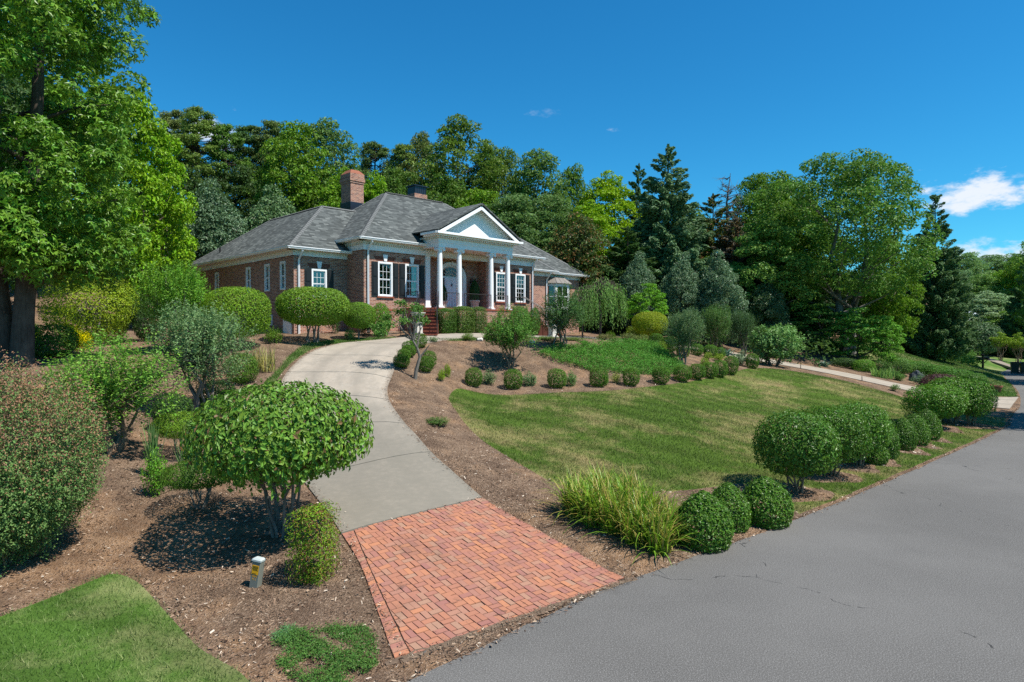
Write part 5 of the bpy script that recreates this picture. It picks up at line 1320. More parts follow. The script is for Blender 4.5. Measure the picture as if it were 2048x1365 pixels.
# ------------------------------------------------------------------ woodland trees behind the house
LF, LG, ND = M['leaf'], M['leaf_glossy'], M['needle']
TB = {
 'oak':    (tree_broad(1, 16, 10, .20, (.6, 1, .62), 150, 1.15, 190, .33, twin=False), 10, 16, LF, 'bark'),
 'maple':  (tree_broad(2, 15, 9, .12, (.75, 1, .45), 150, 1.0, 185, .31, squash=.55), 9, 15, LF, 'bark'),
 'ash':    (tree_broad(3, 17, 8, .18, (.55, .95, .7), 130, 1.05, 180, .31, lob=.3), 8, 17, LF, 'bark_grey'),
 'poplar': (tree_broad(4, 18, 7.5, .3, (.45, .85, .85), 90, 1.0, 180, .30, lob=.38, inner=.4, limb=26), 7.5, 18, LF, 'bark_grey'),
 'round':  (tree_broad(5, 14, 10, .10, (.75, 1, .7), 160, 1.1, 185, .31, lob=.12), 10, 14, LF, 'bark'),
 'pine':   (tree_pine(11, 17, 7.5, .36, 125, 190, .36), 7, 17, ND, 'bark_dark'), 'scrub_pine': (tree_pine(12, 15, 7.5, .2, 140, 180, .36), 7.5, 15, ND, 'bark_dark'),
 'cedar':  (tree_cone(13, 15, 7, .02, 330, 120, .36, .62, rag=.35), 7, 15, ND, 'bark_dark'), 'spruce': (tree_cone(14, 16, 6.5, .04, 340, 110, .36, .75, rag=.25, droop=.0), 6.5, 16, ND, 'bark_dark'),
 'pear':   (tree_broad(6, 7.5, 5.4, .08, (.8, 1, .6), 150, .66, 190, .19, lob=.10, inner=.15, trunk_r=.13, squash=.8), 5.4, 7.5, LG, 'bark_grey'),
 'magnolia': (tree_broad(7, 10, 7.5, .05, (.85, 1, .6), 140, .85, 150, .30, lob=.14, squash=.8, aspect=.45, trunk_r=.2), 7.5, 10, M['bronze'], 'bark_grey'),
 'big_oak': (tree_broad(8, 19, 15, .30, (.75, 1, .8), 250, 1.15, 190, .29, lob=.24, twin=True, trunk_r=.34, limb=34, inner=.2), 15, 19, LF, 'bark_grey'),
}
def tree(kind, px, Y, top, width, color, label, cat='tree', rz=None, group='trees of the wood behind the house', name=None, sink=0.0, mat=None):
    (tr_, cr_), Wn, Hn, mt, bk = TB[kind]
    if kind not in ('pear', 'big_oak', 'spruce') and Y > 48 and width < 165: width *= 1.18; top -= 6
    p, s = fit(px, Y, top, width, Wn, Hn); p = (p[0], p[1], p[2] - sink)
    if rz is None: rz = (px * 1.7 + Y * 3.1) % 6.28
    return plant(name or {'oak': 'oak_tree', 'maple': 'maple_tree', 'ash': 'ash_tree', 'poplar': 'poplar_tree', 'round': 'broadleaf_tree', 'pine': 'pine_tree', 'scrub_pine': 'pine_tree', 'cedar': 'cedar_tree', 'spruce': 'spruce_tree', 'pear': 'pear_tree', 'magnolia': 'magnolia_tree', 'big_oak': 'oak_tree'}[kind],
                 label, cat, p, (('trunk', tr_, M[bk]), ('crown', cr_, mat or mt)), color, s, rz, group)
def mixc(a, b, t): return tuple(x + (y - x) * t for x, y in zip(a, b))
# left: behind the big sweetgum
tree('maple', 285, 36, 176, 205, G_BRIGHT, 'bright green maple beside the big sweetgum, left of the pines')
tree('maple', 318, 42, 335, 130, mixc(G_BRIGHT, G_LIME, .3), 'low lime green maple between the sweetgum and the rounded grey green tree')
tree('round', 205, 47, 200, 200, G_MID, 'mid green tree seen through the gaps right of the sweetgum trunk')
tree('oak', 70, 40, -40, 330, G_MID, 'tall dark tree behind the sweetgum at the edge of the picture')
tree('round', -60, 33, 60, 330, G_DARK, 'dark crown cut by the left edge behind the sweetgum')
tree('pine', 352, 64, 232, 105, G_OLIVE, 'pine with a ragged top just right of the bright maple')
tree('pine', 398, 62, 226, 120, mixc(G_OLIVE, G_MID, .4), 'tallest flat-topped pine left of the house, against the sky')
tree('scrub_pine', 455, 63, 258, 120, mixc(G_MID, G_DARK, .4), 'dark pine over the left rounded tree, second from the tallest pine')
tree('pine', 500, 66, 262, 110, G_DARK, 'thin dark pine above the gap between the two rounded trees')
tree('pine', 545, 66, 252, 110, mixc(G_OLIVE, G_DARK, .3), 'pine touching the left side of the broad green oak')
tree('oak', 598, 57, 243, 150, mixc(G_MID, G_BRIGHT, .25), 'broad green oak left of the brick chimney, with a bumpy top')
tree('ash', 662, 59, 238, 130, mixc(G_MID, G_BLUE, .35), 'grey green ash with the high rounded top left of the brick chimney')
tree('maple', 690, 54, 335, 130, mixc(G_MID, G_BRIGHT, .5), 'green maple directly behind the brick chimney')
tree('maple', 752, 54, 340, 85, G_BRIGHT, 'small bright tree between the two chimneys')
tree('scrub_pine', 752, 68, 293, 115, mixc(G_DARK, G_OLIVE, .4), 'dark pine above the roof between the chimneys, left one of two')
tree('scrub_pine', 808, 68, 298, 110, mixc(G_OLIVE, G_MID, .3), 'dark pine just left of the black-capped chimney, right one of two')
tree('oak', 845, 70, 266, 95, G_OLIVE, 'olive tree with a domed top behind the black-capped chimney')
tree('poplar', 915, 63, 228, 150, mixc(G_MID, G_OLIVE, .4), 'tallest open-crowned poplar above the pediment')
tree('poplar', 968, 64, 280, 80, mixc(G_MID, G_OLIVE, .3), 'thin leaning side crown right of the tallest poplar')
tree('oak', 1010, 66, 296, 110, mixc(G_OLIVE, G_MID, .6), 'olive green oak right of the tallest poplar')
tree('ash', 1075, 62, 300, 115, mixc(G_MID, G_BLUE, .25), 'dark green ash with a notched top, above the right end of the pediment')
tree('round', 960, 57, 375, 150, mixc(G_MID, G_BRIGHT, .35), 'mid green tree filling the space above the ridge left of the pediment')
tree('ash', 1030, 56, 385, 170, mixc(G_BLUE, G_MID, .5), 'grey green tree straight behind the pediment')
tree('oak', 1095, 57, 390, 130, mixc(G_BLUE, G_MID, .6), 'grey green tree over the right wing roof')
tree('round', 1145, 64, 330, 95, G_MID, 'round-topped green tree left of the yellow green one')
tree('maple', 1215, 60, 335, 165, G_LIME, 'vivid yellow green tree left of the tall cedar')
tree('maple', 1180, 55, 400, 130, mixc(G_LIME, G_BRIGHT, .5), 'lower yellow green tree above the magnolia')
tree('cedar', 1277, 62, 335, 75, G_DARK, 'slim cedar spire just left of the tall cedar')
tree('cedar', 1335, 54, 297, 150, mixc(G_DARK, G_BLUE, .5), 'tall dark cedar with a pointed top, the highest conifer')
tree('cedar', 1255, 52, 460, 130, G_DARK, 'broad shaded cedar below the yellow green tree')
tree('magnolia', 1160, 52, 425, 165, mixc(G_DARK, G_OLIVE, .4), 'dark glossy magnolia standing right of the house')
tree('maple', 1395, 58, 420, 90, mixc(G_BRIGHT, G_MID, .4), 'light green tree between the tall cedar and the dead pine')
tree('cedar', 1425, 57, 395, 105, mixc(G_DARK, G_OLIVE, .3), 'brownish cedar at the foot of the dead pine', mat=M['bronze'])
tree('cedar', 1470, 55, 440, 110, (.10, .085, .07), 'half-dead grey brown cedar under the dead pine', mat=M['bronze'])
tree('oak', 1510, 60, 348, 130, G_MID, 'dark green oak at the left shoulder of the big oak')
tree('round', 1565, 58, 345, 140, mixc(G_MID, G_BRIGHT, .2), 'green tree behind the left half of the big oak')
tree('maple', 1530, 51, 430, 150, mixc(G_BRIGHT, G_BLUE, .4), 'pale green maple below the left shoulder of the big oak')
tree('big_oak', 1695, 50, 300, 340, (.078, .15, .028), 'biggest oak on the right, with two grey trunks', rz=.15, group=None)
tree('oak', 1600, 62, 400, 160, G_MID, 'shaded oak behind the grey trunks of the big oak')
tree('round', 1775, 57, 470, 110, mixc(G_MID, G_BRIGHT, .3), 'leafy tree between the big oak and the right-hand spruce')
tree('spruce', 1868, 60, 391, 122, mixc(G_DARK, G_BLUE, .25), 'dark spruce with a sharp tip at the right end of the wood')
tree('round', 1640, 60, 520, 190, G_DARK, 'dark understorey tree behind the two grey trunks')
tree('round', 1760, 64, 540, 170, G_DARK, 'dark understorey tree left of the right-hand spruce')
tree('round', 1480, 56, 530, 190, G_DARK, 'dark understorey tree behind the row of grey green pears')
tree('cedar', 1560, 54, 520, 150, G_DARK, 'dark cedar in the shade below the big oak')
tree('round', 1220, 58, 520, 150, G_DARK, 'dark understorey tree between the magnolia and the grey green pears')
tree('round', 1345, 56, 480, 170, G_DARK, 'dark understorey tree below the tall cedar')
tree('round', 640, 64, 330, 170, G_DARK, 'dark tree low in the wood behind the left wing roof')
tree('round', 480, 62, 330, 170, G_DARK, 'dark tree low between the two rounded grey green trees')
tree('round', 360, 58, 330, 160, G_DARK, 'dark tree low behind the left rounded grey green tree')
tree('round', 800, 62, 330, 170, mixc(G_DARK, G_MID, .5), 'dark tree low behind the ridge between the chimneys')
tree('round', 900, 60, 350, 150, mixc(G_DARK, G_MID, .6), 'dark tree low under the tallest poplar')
# grey green rounded trees
PG = 'rounded grey green pear trees'
tree('pear', 425, 47, 370, 155, G_BLUE, 'left one of the two rounded grey green trees by the left wing', group=PG)
tree('pear', 553, 51, 378, 150, mixc(G_BLUE, G_MID, .3), 'right one of the two rounded grey green trees, above the left wing roof', group=PG)
tree('pear', 1275, 49, 510, 85, G_BLUE, 'first grey green pear from the house in the row of three', group=PG)
tree('pear', 1362, 48, 512, 95, G_BLUE, 'middle grey green pear in the row of three right of the house', group=PG)
tree('pear', 1440, 47, 508, 105, G_BLUE, 'last and widest grey green pear of the row of three', group=PG)
tree('pear', 1530, 49, 560, 100, mixc(G_BLUE, G_DARK, .6), 'shaded grey green pear beyond the row of three')
# far side of the road
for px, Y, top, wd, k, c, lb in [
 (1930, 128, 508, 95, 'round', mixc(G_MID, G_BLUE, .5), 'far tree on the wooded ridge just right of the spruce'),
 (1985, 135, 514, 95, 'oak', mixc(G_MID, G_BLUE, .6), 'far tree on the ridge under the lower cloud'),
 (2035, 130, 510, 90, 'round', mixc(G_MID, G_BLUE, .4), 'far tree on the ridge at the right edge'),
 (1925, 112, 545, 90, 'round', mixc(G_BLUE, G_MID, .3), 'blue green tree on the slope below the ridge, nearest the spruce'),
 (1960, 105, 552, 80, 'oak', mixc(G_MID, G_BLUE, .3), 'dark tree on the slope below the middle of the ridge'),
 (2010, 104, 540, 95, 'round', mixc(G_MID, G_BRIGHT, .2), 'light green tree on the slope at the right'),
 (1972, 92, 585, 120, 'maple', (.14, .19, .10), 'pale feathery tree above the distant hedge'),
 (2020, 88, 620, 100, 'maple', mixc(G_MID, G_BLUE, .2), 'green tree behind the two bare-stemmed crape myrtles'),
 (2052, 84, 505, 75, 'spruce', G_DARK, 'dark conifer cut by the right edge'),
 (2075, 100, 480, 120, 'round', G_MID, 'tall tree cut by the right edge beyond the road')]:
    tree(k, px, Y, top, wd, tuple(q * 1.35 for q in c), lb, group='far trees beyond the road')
# trees on the far verge, outside the view: their shade lies across the road
for px, Y, top, k, lb in ((2300, 27.5, 240, 'oak', 'nearest roadside tree right of the view, shading the road bend'), (2200, 49, 380, 'oak', 'middle roadside tree right of the view, shading the road'), (2150, 60, 430, 'round', 'farthest roadside tree right of the view, near the bins')):
    tree(k, px, Y, top, 7.5 * FPX / Y, G_MID, lb, group='roadside trees beyond the frame')
# dead pine
rng = np.random.default_rng(5); st = [([(0, 0, -.5), (.1, 0, 6), (0, .1, 12), (.25, 0, 15)], [.2, .15, .08, .02])]
for k in range(70):
    z = rng.uniform(5.5, 14.6); a = rng.uniform(0, 6.28); L = (15.4 - z) * .26 * rng.uniform(.5, 1.1) + .3; q = (math.cos(a) * L, math.sin(a) * L, z + L * rng.uniform(.0, .6)); st.append((bent(rng, (0, 0, z), q, 4, .07), [.05, .035, .022, .008]))
    for j in range(4): b = np.array(q) * rng.uniform(.55, 1) + np.array([0, 0, z]) * 0; c = np.array([q[0] * .7, q[1] * .7, z + (q[2] - z) * .7]); st.append(([tuple(c), tuple(c + rng.normal(size=3) * .4)], [.018, .005]))
p, s = fit(1453, 58, 343, 80, 3.2, 15.2)
plant('dead_tree', 'bare dead pine standing among the trees, with thin grey twigs', 'dead tree', p, (('trunk', trunk_mesh('trunk', st, 5), M['bark_grey']),), G_DARK, s)

# the floor of the wood: shrubs and saplings too dense to count
rng = np.random.default_rng(31); cs = []
while len(cs) < 330:
    x, y = rng.uniform(-48, 48), rng.uniform(44, 74)
    if y < 52 and -22 < x < 8: continue
    if abs(x - 1) < 9 and y < 54: continue
    if x > 22 and y < 58: continue
    if road_side(np.array([x]), np.array([y]))[0] < 9: continue
    cs.append((x, y))
cs = np.array(cs); C = np.column_stack([cs, H(cs[:, 0], cs[:, 1]) + .8]); P, N, D, i = clump_fill(rng, C, rng.uniform(.9, 2.2, len(C)), 120, .9)
o = link('undergrowth', leaf_me('undergrowth', leaves_np(P, N, .3 * rng.uniform(.6, 1.2, len(P)), rng, .5)), LF); o.color = (.04, .075, .022, 1); o['kind'] = 'stuff'; o['label'] = 'dense undergrowth of the wooded slope'
cs = []
while len(cs) < 260:
    x, y = rng.uniform(40, 150), rng.uniform(80, 150)
    if road_side(np.array([x]), np.array([y]))[0] < 10: continue
    cs.append((x, y))
cs = np.array(cs); C = np.column_stack([cs, H(cs[:, 0], cs[:, 1]) + 2.0]); P, N, D, i = clump_fill(rng, C, rng.uniform(2.2, 4.2, len(C)), 110, .9)
o = link('woods', leaf_me('woods', leaves_np(P, N, .6 * rng.uniform(.6, 1.2, len(P)), rng, .55)), LF); o.color = (.05, .09, .04, 1); o['kind'] = 'stuff'; o['label'] = 'far wooded slope beyond the road'

# the big sweetgum at the left
def sweetgum():
    rng = np.random.default_rng(44); Ht, z0 = 19.5, 2.9; K = 330; C = []
    while len(C) < K:
        t = rng.uniform(0, 1); a = rng.uniform(0, 6.28); R_ = np.interp(t, [0, .1, .35, .65, .85, 1], [2.7, 3.2, 3.5, 3.6, 3.4, 2.4]) * (1 + .10 * math.sin(3 * a + t * 9) + .08 * math.sin(5 * a - t * 14)); f = rng.uniform(.35, 1) if rng.uniform() < .4 else rng.uniform(.8, 1.02)
        c = np.array([math.cos(a) * R_ * f, math.sin(a) * R_ * f, z0 + t * (Ht - z0)])
        if all(np.linalg.norm(c - q) > .52 for q in C): C.append(c)
    C = np.array(C); R = rng.uniform(.5, 1.0, K)
    P, N, D, i = clump_fill(rng, C, R, (270 * R ** 2).astype(int) + 40, .8, .35, .5, .6, .55)
    crown = leaf_me('crown', leaves_np(P, N, .20 * rng.uniform(.65, 1.2, len(P)), rng, shape='star', tipdir=np.tile([0, 0, -.6], (len(P), 1)) + D, tipmix=.5))
    st = []
    for (b, tp, r) in (((-.36, 0), (-1.0, .3, 15), .34), ((.30, -.05), (1.3, -.2, 16.5), .31)):
        pth = [(b[0] * .9, b[1], -.4), (b[0] * 1.0, b[1], .3), (b[0] * 1.25, b[1], 1.6), (b[0] * 1.9, b[1], 4), (tp[0] * .8, tp[1], 9), tp]
        st.append((pth, [r * 1.5, r * 1.15, r, r * .85, r * .55, .05]))
        for k in range(22):
            c = C[rng.integers(K)]; z = max(2.3, c[2] - np.hypot(c[0], c[1]) * .35); t = np.interp(z, [q[2] for q in pth], range(len(pth))); ii = int(min(t, 4)); s = np.array(pth[ii]) + (np.array(pth[ii + 1]) - np.array(pth[ii])) * (t - ii)
            st.append((bent(rng, s, c, 4, .05), [.10, .07, .04, .012]))
    for k in range(6): a = rng.uniform(0, 6.28); st.append(([(-.1 + math.cos(a) * .3, math.sin(a) * .3, .25), (-.1 + math.cos(a) * 1.0, math.sin(a) * 1.0, -.15)], [.14, .04]))
    return trunk_mesh('trunk', st, 12), crown
sg = sweetgum(); p = foot(28, 22)
plant('sweetgum_tree', 'towering sweetgum with star-shaped leaves and two forked grey trunks', 'tree', p, (('trunk', sg[0], M['bark']), ('crown', sg[1], LG)), (.088, .165, .022))
# ------------------------------------------------------------------ garden plants
def nudge(p, dx=0, dy=0): return (p[0] + dx, p[1] + dy, h(p[0] + dx, p[1] + dy) - .02)
def put(name, label, cat, parts, Wn, Hn, px, Y, top, width, color, group=None, rz=None, sy=None):
    p, s = fit(px, Y, top, width, Wn, Hn)
    if sy: s = (s[0], s[1] * sy, s[2])
    return plant(name, label, cat, p, parts, color, s, (px * 2.3 + Y) % 6.28 if rz is None else rz, group)
def stemmesh(seed, n, Ht, spread, r, base_r=.1, top=.6, extra=None, wob=.05):
    rng = np.random.default_rng(seed); st = stems_multi(rng, n, Ht, spread, r, base_r, top, wob=wob)
    for j in range(n):
        q = st[j][0]
        for k in range(3): a = rng.uniform(0, 6.28); st.append((bent(rng, q[-2], (q[-1][0] + math.cos(a) * spread * .5, q[-1][1] + math.sin(a) * spread * .5, q[-1][2] + Ht * .12), 4, .06), [r * .5, r * .38, r * .28, r * .12]))
    return trunk_mesh('stems', st, 7)
BKT, BKG = M['bark_tan'], M['bark_grey']

# red-tipped bush at the left edge
st, cr = shrub_twig(61, 3.1, 3.5, -.1, 6000, 13, .055, nst=9, stem_r=.02, spread=.5, lob=.13, tl=.42, upw=.5, inner=.2, down=.42)
P0 = foot(12, 10.6)
plant('red_tipped_bush', 'big rounded bush with red-brown young tips beside the lower left lawn', 'bush', P0, (('stems', st, BKT), ('crown', cr, M['redtip'])), (.085, .14, .045), (.84, .86, 1.09))
# crape myrtles: vases of upright twigs on several bare stems
cm1 = shrub_twig(62, 3.2, 2.9, .75, 820, 17, .085, nst=7, stem_r=.05, spread=.62, lob=.36, tl=.75, upw=1.3, base_r=.16, top=.6)
cm2 = shrub_twig(63, 3.2, 2.6, .85, 1000, 17, .08, nst=6, stem_r=.05, spread=.45, lob=.22, tl=.6, upw=1.6, base_r=.12, top=.6)
cm3 = shrub_twig(64, 3.2, 2.7, .9, 650, 16, .10, nst=6, stem_r=.05, spread=.4, lob=.22, tl=.55, upw=1.1, base_r=.12, top=.6)
CMG = 'crape myrtles of the garden'
def crape(m, label, px, Y, top, width, color, bark=BKT, rz=None): return put('crape_myrtle', label, 'crape myrtle', (('stems', m[0], bark), ('crown', m[1], LF)), 2.85, 3.25, px, Y, top, width, color, CMG, rz)
crape(cm1, 'light green crape myrtle with spreading tan stems behind the red-tipped bush', 220, 15.2, 652, 260, (.11, .205, .035))
crape(cm2, 'grey green crape myrtle with several upright stems beside the clipped mushroom shrub', 398, 18.8, 585, 205, (.105, .165, .07), BKG)
crape(cm2, 'bright green crape myrtle in front of the left wing roof corner', 352, 26, 510, 160, (.105, .21, .03), BKG, .8)
crape(cm3, 'full crape myrtle on the mulched bank below the front porch', 1020, 29, 612, 125, (.075, .155, .03), BKT)
crape(cm3, 'dark crape myrtle in front of the bay window', 1124, 32, 572, 108, (.05, .10, .032), BKG, 2.0)
crape(cm2, 'loose crape myrtle beside the yellow green dome', 1369, 34, 607, 85, (.085, .135, .06), BKG, 1.0)
crape(cm2, 'shaded crape myrtle in front of the dark wood, left of the big loose shrub', 1432, 43, 600, 70, (.06, .115, .03), BKT, 2.8)
crape(cm2, 'thin shaded crape myrtle close to the big loose shrub', 1485, 44, 612, 60, (.04, .08, .03), BKG, 4.1)

# the pruned dome in the foreground, large leaves
V = clipped(70, 3.1, 1.85, .76, 10500, .098, 2.4, .92, .42, .07, .5, up=.5); V2_ = clipped(71, 2.9, 1.55, .62, 1600, .11, 2.0, .9, .8, .15, .5)
big = leaf_me('crown', V, V2_, shoots(171, 3.0, 1.83, .7, 90, .12, .09))
rng = np.random.default_rng(72); sst = stems_multi(rng, 8, 1.85, .72, .036, .10, .62, 6, .035)
for j in range(8):
    q = sst[j][0]
    for k in range(3): a = rng.uniform(0, 6.28); sst.append((bent(rng, q[3], (q[-1][0] * 1.5 + math.cos(a) * .4, q[-1][1] * 1.5 + math.sin(a) * .4, 1.25 + rng.uniform(-.1, .2)), 4, .06), [.028, .02, .014, .006]))
sst.append(([(-.3, -.1, .02), (-.1, 0, .03), (.1, .05, .06)], [.02, .05, .03]))
put('pruned_shrub_tree', 'large pruned shrub with a glossy flat dome on many bare stems beside the brick apron', 'shrub', (('stems', trunk_mesh('stems', sst, 8), BKG), ('crown', big, M['specked'])), 3.1, 1.9, 560, 11.4, 762, 355, (.085, .15, .025))
# arborvitae block by the apron
rng = np.random.default_rng(73); V = clipped(73, .80, 1.14, .0, 6500, .055, 9, .85, .35, .06, .35, up=.6)
put('arborvitae', 'squared arborvitae with browned sides and bright green top beside the brick apron', 'shrub', (('stems', stemmesh(74, 4, 1.0, .15, .02), M['bark']), ('crown', leaf_me('crown', V), M['bronze'])), .78, 1.12, 627, 9.95, 1015, 92, (.105, .165, .018))

# low clipped mushrooms
dom = leaf_me('crown', clipped(75, 1.35, .84, .40, 7000, .035, 2.4, .95, .2, .03)); dst = stemmesh(76, 5, .8, .22, .03, .05, .5)
for lb, px, Y, top, wd, c in (('low clipped mushroom shrub on short stems left of the pruned dome', 398, 12.7, 919, 150, (.055, .105, .015)), ('low clipped mushroom shrub behind the pruned dome, under the grey green crape myrtle', 362, 15.4, 823, 110, (.10, .165, .02))):
    put('clipped_mushroom_shrub', lb, 'shrub', (('stems', dst, BKG), ('crown', dom, LF)), 1.38, .86, px, Y, top, wd, c, 'low clipped mushroom shrubs')
# dark clipped mounds beneath the crape myrtles
mnd = leaf_me('crown', clipped(77, 1.0, .75, .02, 4200, .05, 2.4, 1, .25, .05))
MS = stemmesh(78, 4, .6, .2, .02)
def mound(lb, px, Y, top, wd, c, group='clipped mounds left of the drive', name='clipped_mound', cat='shrub', mat=None): return put(name, lb, cat, (('stems', MS, BKG), ('crown', mnd, mat or LF)), 1.02, .77, px, Y, top, wd, c, group)
mound('dark clipped mound between the two front crape myrtles', 345, 17.2, 785, 75, G_DARK)
mound('dark leafy mound at the foot of the grey green crape myrtle', 432, 20, 760, 75, G_DARK)
mound('round clipped mound right of the grey green crape myrtle, near the bend of the drive', 483, 22.3, 706, 62, (.065, .12, .018))
mound('dark clipped mound far behind the two front crape myrtles', 292, 22, 745, 70, G_DARK)
# straps and iris at the left bed
ir = leaf_me('leaves', straps(80, 60, .85, .05, .95, .8)); yu = leaf_me('leaves', straps(81, 60, .75, .05, 1.9, .5)); dl = leaf_me('leaves', straps(82, 230, 1.05, .03, 1.35, 1.5, .22))
put('iris_clump', 'upright iris leaves left of the pruned dome', 'iris', (('leaves', ir, LF),), .8, .8, 303, 14.2, 842, 45, (.10, .17, .06))
put('yucca', 'spiky yucca with stiff fanned leaves left of the pruned dome', 'yucca', (('leaves', yu, LF),), 1.35, .62, 375, 13.8, 868, 105, (.13, .19, .075))
hos = leaf_me('leaves', straps(83, 75, .42, .10, 1.7, 1.1, .1, 4)); shr = shrub_twig(84, .62, .9, .03, 170, 9, .07, nst=6, stem_r=.008, spread=.6, tl=.25, upw=1.0)
put('leafy_perennial', 'low bright leafy perennial in front of the upright iris leaves', 'perennial', (('stems', shr[0], BKT), ('leaves', shr[1], LF)), .95, .64, 312, 13.3, 893, 60, (.10, .21, .03))
put('faded_iris_clump', 'straw coloured iris clump by the grass strip along the drive', 'iris', (('leaves', leaf_me('leaves', straps(85, 130, .75, .04, 1.1, .9, .5)), M['straw_tip']),), 1.5, .7, 527, 24, 692, 75, (.22, .20, .08))
# yellow and dark evergreens by the sweetgum
gol = shrub_twig(86, 1.5, 1.7, .02, 700, 9, .09, nst=5, stem_r=.02, tl=.3, aspect=.3, upw=.4); bigbush = leaf_me('crown', clipped(87, 4.2, 3.2, .05, 11000, .12, 2.1, .9, .3, .11, .45, up=.5))
put('olive_bush', 'big rounded yellow green bush behind the sweetgum trunks', 'bush', (('stems', stemmesh(88, 6, 3, .7, .05), BKG), ('crown', bigbush, LF)), 4.3, 3.3, 185, 29, 548, 190, (.15, .20, .02))
put('golden_cypress_bush', 'golden yellow bush showing right of the dark evergreen mound', 'bush', (('stems', gol[0], BKG), ('crown', gol[1], ND)), 1.75, 1.5, 152, 25.3, 655, 62, YEL, 'golden bushes')
put('golden_cypress_bush', 'golden yellow bush showing between the sweetgum trunks', 'bush', (('stems', gol[0], BKG), ('crown', gol[1], ND)), 1.75, 1.5, 55, 25.8, 636, 58, YEL, 'golden bushes')
mound('dark evergreen mound right of the sweetgum trunks', 95, 23.8, 648, 105, (.045, .085, .014), name='dark_evergreen_bush', group=None, mat=ND)
mound('dark shaded bush right of the yellow green bush', 297, 30, 592, 60, G_DARK, name='dark_bush', group=None)
put('grey_shrub_tree', 'small twiggy grey shrub on the slope left of the house', 'shrub', (('stems', cm2[0], BKG), ('crown', cm2[1], LF)), 2.85, 3.25, 262, 36, 525, 70, (.15, .15, .105))
# big clipped dome and the mushroom tree by the left wing
cd = leaf_me('crown', clipped(89, 2.9, 2.4, .45, 13000, .08, 2.5, 1, .2, .04)); put('clipped_dome_shrub', 'big clipped dome with a flat yellow green top against the side wall', 'shrub', (('stems', stemmesh(90, 6, 2, .6, .04), BKG), ('crown', cd, LF)), 2.95, 2.45, 474, 26.8, 572, 130, (.105, .175, .02))
mu = leaf_me('crown', clipped(91, 3.1, 2.45, .75, 17000, .088, 2.35, 1, .2, .035)); put('clipped_mushroom_tree', 'clipped mushroom-shaped tree on bare forked stems at the corner of the left wing', 'shrub', (('stems', stemmesh(92, 5, 2.3, .55, .06, .1, .58), BKG), ('crown', mu, LF)), 3.15, 2.5, 627, 29.2, 572, 141, (.10, .165, .022))
put('clipped_mushroom_tree', 'smaller clipped ball on a stem under the tall left downspout', 'shrub', (('stems', stemmesh(93, 3, 2.2, .3, .06, .05, .6), BKG), ('crown', mu, LF)), 3.15, 2.5, 718, 31.4, 603, 64, (.085, .15, .02), sy=1)
mound('upright clipped bush right of the small clipped ball, against the front wall', 762, 32.6, 606, 40, (.085, .165, .022), name='clipped_bush', group=None)
azl = shrub_twig(94, .75, 1.1, .03, 260, 10, .06, nst=7, stem_r=.01, spread=.8, tl=.22, upw=.8, lob=.2)
def azalea(lb, px, Y, top, wd, c=(.085, .14, .035), grp='azaleas along the front court', name='azalea_bush'): return put(name, lb, 'azalea', (('stems', azl[0], BKT), ('crown', azl[1], LF)), 1.15, .78, px, Y, top, wd, c, grp)
azalea('loose low bush by the white basement door', 547, 27.9, 650, 44, G_MID, None)
azalea('low pale bush at the foot of the small clipped ball', 700, 31.2, 655, 28, (.09, .16, .04), None)
azalea('dark bush against the recessed brick corner', 735, 33, 625, 40, G_DARK, None)
azalea('leafy shrub climbing the corner between wing and main block', 668, 33.5, 600, 34, G_DARK, None)

# boxwoods
bxl = leaf_me('crown', clipped(95, .62, .74, .02, 3000, .046, 2.9, 1, .2, .04)); bxs = stemmesh(96, 3, .6, .1, .012)
def box(lb, px, Y, top, wd, grp, c=G_BOX): return put('boxwood_ball', lb, 'boxwood', (('stems', bxs, BKG), ('crown', bxl, LF)), .64, .75, px, Y, top - 2, wd * 1.12, c, grp)
GD, GL, GU = 'boxwood balls beside the drive', 'boxwood balls above the lawn', 'boxwood balls along the far leg of the drive'
for lb, px, Y, top, wd in (('tall boxwood ball at the inner bend of the drive, lowest of the column', 803, 25.3, 711, 29), ('second boxwood ball up the inner edge of the drive', 808, 26.1, 700, 23), ('third boxwood ball up the inner edge of the drive', 817, 26.9, 693, 26),
    ('fourth boxwood ball up the inner edge of the drive', 821, 27.8, 684, 30), ('topmost and largest boxwood ball of the column beside the drive', 837, 28.9, 669, 30), ('boxwood ball standing behind its twin right of the column beside the drive', 858, 26.2, 704, 26), ('boxwood ball standing before its twin right of the column beside the drive', 852, 25.5, 715, 26)):
    box(lb, px, Y, top, wd, GD)
for lb, px, Y, top, wd in (('small yellowish bush right of the boxwood twins', 895, 25.9, 724, 18), ('small yellowish bush between the boxwood twins and the dogwood trunk', 883, 25.2, 735, 20)):
    azalea(lb, px, Y, top, wd, (.15, .22, .02), 'small yellowish bushes', 'yellowish_bush')
ords = ['first', 'second', 'third', 'fourth', 'fifth', 'sixth', 'seventh', 'eighth', 'ninth', 'tenth', 'eleventh', 'twelfth']
row = [(947, 26.3, 738, 31), (1026, 26.6, 741, 34), (1114, 27, 740, 34), (1197, 27.6, 738, 33), (1262, 28.4, 738, 31), (1322, 29.6, 736, 31), (1365, 30.7, 733, 31), (1394, 31.5, 730, 30), (1419, 32.3, 727, 29), (1440, 33.0, 723, 27), (1462, 34.0, 714, 25)]
for k, (px, Y, top, wd) in enumerate(row): box('%s boxwood ball from the drive in the curved row above the lawn' % ords[k], px, Y, top, wd, GL)
box('boxwood ball standing apart at the far end of the row, by the loose shrub', 1505, 36, 710, 23, GL)
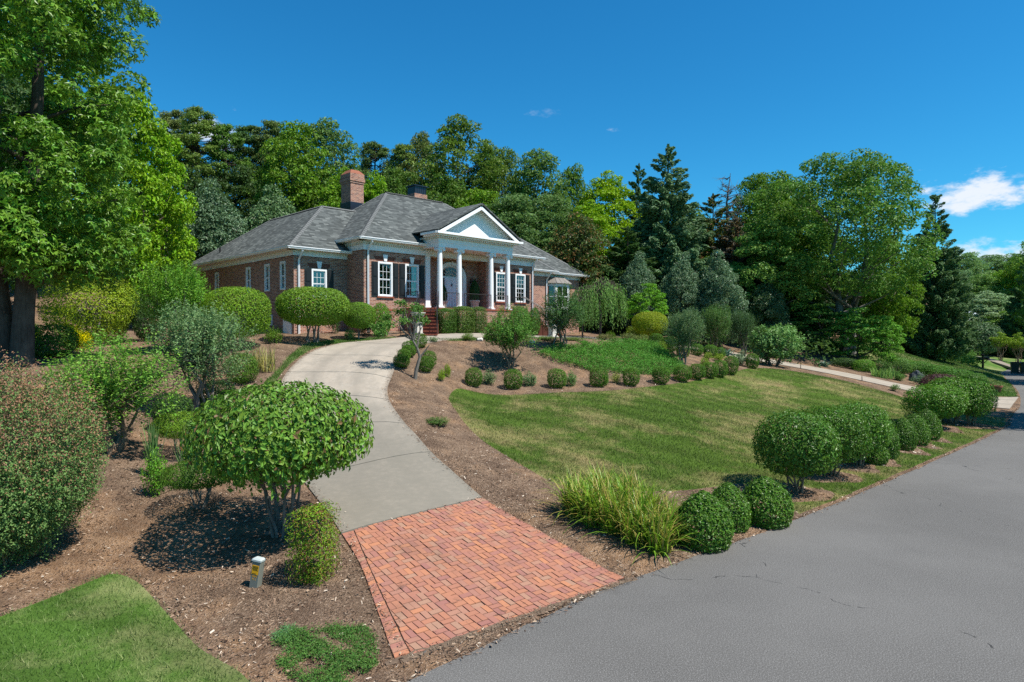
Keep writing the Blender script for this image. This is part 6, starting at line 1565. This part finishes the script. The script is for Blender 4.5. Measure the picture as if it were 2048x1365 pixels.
for k, (px, Y, top, wd) in enumerate([(1312, 37.8, 669, 25), (1340, 36.4, 675, 27), (1366, 35.6, 684, 24), (1394, 37.6, 690, 22), (1421, 38, 692, 24), (1440, 38.6, 697, 18)]): box('%s boxwood ball going downhill along the upper side of the juniper bank' % ords[k], px, Y, top, wd, GU)
for k, (px, Y, top, wd) in enumerate([(1416, 36.5, 702, 22), (1438, 36.8, 705, 26), (1325, 36, 680, 22), (1410, 34.2, 712, 26)]):
    azalea('%s small yellow green bush among the boxwoods at the end of the juniper bank' % ords[k], px, Y, top, wd, (.15, .21, .03), 'yellow green bushes among the boxwoods', 'yellowish_bush')
for k, (px, Y, top, wd, c) in enumerate([(976, 27, 738, 38, (.11, .16, .07)), (1060, 27.2, 742, 40, (.10, .165, .07)), (1142, 27.5, 740, 32, (.09, .16, .05)), (1212, 28, 742, 18, (.10, .16, .05)), (1232, 28.6, 742, 24, (.17, .19, .05))]):
    put('leafy_perennial', 'grey green leafy perennial right of the %s boxwood ball in the row' % ords[k], 'perennial', (('stems', shr[0], BKT), ('leaves', shr[1], LF)), .95, .64, px, Y, top, wd, c, 'perennials between the boxwoods')
put('leafy_perennial', 'silvery spreading perennial clump left of the lone boxwood', 'perennial', (('stems', shr[0], BKT), ('leaves', shr[1], LF)), .95, .64, 1480, 36.4, 700, 42, (.13, .17, .10))
for k, (px, Y, top, wd) in enumerate([(1405, 42.6, 690, 45), (1450, 42.3, 697, 55), (1560, 46, 706, 40), (1340, 43, 676, 50)]):
    put('blue_leaf_clump', '%s clump of blue green strap leaves along the shaded far leg of the drive' % ords[k], 'perennial', (('leaves', ir, LF),), .8, .8, px, Y, top, wd, (.05, .10, .075), 'blue green clumps by the drive')
# azaleas round the court
for lb, px, Y, top, wd, c in (('thin light perennial at the court edge right of the boxwood column', 866, 30.6, 672, 26, (.13, .18, .09)), ('dark rounded azalea at the court edge, in line with the box hedges', 935, 31.6, 664, 32, G_MID), ('wide olive azalea at the court edge, left of the full crape myrtle', 986, 32.6, 664, 52, (.10, .125, .035)),
    ('azalea at the court edge hidden behind the full crape myrtle', 1046, 33.5, 668, 34, G_OLIVE), ('azalea at the foot of the dark crape myrtle, on its left', 1090, 34, 671, 46, (.09, .13, .035)), ('azalea at the foot of the dark crape myrtle, on its right', 1146, 35, 674, 46, (.10, .14, .035)),
    ('dark azalea close against the dark crape myrtle', 1108, 33, 674, 30, G_DARK), ('reddish green azalea above the left half of the juniper bank', 1208, 38, 666, 40, (.12, .12, .045)), ('small azalea above the middle of the juniper bank', 1230, 37.5, 671, 28, (.10, .12, .04)), ('azalea above the right half of the juniper bank', 1258, 39, 664, 46, (.12, .14, .05)),
    ('azalea left of the first boxwood along the far leg of the drive', 1286, 39.2, 667, 42, (.12, .15, .045)), ('yellow green azalea below the yellow green dome', 1264, 42, 648, 34, (.15, .18, .03)), ('small shaded bush in front of the weeping tree', 1221, 42, 660, 28, G_MID), ('azalea at the left end of the juniper bank', 1165, 34.5, 680, 30, G_OLIVE)):
    azalea(lb, px, Y, top, wd, c)
# box hedges before the porch
hb = leaf_me('crown', clipped(97, 1.0, 1.5, .02, 7500, .065, 6, .9, .22, .03, up=.3)); hs_ = stemmesh(98, 5, 1.2, .3, .02)
for lb, px, Y, top, wd, c in (('left rounded hedge block beside the stair railing', 892, 34.1, 617, 36, (.06, .115, .022)), ('middle and widest hedge block below the porch railing', 925, 34.9, 613, 43, (.075, .12, .026)), ('right narrow hedge block below the porch railing', 957, 35.8, 614, 31, (.075, .115, .03))):
    put('hedge_block', lb, 'hedge', (('stems', hs_, BKG), ('crown', hb, LF)), 1.02, 1.52, px, Y, top, wd, c, 'hedge blocks before the porch', rz=.78)
mound('low dark bush right of the hedge blocks', 984, 36.3, 645, 26, G_MID, None, 'porch_bush'); mound('climbing green bush by the right porch stairs', 1069, 38.6, 615, 24, (.07, .14, .03), None, 'porch_bush')
mound('upright bush between the full crape myrtle and the porch', 1040, 38, 612, 40, (.065, .13, .03), None, 'porch_bush')

# dogwood with a crooked trunk
rng = np.random.default_rng(100); tips = [(-.95, .1, 2.35), (-1.15, -.2, 1.75), (-.55, .4, 2.55), (.1, .2, 2.75), (.45, .1, 2.2), (-.2, -.4, 2.2), (.3, -.3, 2.65), (-.75, -.5, 2.05), (-.4, .1, 2.9), (-1.3, .2, 2.0), (.25, .3, 2.35)]
st = [([(0, 0, -.2), (.06, 0, .35), (.20, 0, .85), (.10, .02, 1.2), (-.12, 0, 1.6)], [.085, .07, .055, .045, .035]), ([(.20, 0, .85), (.42, .05, 1.12), (.55, .0, 1.3)], [.04, .028, .015]), ([(.1, 0, 1.2), (.2, .1, 1.9), (.15, .1, 2.6)], [.035, .025, .01])]
for t in tips: st.append((bent(rng, (-.05, 0, 1.5), t, 4, .06), [.03, .022, .015, .005]))
C = np.array(tips) + np.array([-.12, 0, 0]); P, N, D, i = clump_fill(rng, C, rng.uniform(.24, .40, len(C)), 170, .55, .1, .5, .4, .6)
dwd = leaf_me('crown', leaves_np(P, N, .105 * rng.uniform(.6, 1.2, len(P)), rng, .5, tipdir=np.tile([0, 0, -1.], (len(P), 1)), tipmix=.45))
p = foot(829, 24.6); plant('dogwood_tree', 'small crooked dogwood leaning over the inner bend of the drive', 'tree', p, (('trunk', trunk_mesh('trunk', st, 8), BKG), ('crown', dwd, LF)), (.065, .13, .028))
azalea('single low shrub on the bare mulch between the drive and the lawn', 873, 18.9, 832, 58, (.07, .12, .03), None, 'low_shrub'); azalea('tiny seedling on the mulch by the lower lawn edge', 1027, 15.3, 954, 22, (.09, .15, .05), None, 'seedling')

# weeping tree, maple, domes right of the house
rng = np.random.default_rng(101); V, F = [], []; nS = 210; C, N, T = [], [], []
st = [([(0, 0, -.3), (.05, 0, 1.3), (-.05, .05, 2.4)], [.11, .09, .06])]
for k in range(nS):
    a = rng.uniform(0, 6.28); r = 1.75 * rng.uniform(.25, 1) ** .7; z1 = 3.1 - .35 * (r / 1.75) ** 2 + rng.normal(0, .22); L = rng.uniform(.8, 2.1); m = 22; s = np.linspace(0, 1, m)
    x = np.cos(a) * (r + .25 * np.sqrt(s)); y = np.sin(a) * (r + .25 * np.sqrt(s)); z = z1 - L * s
    C.append(np.stack([x, y, z], 1) + rng.normal(0, .05, (m, 3))); T.append(np.tile([np.cos(a) * .3, np.sin(a) * .3, -1], (m, 1)) + rng.normal(0, .4, (m, 3))); N.append(np.tile([np.cos(a), np.sin(a), .7], (m, 1)) + rng.normal(0, .5, (m, 3)))
    if k % 4 == 0: st.append(([(0, 0, 2.3), (np.cos(a) * r * .5, np.sin(a) * r * .5, z1 + .15), (x[0], y[0], z1), (x[8], y[8], z[8])], [.04, .025, .015, .006]))
C, N, T = map(np.vstack, (C, N, T)); wcr = leaf_me('crown', leaves_np(C, N, .17 * rng.uniform(.6, 1.2, len(C)), rng, .32, tipdir=T, tipmix=.8)); wtr = trunk_mesh('trunk', st, 7)
put('weeping_tree', 'weeping tree with trailing branches right of the bay window', 'tree', (('trunk', wtr, M['bark']), ('crown', wcr, LF)), 4.0, 3.3, 1200, 42, 563, 112, (.10, .175, .045))
put('weeping_tree', 'narrow weeping tree half hidden behind the dark crape myrtle', 'tree', (('trunk', wtr, M['bark']), ('crown', wcr, LF)), 4.0, 3.3, 1165, 41, 590, 70, (.085, .15, .04), rz=2)
lay = tree_broad(102, 4.2, 4.2, .18, (.85, 1, .55), 90, .46, 95, .17, squash=.32, lob=.15, trunk_r=.08, up=.9)
def layered(lb, px, Y, top, wd, c, name='layered_maple'): return put(name, lb, 'tree', (('trunk', lay[0], M['bark']), ('crown', lay[1], LF)), 4.0, 4.2, px, Y, top, wd, c)
layered('bright green maple with layered branches behind the yellow green dome', 1296, 45, 563, 88, (.105, .22, .025))
put('clipped_dome_shrub', 'yellow green clipped dome on thin stems right of the weeping tree', 'shrub', (('stems', stemmesh(92, 5, 2.3, .55, .06, .1, .58), BKG), ('crown', mu, LF)), 3.15, 2.5, 1300, 41, 622, 68, (.17, .20, .02))
lsh = shrub_twig(103, 3.0, 3.2, .1, 620, 12, .17, nst=8, stem_r=.05, spread=.8, tl=.5, upw=.8, lob=.3, aspect=.55)
put('loose_shrub', 'big loose shrub with pale arching branches at the end of the boxwood row', 'shrub', (('stems', lsh[0], BKG), ('crown', lsh[1], LF)), 3.3, 3.1, 1548, 39.5, 632, 108, (.105, .19, .06))
layered('left one of three light dogwoods under the big oak, partly shaded', 1645, 49, 605, 135, (.055, .125, .028), 'dogwood_tree')
layered('middle one of three light dogwoods under the big oak', 1712, 47, 612, 110, (.095, .20, .035), 'dogwood_tree'); layered('right one of three light dogwoods under the big oak', 1768, 46, 628, 82, (.10, .21, .03), 'dogwood_tree')
for k, (px, Y, top, wd, c) in enumerate([(1690, 45.5, 716, 55, G_DARK), (1727, 44.5, 719, 44, (.085, .17, .025)), (1760, 45, 720, 42, (.05, .10, .02)), (1795, 45.3, 715, 52, (.07, .13, .03))]):
    mound('%s low spreading shrub from the left under the light dogwoods' % ords[k], px, Y, top, wd, c, 'low shrubs under the dogwoods', 'spreading_shrub')
for k, (px, Y, top, wd) in enumerate([(1835, 46.5, 722, 60), (1875, 46, 730, 66), (1915, 45, 738, 62), (1948, 43.5, 746, 46)]):
    mound('%s section of the low evergreen hedge going right from the boulder' % ords[k], px, Y, top, wd, (.055, .125, .022), 'low evergreen hedge bushes', 'hedge_bush')
put('iris_clump', 'wide light green iris clump beside the far leg of the drive', 'iris', (('leaves', leaf_me('leaves', straps(104, 150, .8, .05, 1.0, .6, .55)), LF),), 1.5, .75, 1768, 42.8, 734, 58, (.13, .21, .06))
put('leafy_perennial', 'leafy clump between the light iris and the boulder', 'perennial', (('stems', shr[0], BKT), ('leaves', shr[1], LF)), .95, .64, 1798, 42.6, 743, 34, (.09, .17, .04)); put('leafy_perennial', 'grey green clump in front of the boulder', 'perennial', (('stems', shr[0], BKT), ('leaves', shr[1], LF)), .95, .64, 1843, 41.8, 745, 36, (.085, .14, .07))
put('blue_leaf_clump', 'blue green strap clump under the left light dogwood', 'perennial', (('leaves', ir, LF),), .8, .8, 1648, 44.5, 722, 42, (.08, .13, .10)); azalea('sprawling weed at the lawn side of the far leg of the drive', 1790, 36.6, 767, 22, (.10, .17, .05), None, 'low_weed')
mound('dark purple clipped mound beside the far leg of the drive', 1882, 40.5, 748, 70, PURP, None, 'purple_mound')
bo = MB(); bm = bmesh.new(); bmesh.ops.create_icosphere(bm, subdivisions=3, radius=1); rng = np.random.default_rng(9)
for v in bm.verts: d = v.co.normalized(); v.co = Vector((d.x * .48, d.y * .4, d.z * .5 + .2)) * (1 + .13 * math.sin(d.x * 5 + 1) * math.cos(d.y * 4) + .08 * math.sin(d.z * 9 + d.x * 6))
me = bpy.data.meshes.new('boulder'); bm.to_mesh(me); bm.free(); o = link('boulder', me, M['rock'], None, foot(1834, 43.5), rz=.6); setp(o, 'grey upright boulder beside the low evergreen hedge', 'boulder')

# street row: tree-form shrubs and clipped eggs
ph = leaf_me('crown', shoots(172, 2.05, 1.95, .45, 110, .16, .09), clipped(105, 2.1, 1.95, .44, 8200, .098, 2.5, 1, .42, .08, .45, up=.35)); phs = stemmesh(106, 8, 1.9, .5, .032, .14, .62)
PGp = 'tree-form shrubs along the road'
for lb, px, Y, top, wd, c in (('nearest tree-form shrub with bare stems on the street row', 1592, 16.0, 824, 164, (.058, .118, .018)), ('second tree-form shrub of the street row, overlapping the nearest', 1664, 17.8, 814, 132, (.060, .122, .018)), ('third tree-form shrub of the street row, before the clipped eggs', 1716, 19.1, 806, 124, (.060, .122, .018)),
    ('tree-form shrub just beyond the clipped eggs', 1872, 26.1, 770, 108, (.068, .138, .018)), ('high tree-form shrub behind the one beyond the clipped eggs', 1910, 27.4, 755, 105, (.068, .138, .018)), ('last tree-form shrub of the street row, leaning to the road', 1946, 27.2, 757, 84, (.062, .125, .018))):
    put('tree_form_shrub', lb, 'shrub', (('stems', phs, BKT), ('crown', ph, LG)), 2.15, 1.98, px, Y, top, wd, c, PGp)
eg = leaf_me('crown', shoots(173, .95, 1.08, .1, 70, .07, .05, 5), egg(107, 1.05, 1.12, 8000, .058)); egs = stemmesh(108, 3, .9, .15, .02)
EGp = 'clipped egg-shaped bushes along the road'
for lb, px, Y, top, wd, c in (('clipped egg bush nearest the daylilies', 1408, 12.1, 984, 118, G_BOX), ('clipped egg bush behind the one nearest the daylilies', 1457, 13.1, 967, 92, G_BOX), ('clipped egg bush standing free right of the daylilies', 1533, 13.5, 955, 106, G_BOX), ('small clipped ball at the foot of the third tree-form shrub', 1746, 19.5, 883, 62, G_BOX), ('clipped egg bush behind the small ball', 1768, 20.3, 838, 60, G_BOX),
    ('first of three clipped egg bushes before the far tree-form shrubs', 1806, 21.6, 837, 54, G_BOX), ('middle of three clipped egg bushes before the far tree-form shrubs', 1831, 22.5, 829, 54, G_BOX), ('last of three clipped egg bushes before the far tree-form shrubs', 1855, 23.7, 819, 52, G_BOX)):
    put('clipped_egg_bush', lb, 'shrub', (('stems', egs, BKG), ('crown', eg, LG)), 1.06, 1.13, px, Y, top, wd, c, EGp)
# daylilies
for k, (px, Y, s) in enumerate([(1150, 13.1, .95), (1188, 12.7, 1.05), (1228, 12.35, 1.0), (1272, 11.95, 1.05), (1318, 11.6, .95), (1205, 13.6, 1.0), (1252, 13.2, 1.05), (1296, 12.7, 1.05), (1336, 12.3, .9)]):
    p = foot(px, Y); plant('daylily_clump', 'daylily clump of arching yellow-tipped leaves by the brick apron', 'daylily', p, (('leaves', dl, M['straw_tip']),), (.125, .20, .025), (s, s, s * .95), k * 1.3, 'daylily clumps by the brick apron')

# juniper on the bank and the ground cover by the apron (spreading mats)
def mat_cover(name, label, poly, n, size, color, hgt, seed, aspect=.28, mat=None, per=9, spread=.2, ragged=0.0):
    rng = np.random.default_rng(seed); q = scatter(poly, n, rng)
    if ragged:
        c = np.asarray(poly).mean(0); f = 1 + ragged * (np.sin(q[:, 0] * 9 + 1.3 * np.sin(q[:, 1] * 7)) + np.sin(q[:, 1] * 11 + q[:, 0] * 4)); q = q[rng.uniform(size=len(q)) < f * 1.6 - np.linalg.norm((q - c) / (np.asarray(poly).max(0) - np.asarray(poly).min(0)) * 2, axis=1) * .9]
    z = H(q[:, 0], q[:, 1]); hh = hgt * (.45 + .75 * np.abs(np.sin(q[:, 0] * 2.3 + np.sin(q[:, 1] * 1.7)) * np.cos(q[:, 1] * 1.9 + q[:, 0])) ) * rng.uniform(.7, 1.2, len(q))
    a = rng.uniform(0, 6.28, len(q)); d = unit(np.stack([np.cos(a), np.sin(a), rng.uniform(.2, .9, len(q))], 1)); i = np.repeat(np.arange(len(q)), per); s = np.tile(np.linspace(-1, 1, per), len(q))
    P = np.column_stack([q, z + hh])[i] + d[i] * (s * spread)[:, None] + rng.normal(size=(len(i), 3)) * spread * .16
    P[:, 2] = np.maximum(P[:, 2], H(P[:, 0], P[:, 1]) + .01)
    N = np.tile([0, 0, 1.0], (len(i), 1)) + rng.normal(size=(len(i), 3)) * .7
    o = link(name, leaf_me(name, leaves_np(P, N, size * rng.uniform(.6, 1.2, len(P)), rng, aspect, tipdir=d[i] + rng.normal(size=(len(i), 3)) * .5, tipmix=.7)), mat or ND); o.color = (*color, 1); o['kind'] = 'stuff'; o['label'] = label
jun = smooth_poly([(1080,722,31.2),(1120,705,32),(1200,697,34),(1260,693,36),(1300,683,38),(1325,690,37),(1345,712,34.5),(1368,736,32.4),(1330,745,31),(1250,746,30.4),(1190,752,29.9),(1130,742,30.2),(1090,735,30.6)], 60)
mat_cover('juniper_mat', 'creeping juniper spread over the bank below the court', jun, 5200, .10, (.055, .13, .022), .22, 201, per=9, spread=.24)
gc = smooth_poly([(540,1330,7.85),(575,1296,8.25),(640,1282,8.4),(700,1256,8.7),(745,1280,8.4),(755,1330,7.8),(720,1372,7.35),(650,1398,7.1),(575,1372,7.35)], 50)
mat_cover('ground_cover', 'patch of creeping green ground cover beside the brick apron', gc, 2300, .035, (.045, .092, .02), .06, 202, per=8, spread=.07, aspect=.35, ragged=.55)
gc2 = smooth_poly([(545,1300,8.2),(575,1282,8.5),(600,1290,8.3),(570,1320,8.0)], 30); mat_cover('ground_cover', 'thin sprigs of ground cover left of the green patch', gc2, 220, .035, (.06, .13, .05), .04, 203, per=7, spread=.06)
bank = np.array(XY([(1804,702,60),(1840,694,66),(1880,690,72),(1922,708,72),(1962,733,66),(1907,723,62.5)])); mat_cover('creeping_shrubs', 'low creeping shrubs on the bank above the far verge', bank, 1500, .3, (.075, .135, .03), .8, 204, per=8, spread=.5)
# far verge: pale shrubs, hedges, bare-stemmed crape myrtles
mound('yellow green round bush under the right-hand spruce', 1835, 70, 640, 90, (.15, .19, .04), None, 'far_bush'); mound('pale green bush right of the yellow green one under the spruce', 1875, 74, 660, 62, (.14, .17, .08), None, 'far_bush')
for k, (px, Y, top, wd, c) in enumerate([(1905, 82, 650, 75, G_DARK), (1955, 84, 645, 85, mixc(G_DARK, G_BLUE, .4)), (2000, 86, 650, 80, G_DARK), (2045, 86, 655, 70, G_DARK), (1975, 90, 630, 90, mixc(G_BLUE, G_MID, .5))]):
    mound('%s tall dark bush of the far hedge from the left' % ords[k], px, Y, top, wd, c, 'tall bushes of the far hedge', 'far_hedge_bush')
cmb = tree_broad(110, 4.2, 3.0, .55, (.8, 1, .7), 40, .42, 120, .16, squash=.6, lob=.1, trunk_r=.05); cst = stemmesh(111, 7, 3.6, .8, .06, .12, .72)
for k, (px, Y, top, wd) in enumerate([(1922, 76, 660, 28), (2002, 72, 668, 40), (2036, 72, 669, 42)]):
    put('bare_stem_crape_myrtle', '%s bare-stemmed crape myrtle with a sheared yellow green head by the far road' % ords[k], 'crape myrtle', (('stems', cst, BKT), ('crown', cmb[1], LF)), 3.1, 4.2, px, Y, top, wd, (.15, .21, .025), 'bare-stemmed crape myrtles')
# ------------------------------------------------------------------ small things
# telecom pedestal beside the drive, leaning a little
p = foot(507, 9.8); ped = thing('utility_pedestal', 'small grey utility marker post with yellow sticker leaning in the mulch', 'utility post', p, rad(-12)); ped.rotation_euler = (rad(-3), rad(7), rad(-14))
m = MB(); m.prism([(-.065, -.055), (.065, -.055), (.072, -.04), (.072, .055), (-.072, .055), (-.072, -.04)], -.2, .43); m.build('post', M['post_grey'], ped)
m = MB(); m.box(-.078, .078, -.064, .064, .431, .455); m.add([(-.078, -.064, .456), (.078, -.064, .456), (.078, .064, .456), (-.078, .064, .456), (-.055, -.045, .478), (.055, -.045, .478), (.055, .045, .478), (-.055, .045, .478)], [(0, 1, 5, 4), (1, 2, 6, 5), (2, 3, 7, 6), (3, 0, 4, 7), (4, 5, 6, 7)]); m.build('cap', M['post_cap'], ped)
m = MB(); m.box(-.056, .056, -.0585, -.0552, .235, .375); stk = m.build('warning_sticker', M['sticker'], ped)
m = MB()
for z, a, b in ((.358, -.048, .046), (.340, -.044, .05), (.322, -.05, .036), (.304, -.04, .048), (.250, -.044, .022)): m.box(a, b, -.0600, -.0588, z - .004, z + .004)
q = m.build('print_lines', M['ink'], stk); q['kind'] = 'stuff'
m = MB()
def seg7(mb, x, z, w, hh, on, y=-.0568, t=.006):
    S = {'a': (x, x + w, z + hh - t, z + hh), 'g': (x, x + w, z + hh / 2 - t / 2, z + hh / 2 + t / 2), 'd': (x, x + w, z, z + t), 'f': (x, x + t, z + hh / 2, z + hh), 'b': (x + w - t, x + w, z + hh / 2, z + hh), 'e': (x, x + t, z, z + hh / 2), 'c': (x + w - t, x + w, z, z + hh / 2)}
    for k in on: a, b, c, d = S[k]; mb.box(a, b, y, -.0552, c, d)
for i, on in enumerate(('fbgc', 'efgabc', 'bcfga')): seg7(m, -.042 + i * .03, .192, .02, .028, on)
for i, on in enumerate(('fgbc', 'bc')): seg7(m, -.03 + i * .034, .148, .02, .028, on)
q = m.build('number_marks', M['sticker'], ped); q['kind'] = 'stuff'

# urns on pedestals either side of the court
def urn(px, Y, lb):
    x, y, z = foot(px, Y); t = thing('urn_pedestal', lb[0], 'pedestal', (x, y, z - .05), rad(45))
    m = MB(); m.box(-.25, .25, -.25, .25, 0, .14); m.box(-.21, .21, -.21, .21, .141, .20); m.box(-.17, .17, -.17, .17, .201, .66); m.box(-.205, .205, -.205, .205, .661, .70); m.box(-.235, .235, -.235, .235, .701, .77); m.build('pedestal', M['caststone'], t)
    u = thing('garden_urn', lb[1], 'urn', (x, y, z + .72), 0)
    m = MB(); m.lathe([(.15, 0), (.15, .03), (.08, .06), (.06, .12), (.09, .16), (.24, .22), (.32, .32), (.345, .42), (.39, .45), (.39, .48), (.33, .48), (.30, .42)], 24); m.build('bowl', M['caststone'], u, smooth=True)
    k = link('flowers', shr[1], LF, u, (0, 0, .42)); k.scale = (.75, .75, .45); k.color = (.12, .19, .06, 1)
urn(836, 32.7, ('white stone pedestal beside the left porch stairs', 'white stone urn with flowers beside the left porch stairs'))
urn(1105, 38.3, ('white stone pedestal beside the right porch stairs', 'white stone urn with flowers beside the right porch stairs'))
# potted topiaries and a bistro chair on the porch
def porch(u, v): x, y, z = hw(u, v, ZP); return (x, y, z)
def pot(u, v, lb, s=1.0, plant_=True):
    t = thing('planter_pot', lb, 'plant pot', porch(u, v), 0, (s, s, s)); m = MB(); m.lathe([(.17, 0), (.19, .03), (.18, .06), (.23, .40), (.27, .44), (.28, .52), (.25, .53), (.23, .48)], 20); m.build('pot', M['caststone'], t, smooth=True)
    k = link('shrub', eg, LF, t, (0, 0, .48)); k.scale = (.5, .5, .95); k.color = (.03, .07, .02, 1)
pot(8.05, .35, 'stone pot with a clipped cone plant right of the front door', 1.2); pot(5.45, .2, 'stone pot with a clipped plant left of the front door', .95)
m = MB(); ch = thing('bistro_chair', 'black wrought iron chair on the porch behind the railing', 'chair', porch(8.15, -.75), rad(200))
m.lathe([(.20, .44), (.21, .45), (.21, .46), (.20, .47)], 18); m.build('seat', M['iron'], ch)
for a in (45, 135, 225, 315):
    b = MB(); c, s = math.cos(rad(a)), math.sin(rad(a)); b.tube([(c * .17, s * .17, .44), (c * .20, s * .20, .2), (c * .25, s * .25, 0)], .011, 6); b.build('leg', M['iron'], ch)
b = MB(); n = 14; b.tube([(-.20, .16, .45)] + [(-.21 * math.cos(math.pi * k / n), .20 + .03 * math.sin(math.pi * k / n), .62 + .30 * math.sin(math.pi * k / n)) for k in range(n + 1)] + [(.20, .16, .45)], .012, 6)
for k in (-1, 0, 1): b.tube([(k * .09, .17, .46), (k * .10, .21, .70), (k * .07, .22, .90)], .007, 4)
b.build('backrest', M['iron'], ch)
o = MB().box(-.40, .40, -.25, .25, 0, .018).build('door_mat', M['olive_mat'], None, loc=porch(6.56, .38), rz=rad(45)); setp(o, 'olive doormat in front of the pale front door', 'doormat')
# cantilevered path light by the drive court: small lamp stakes
# mailbox, bins and planters by the road
p = foot(1966, 66); mb_ = thing('mailbox_post', 'dark wooden mailbox post with a cross arm on the far verge', 'mailbox', p, rad(10)); m = MB(); m.box(-.07, .07, -.07, .07, -.2, 1.42); m.build('post', M['wood_dark'], mb_)
m = MB(); m.box(-.75, .75, -.06, .06, .93, 1.02); m.tube([(-.55, 0, .93), (-.06, 0, .55)], .045, 4); m.tube([(.55, 0, .93), (.06, 0, .55)], .045, 4); m.build('cross_arm', M['wood_dark'], mb_)
for s in (-1, 1):
    m = MB(); n = 8; prof = [(-.11, 0), (.11, 0)] + [(.11 * math.cos(math.pi * k / n), .12 + .10 * math.sin(math.pi * k / n)) for k in range(n + 1)]
    k0 = len(prof); vs = [(s * .44 + x, y, 1.025 + z) for y in (-.26, .26) for x, z in prof]; m.add(vs, [tuple(range(k0)), tuple(range(k0, 2 * k0))[::-1]] + [((i + 1) % k0, i, k0 + i, k0 + (i + 1) % k0) for i in range(k0)]); b_ = m.build('letter_box', M['black'], mb_)
m = MB(); m.add([(-.11, -.11, 1.425), (.11, -.11, 1.425), (.11, .11, 1.425), (-.11, .11, 1.425), (0, 0, 1.56)], [(0, 1, 4), (1, 2, 4), (2, 3, 4), (3, 0, 4), (3, 2, 1, 0)]); m.build('post_cap', M['wood_dark'], mb_)
def bin_(px, Y, lb, rz):
    t = thing('wheelie_bin', lb, 'waste bin', foot(px, Y), rz); m = MB(); a = [(-.27, -.30), (.27, -.30), (.27, .26), (-.27, .26)]; b = [(-.33, -.38), (.33, -.38), (.33, .32), (-.33, .32)]
    m.add([(x, y, .08) for x, y in a] + [(x, y, 1.02) for x, y in b], [(3, 2, 1, 0), (0, 1, 5, 4), (1, 2, 6, 5), (2, 3, 7, 6), (3, 0, 4, 7), (4, 5, 6, 7)]); m.build('body', M['bin_green'], t)
    m = MB(); m.add([(-.35, -.42, 1.025), (.35, -.42, 1.025), (.35, .36, 1.025), (-.35, .36, 1.025), (-.28, -.34, 1.12), (.28, -.34, 1.12), (.28, .36, 1.15), (-.28, .36, 1.15)], [(3, 2, 1, 0), (0, 1, 5, 4), (1, 2, 6, 5), (2, 3, 7, 6), (3, 0, 4, 7), (4, 5, 6, 7)]); m.build('lid', M['bin_green'], t)
    for s in (-1, 1): m = MB(); m.lathe([(.11, -.03), (.11, .03)], 14, (0, 0, 0), Matrix.Translation((s * .30, .27, .11)) @ Matrix.Rotation(rad(90), 4, 'Y')); m.build('wheel', M['black'], t)
    m = MB(); m.tube([(-.26, .38, 1.0), (-.26, .44, 1.0), (.26, .44, 1.0), (.26, .38, 1.0)], .018, 6); m.build('handle', M['bin_green'], t)
bin_(2030, 62.5, 'dark green waste bin at the far road edge, left one', 2.6); bin_(2049, 62.2, 'dark green waste bin at the far road edge, right one', 2.7)
for px, Y, lb in ((1974, 43.2, 'weathered terracotta planter at the verge corner, left and smaller one'), (1994, 42.2, 'orange terracotta planter at the verge corner, right and larger one')):
    s = .85 if px < 1980 else 1.0; t = thing('terracotta_planter', lb, 'planter', foot(px, Y), .3, (s, s, s)); m = MB(); m.lathe([(.20, 0), (.22, .02), (.29, .36), (.33, .37), (.335, .46), (.30, .465), (.285, .40)], 18); m.build('pot', M['terracotta'], t, smooth=True)
    m = MB(); m.lathe([(.28, .40), (.2, .44), (.0001, .45)], 14); m.build('soil', M['mulch'], t)
# neighbour's house, only its roof above the hedge
x, y, z = foot(1925, 100); nh = thing('neighbour_house', 'pale grey hipped roof of a neighbouring house above the far hedge', 'house', (x, y, z), rad(20))
m = MB(); m.box(-4, 4, -3, 3, -1, 3.6); m.build('wall', M['cream'], nh); A = [(-4.5, -3.5, 3.6), (4.5, -3.5, 3.6), (4.5, 3.5, 3.6), (-4.5, 3.5, 3.6)]; B = [(-1.2, 0, 6.0), (1.2, 0, 6.0)]
m = MB(); m.add(A + B, [(0, 1, 5, 4), (1, 2, 5), (2, 3, 4, 5), (3, 0, 4), (3, 2, 1, 0)]); m.build('roof', M['roof_pale'], nh)
# neighbour's walk across the far verge
pw = np.array(XY([(1928, 723, 78), (1990, 736, 70), (2040, 744, 66), (2047, 742, 67), (1996, 733, 72), (1934, 721, 80)])); m = MB(); m.add([(a, b, h(a, b) + .12) for a, b in pw] + [(a, b, h(a, b) - .1) for a, b in pw], [(0, 1, 4, 5), (1, 2, 3, 4), (0, 6, 7, 1), (1, 7, 8, 2), (6, 0, 5, 11), (5, 4, 10, 11), (4, 3, 9, 10)]); o = m.build('path', M['concrete'], None); o['kind'] = 'structure'
# two small white stones by the court
for px, Y, lb in ((1064, 32.6, 'small white stone at the court edge right of the full crape myrtle'), (960, 31.8, 'pale stone at the court edge between two azaleas')):
    bm = bmesh.new(); bmesh.ops.create_icosphere(bm, subdivisions=2, radius=.16)
    for v in bm.verts: v.co.z *= .7; v.co *= 1 + .15 * math.sin(v.co.x * 30 + px)
    me = bpy.data.meshes.new('stone'); bm.to_mesh(me); bm.free(); q = foot(px, Y); o = link('stone', me, M['caststone'], None, (q[0], q[1], q[2] + .08)); setp(o, lb, 'stone', 'pale stones at the court edge')
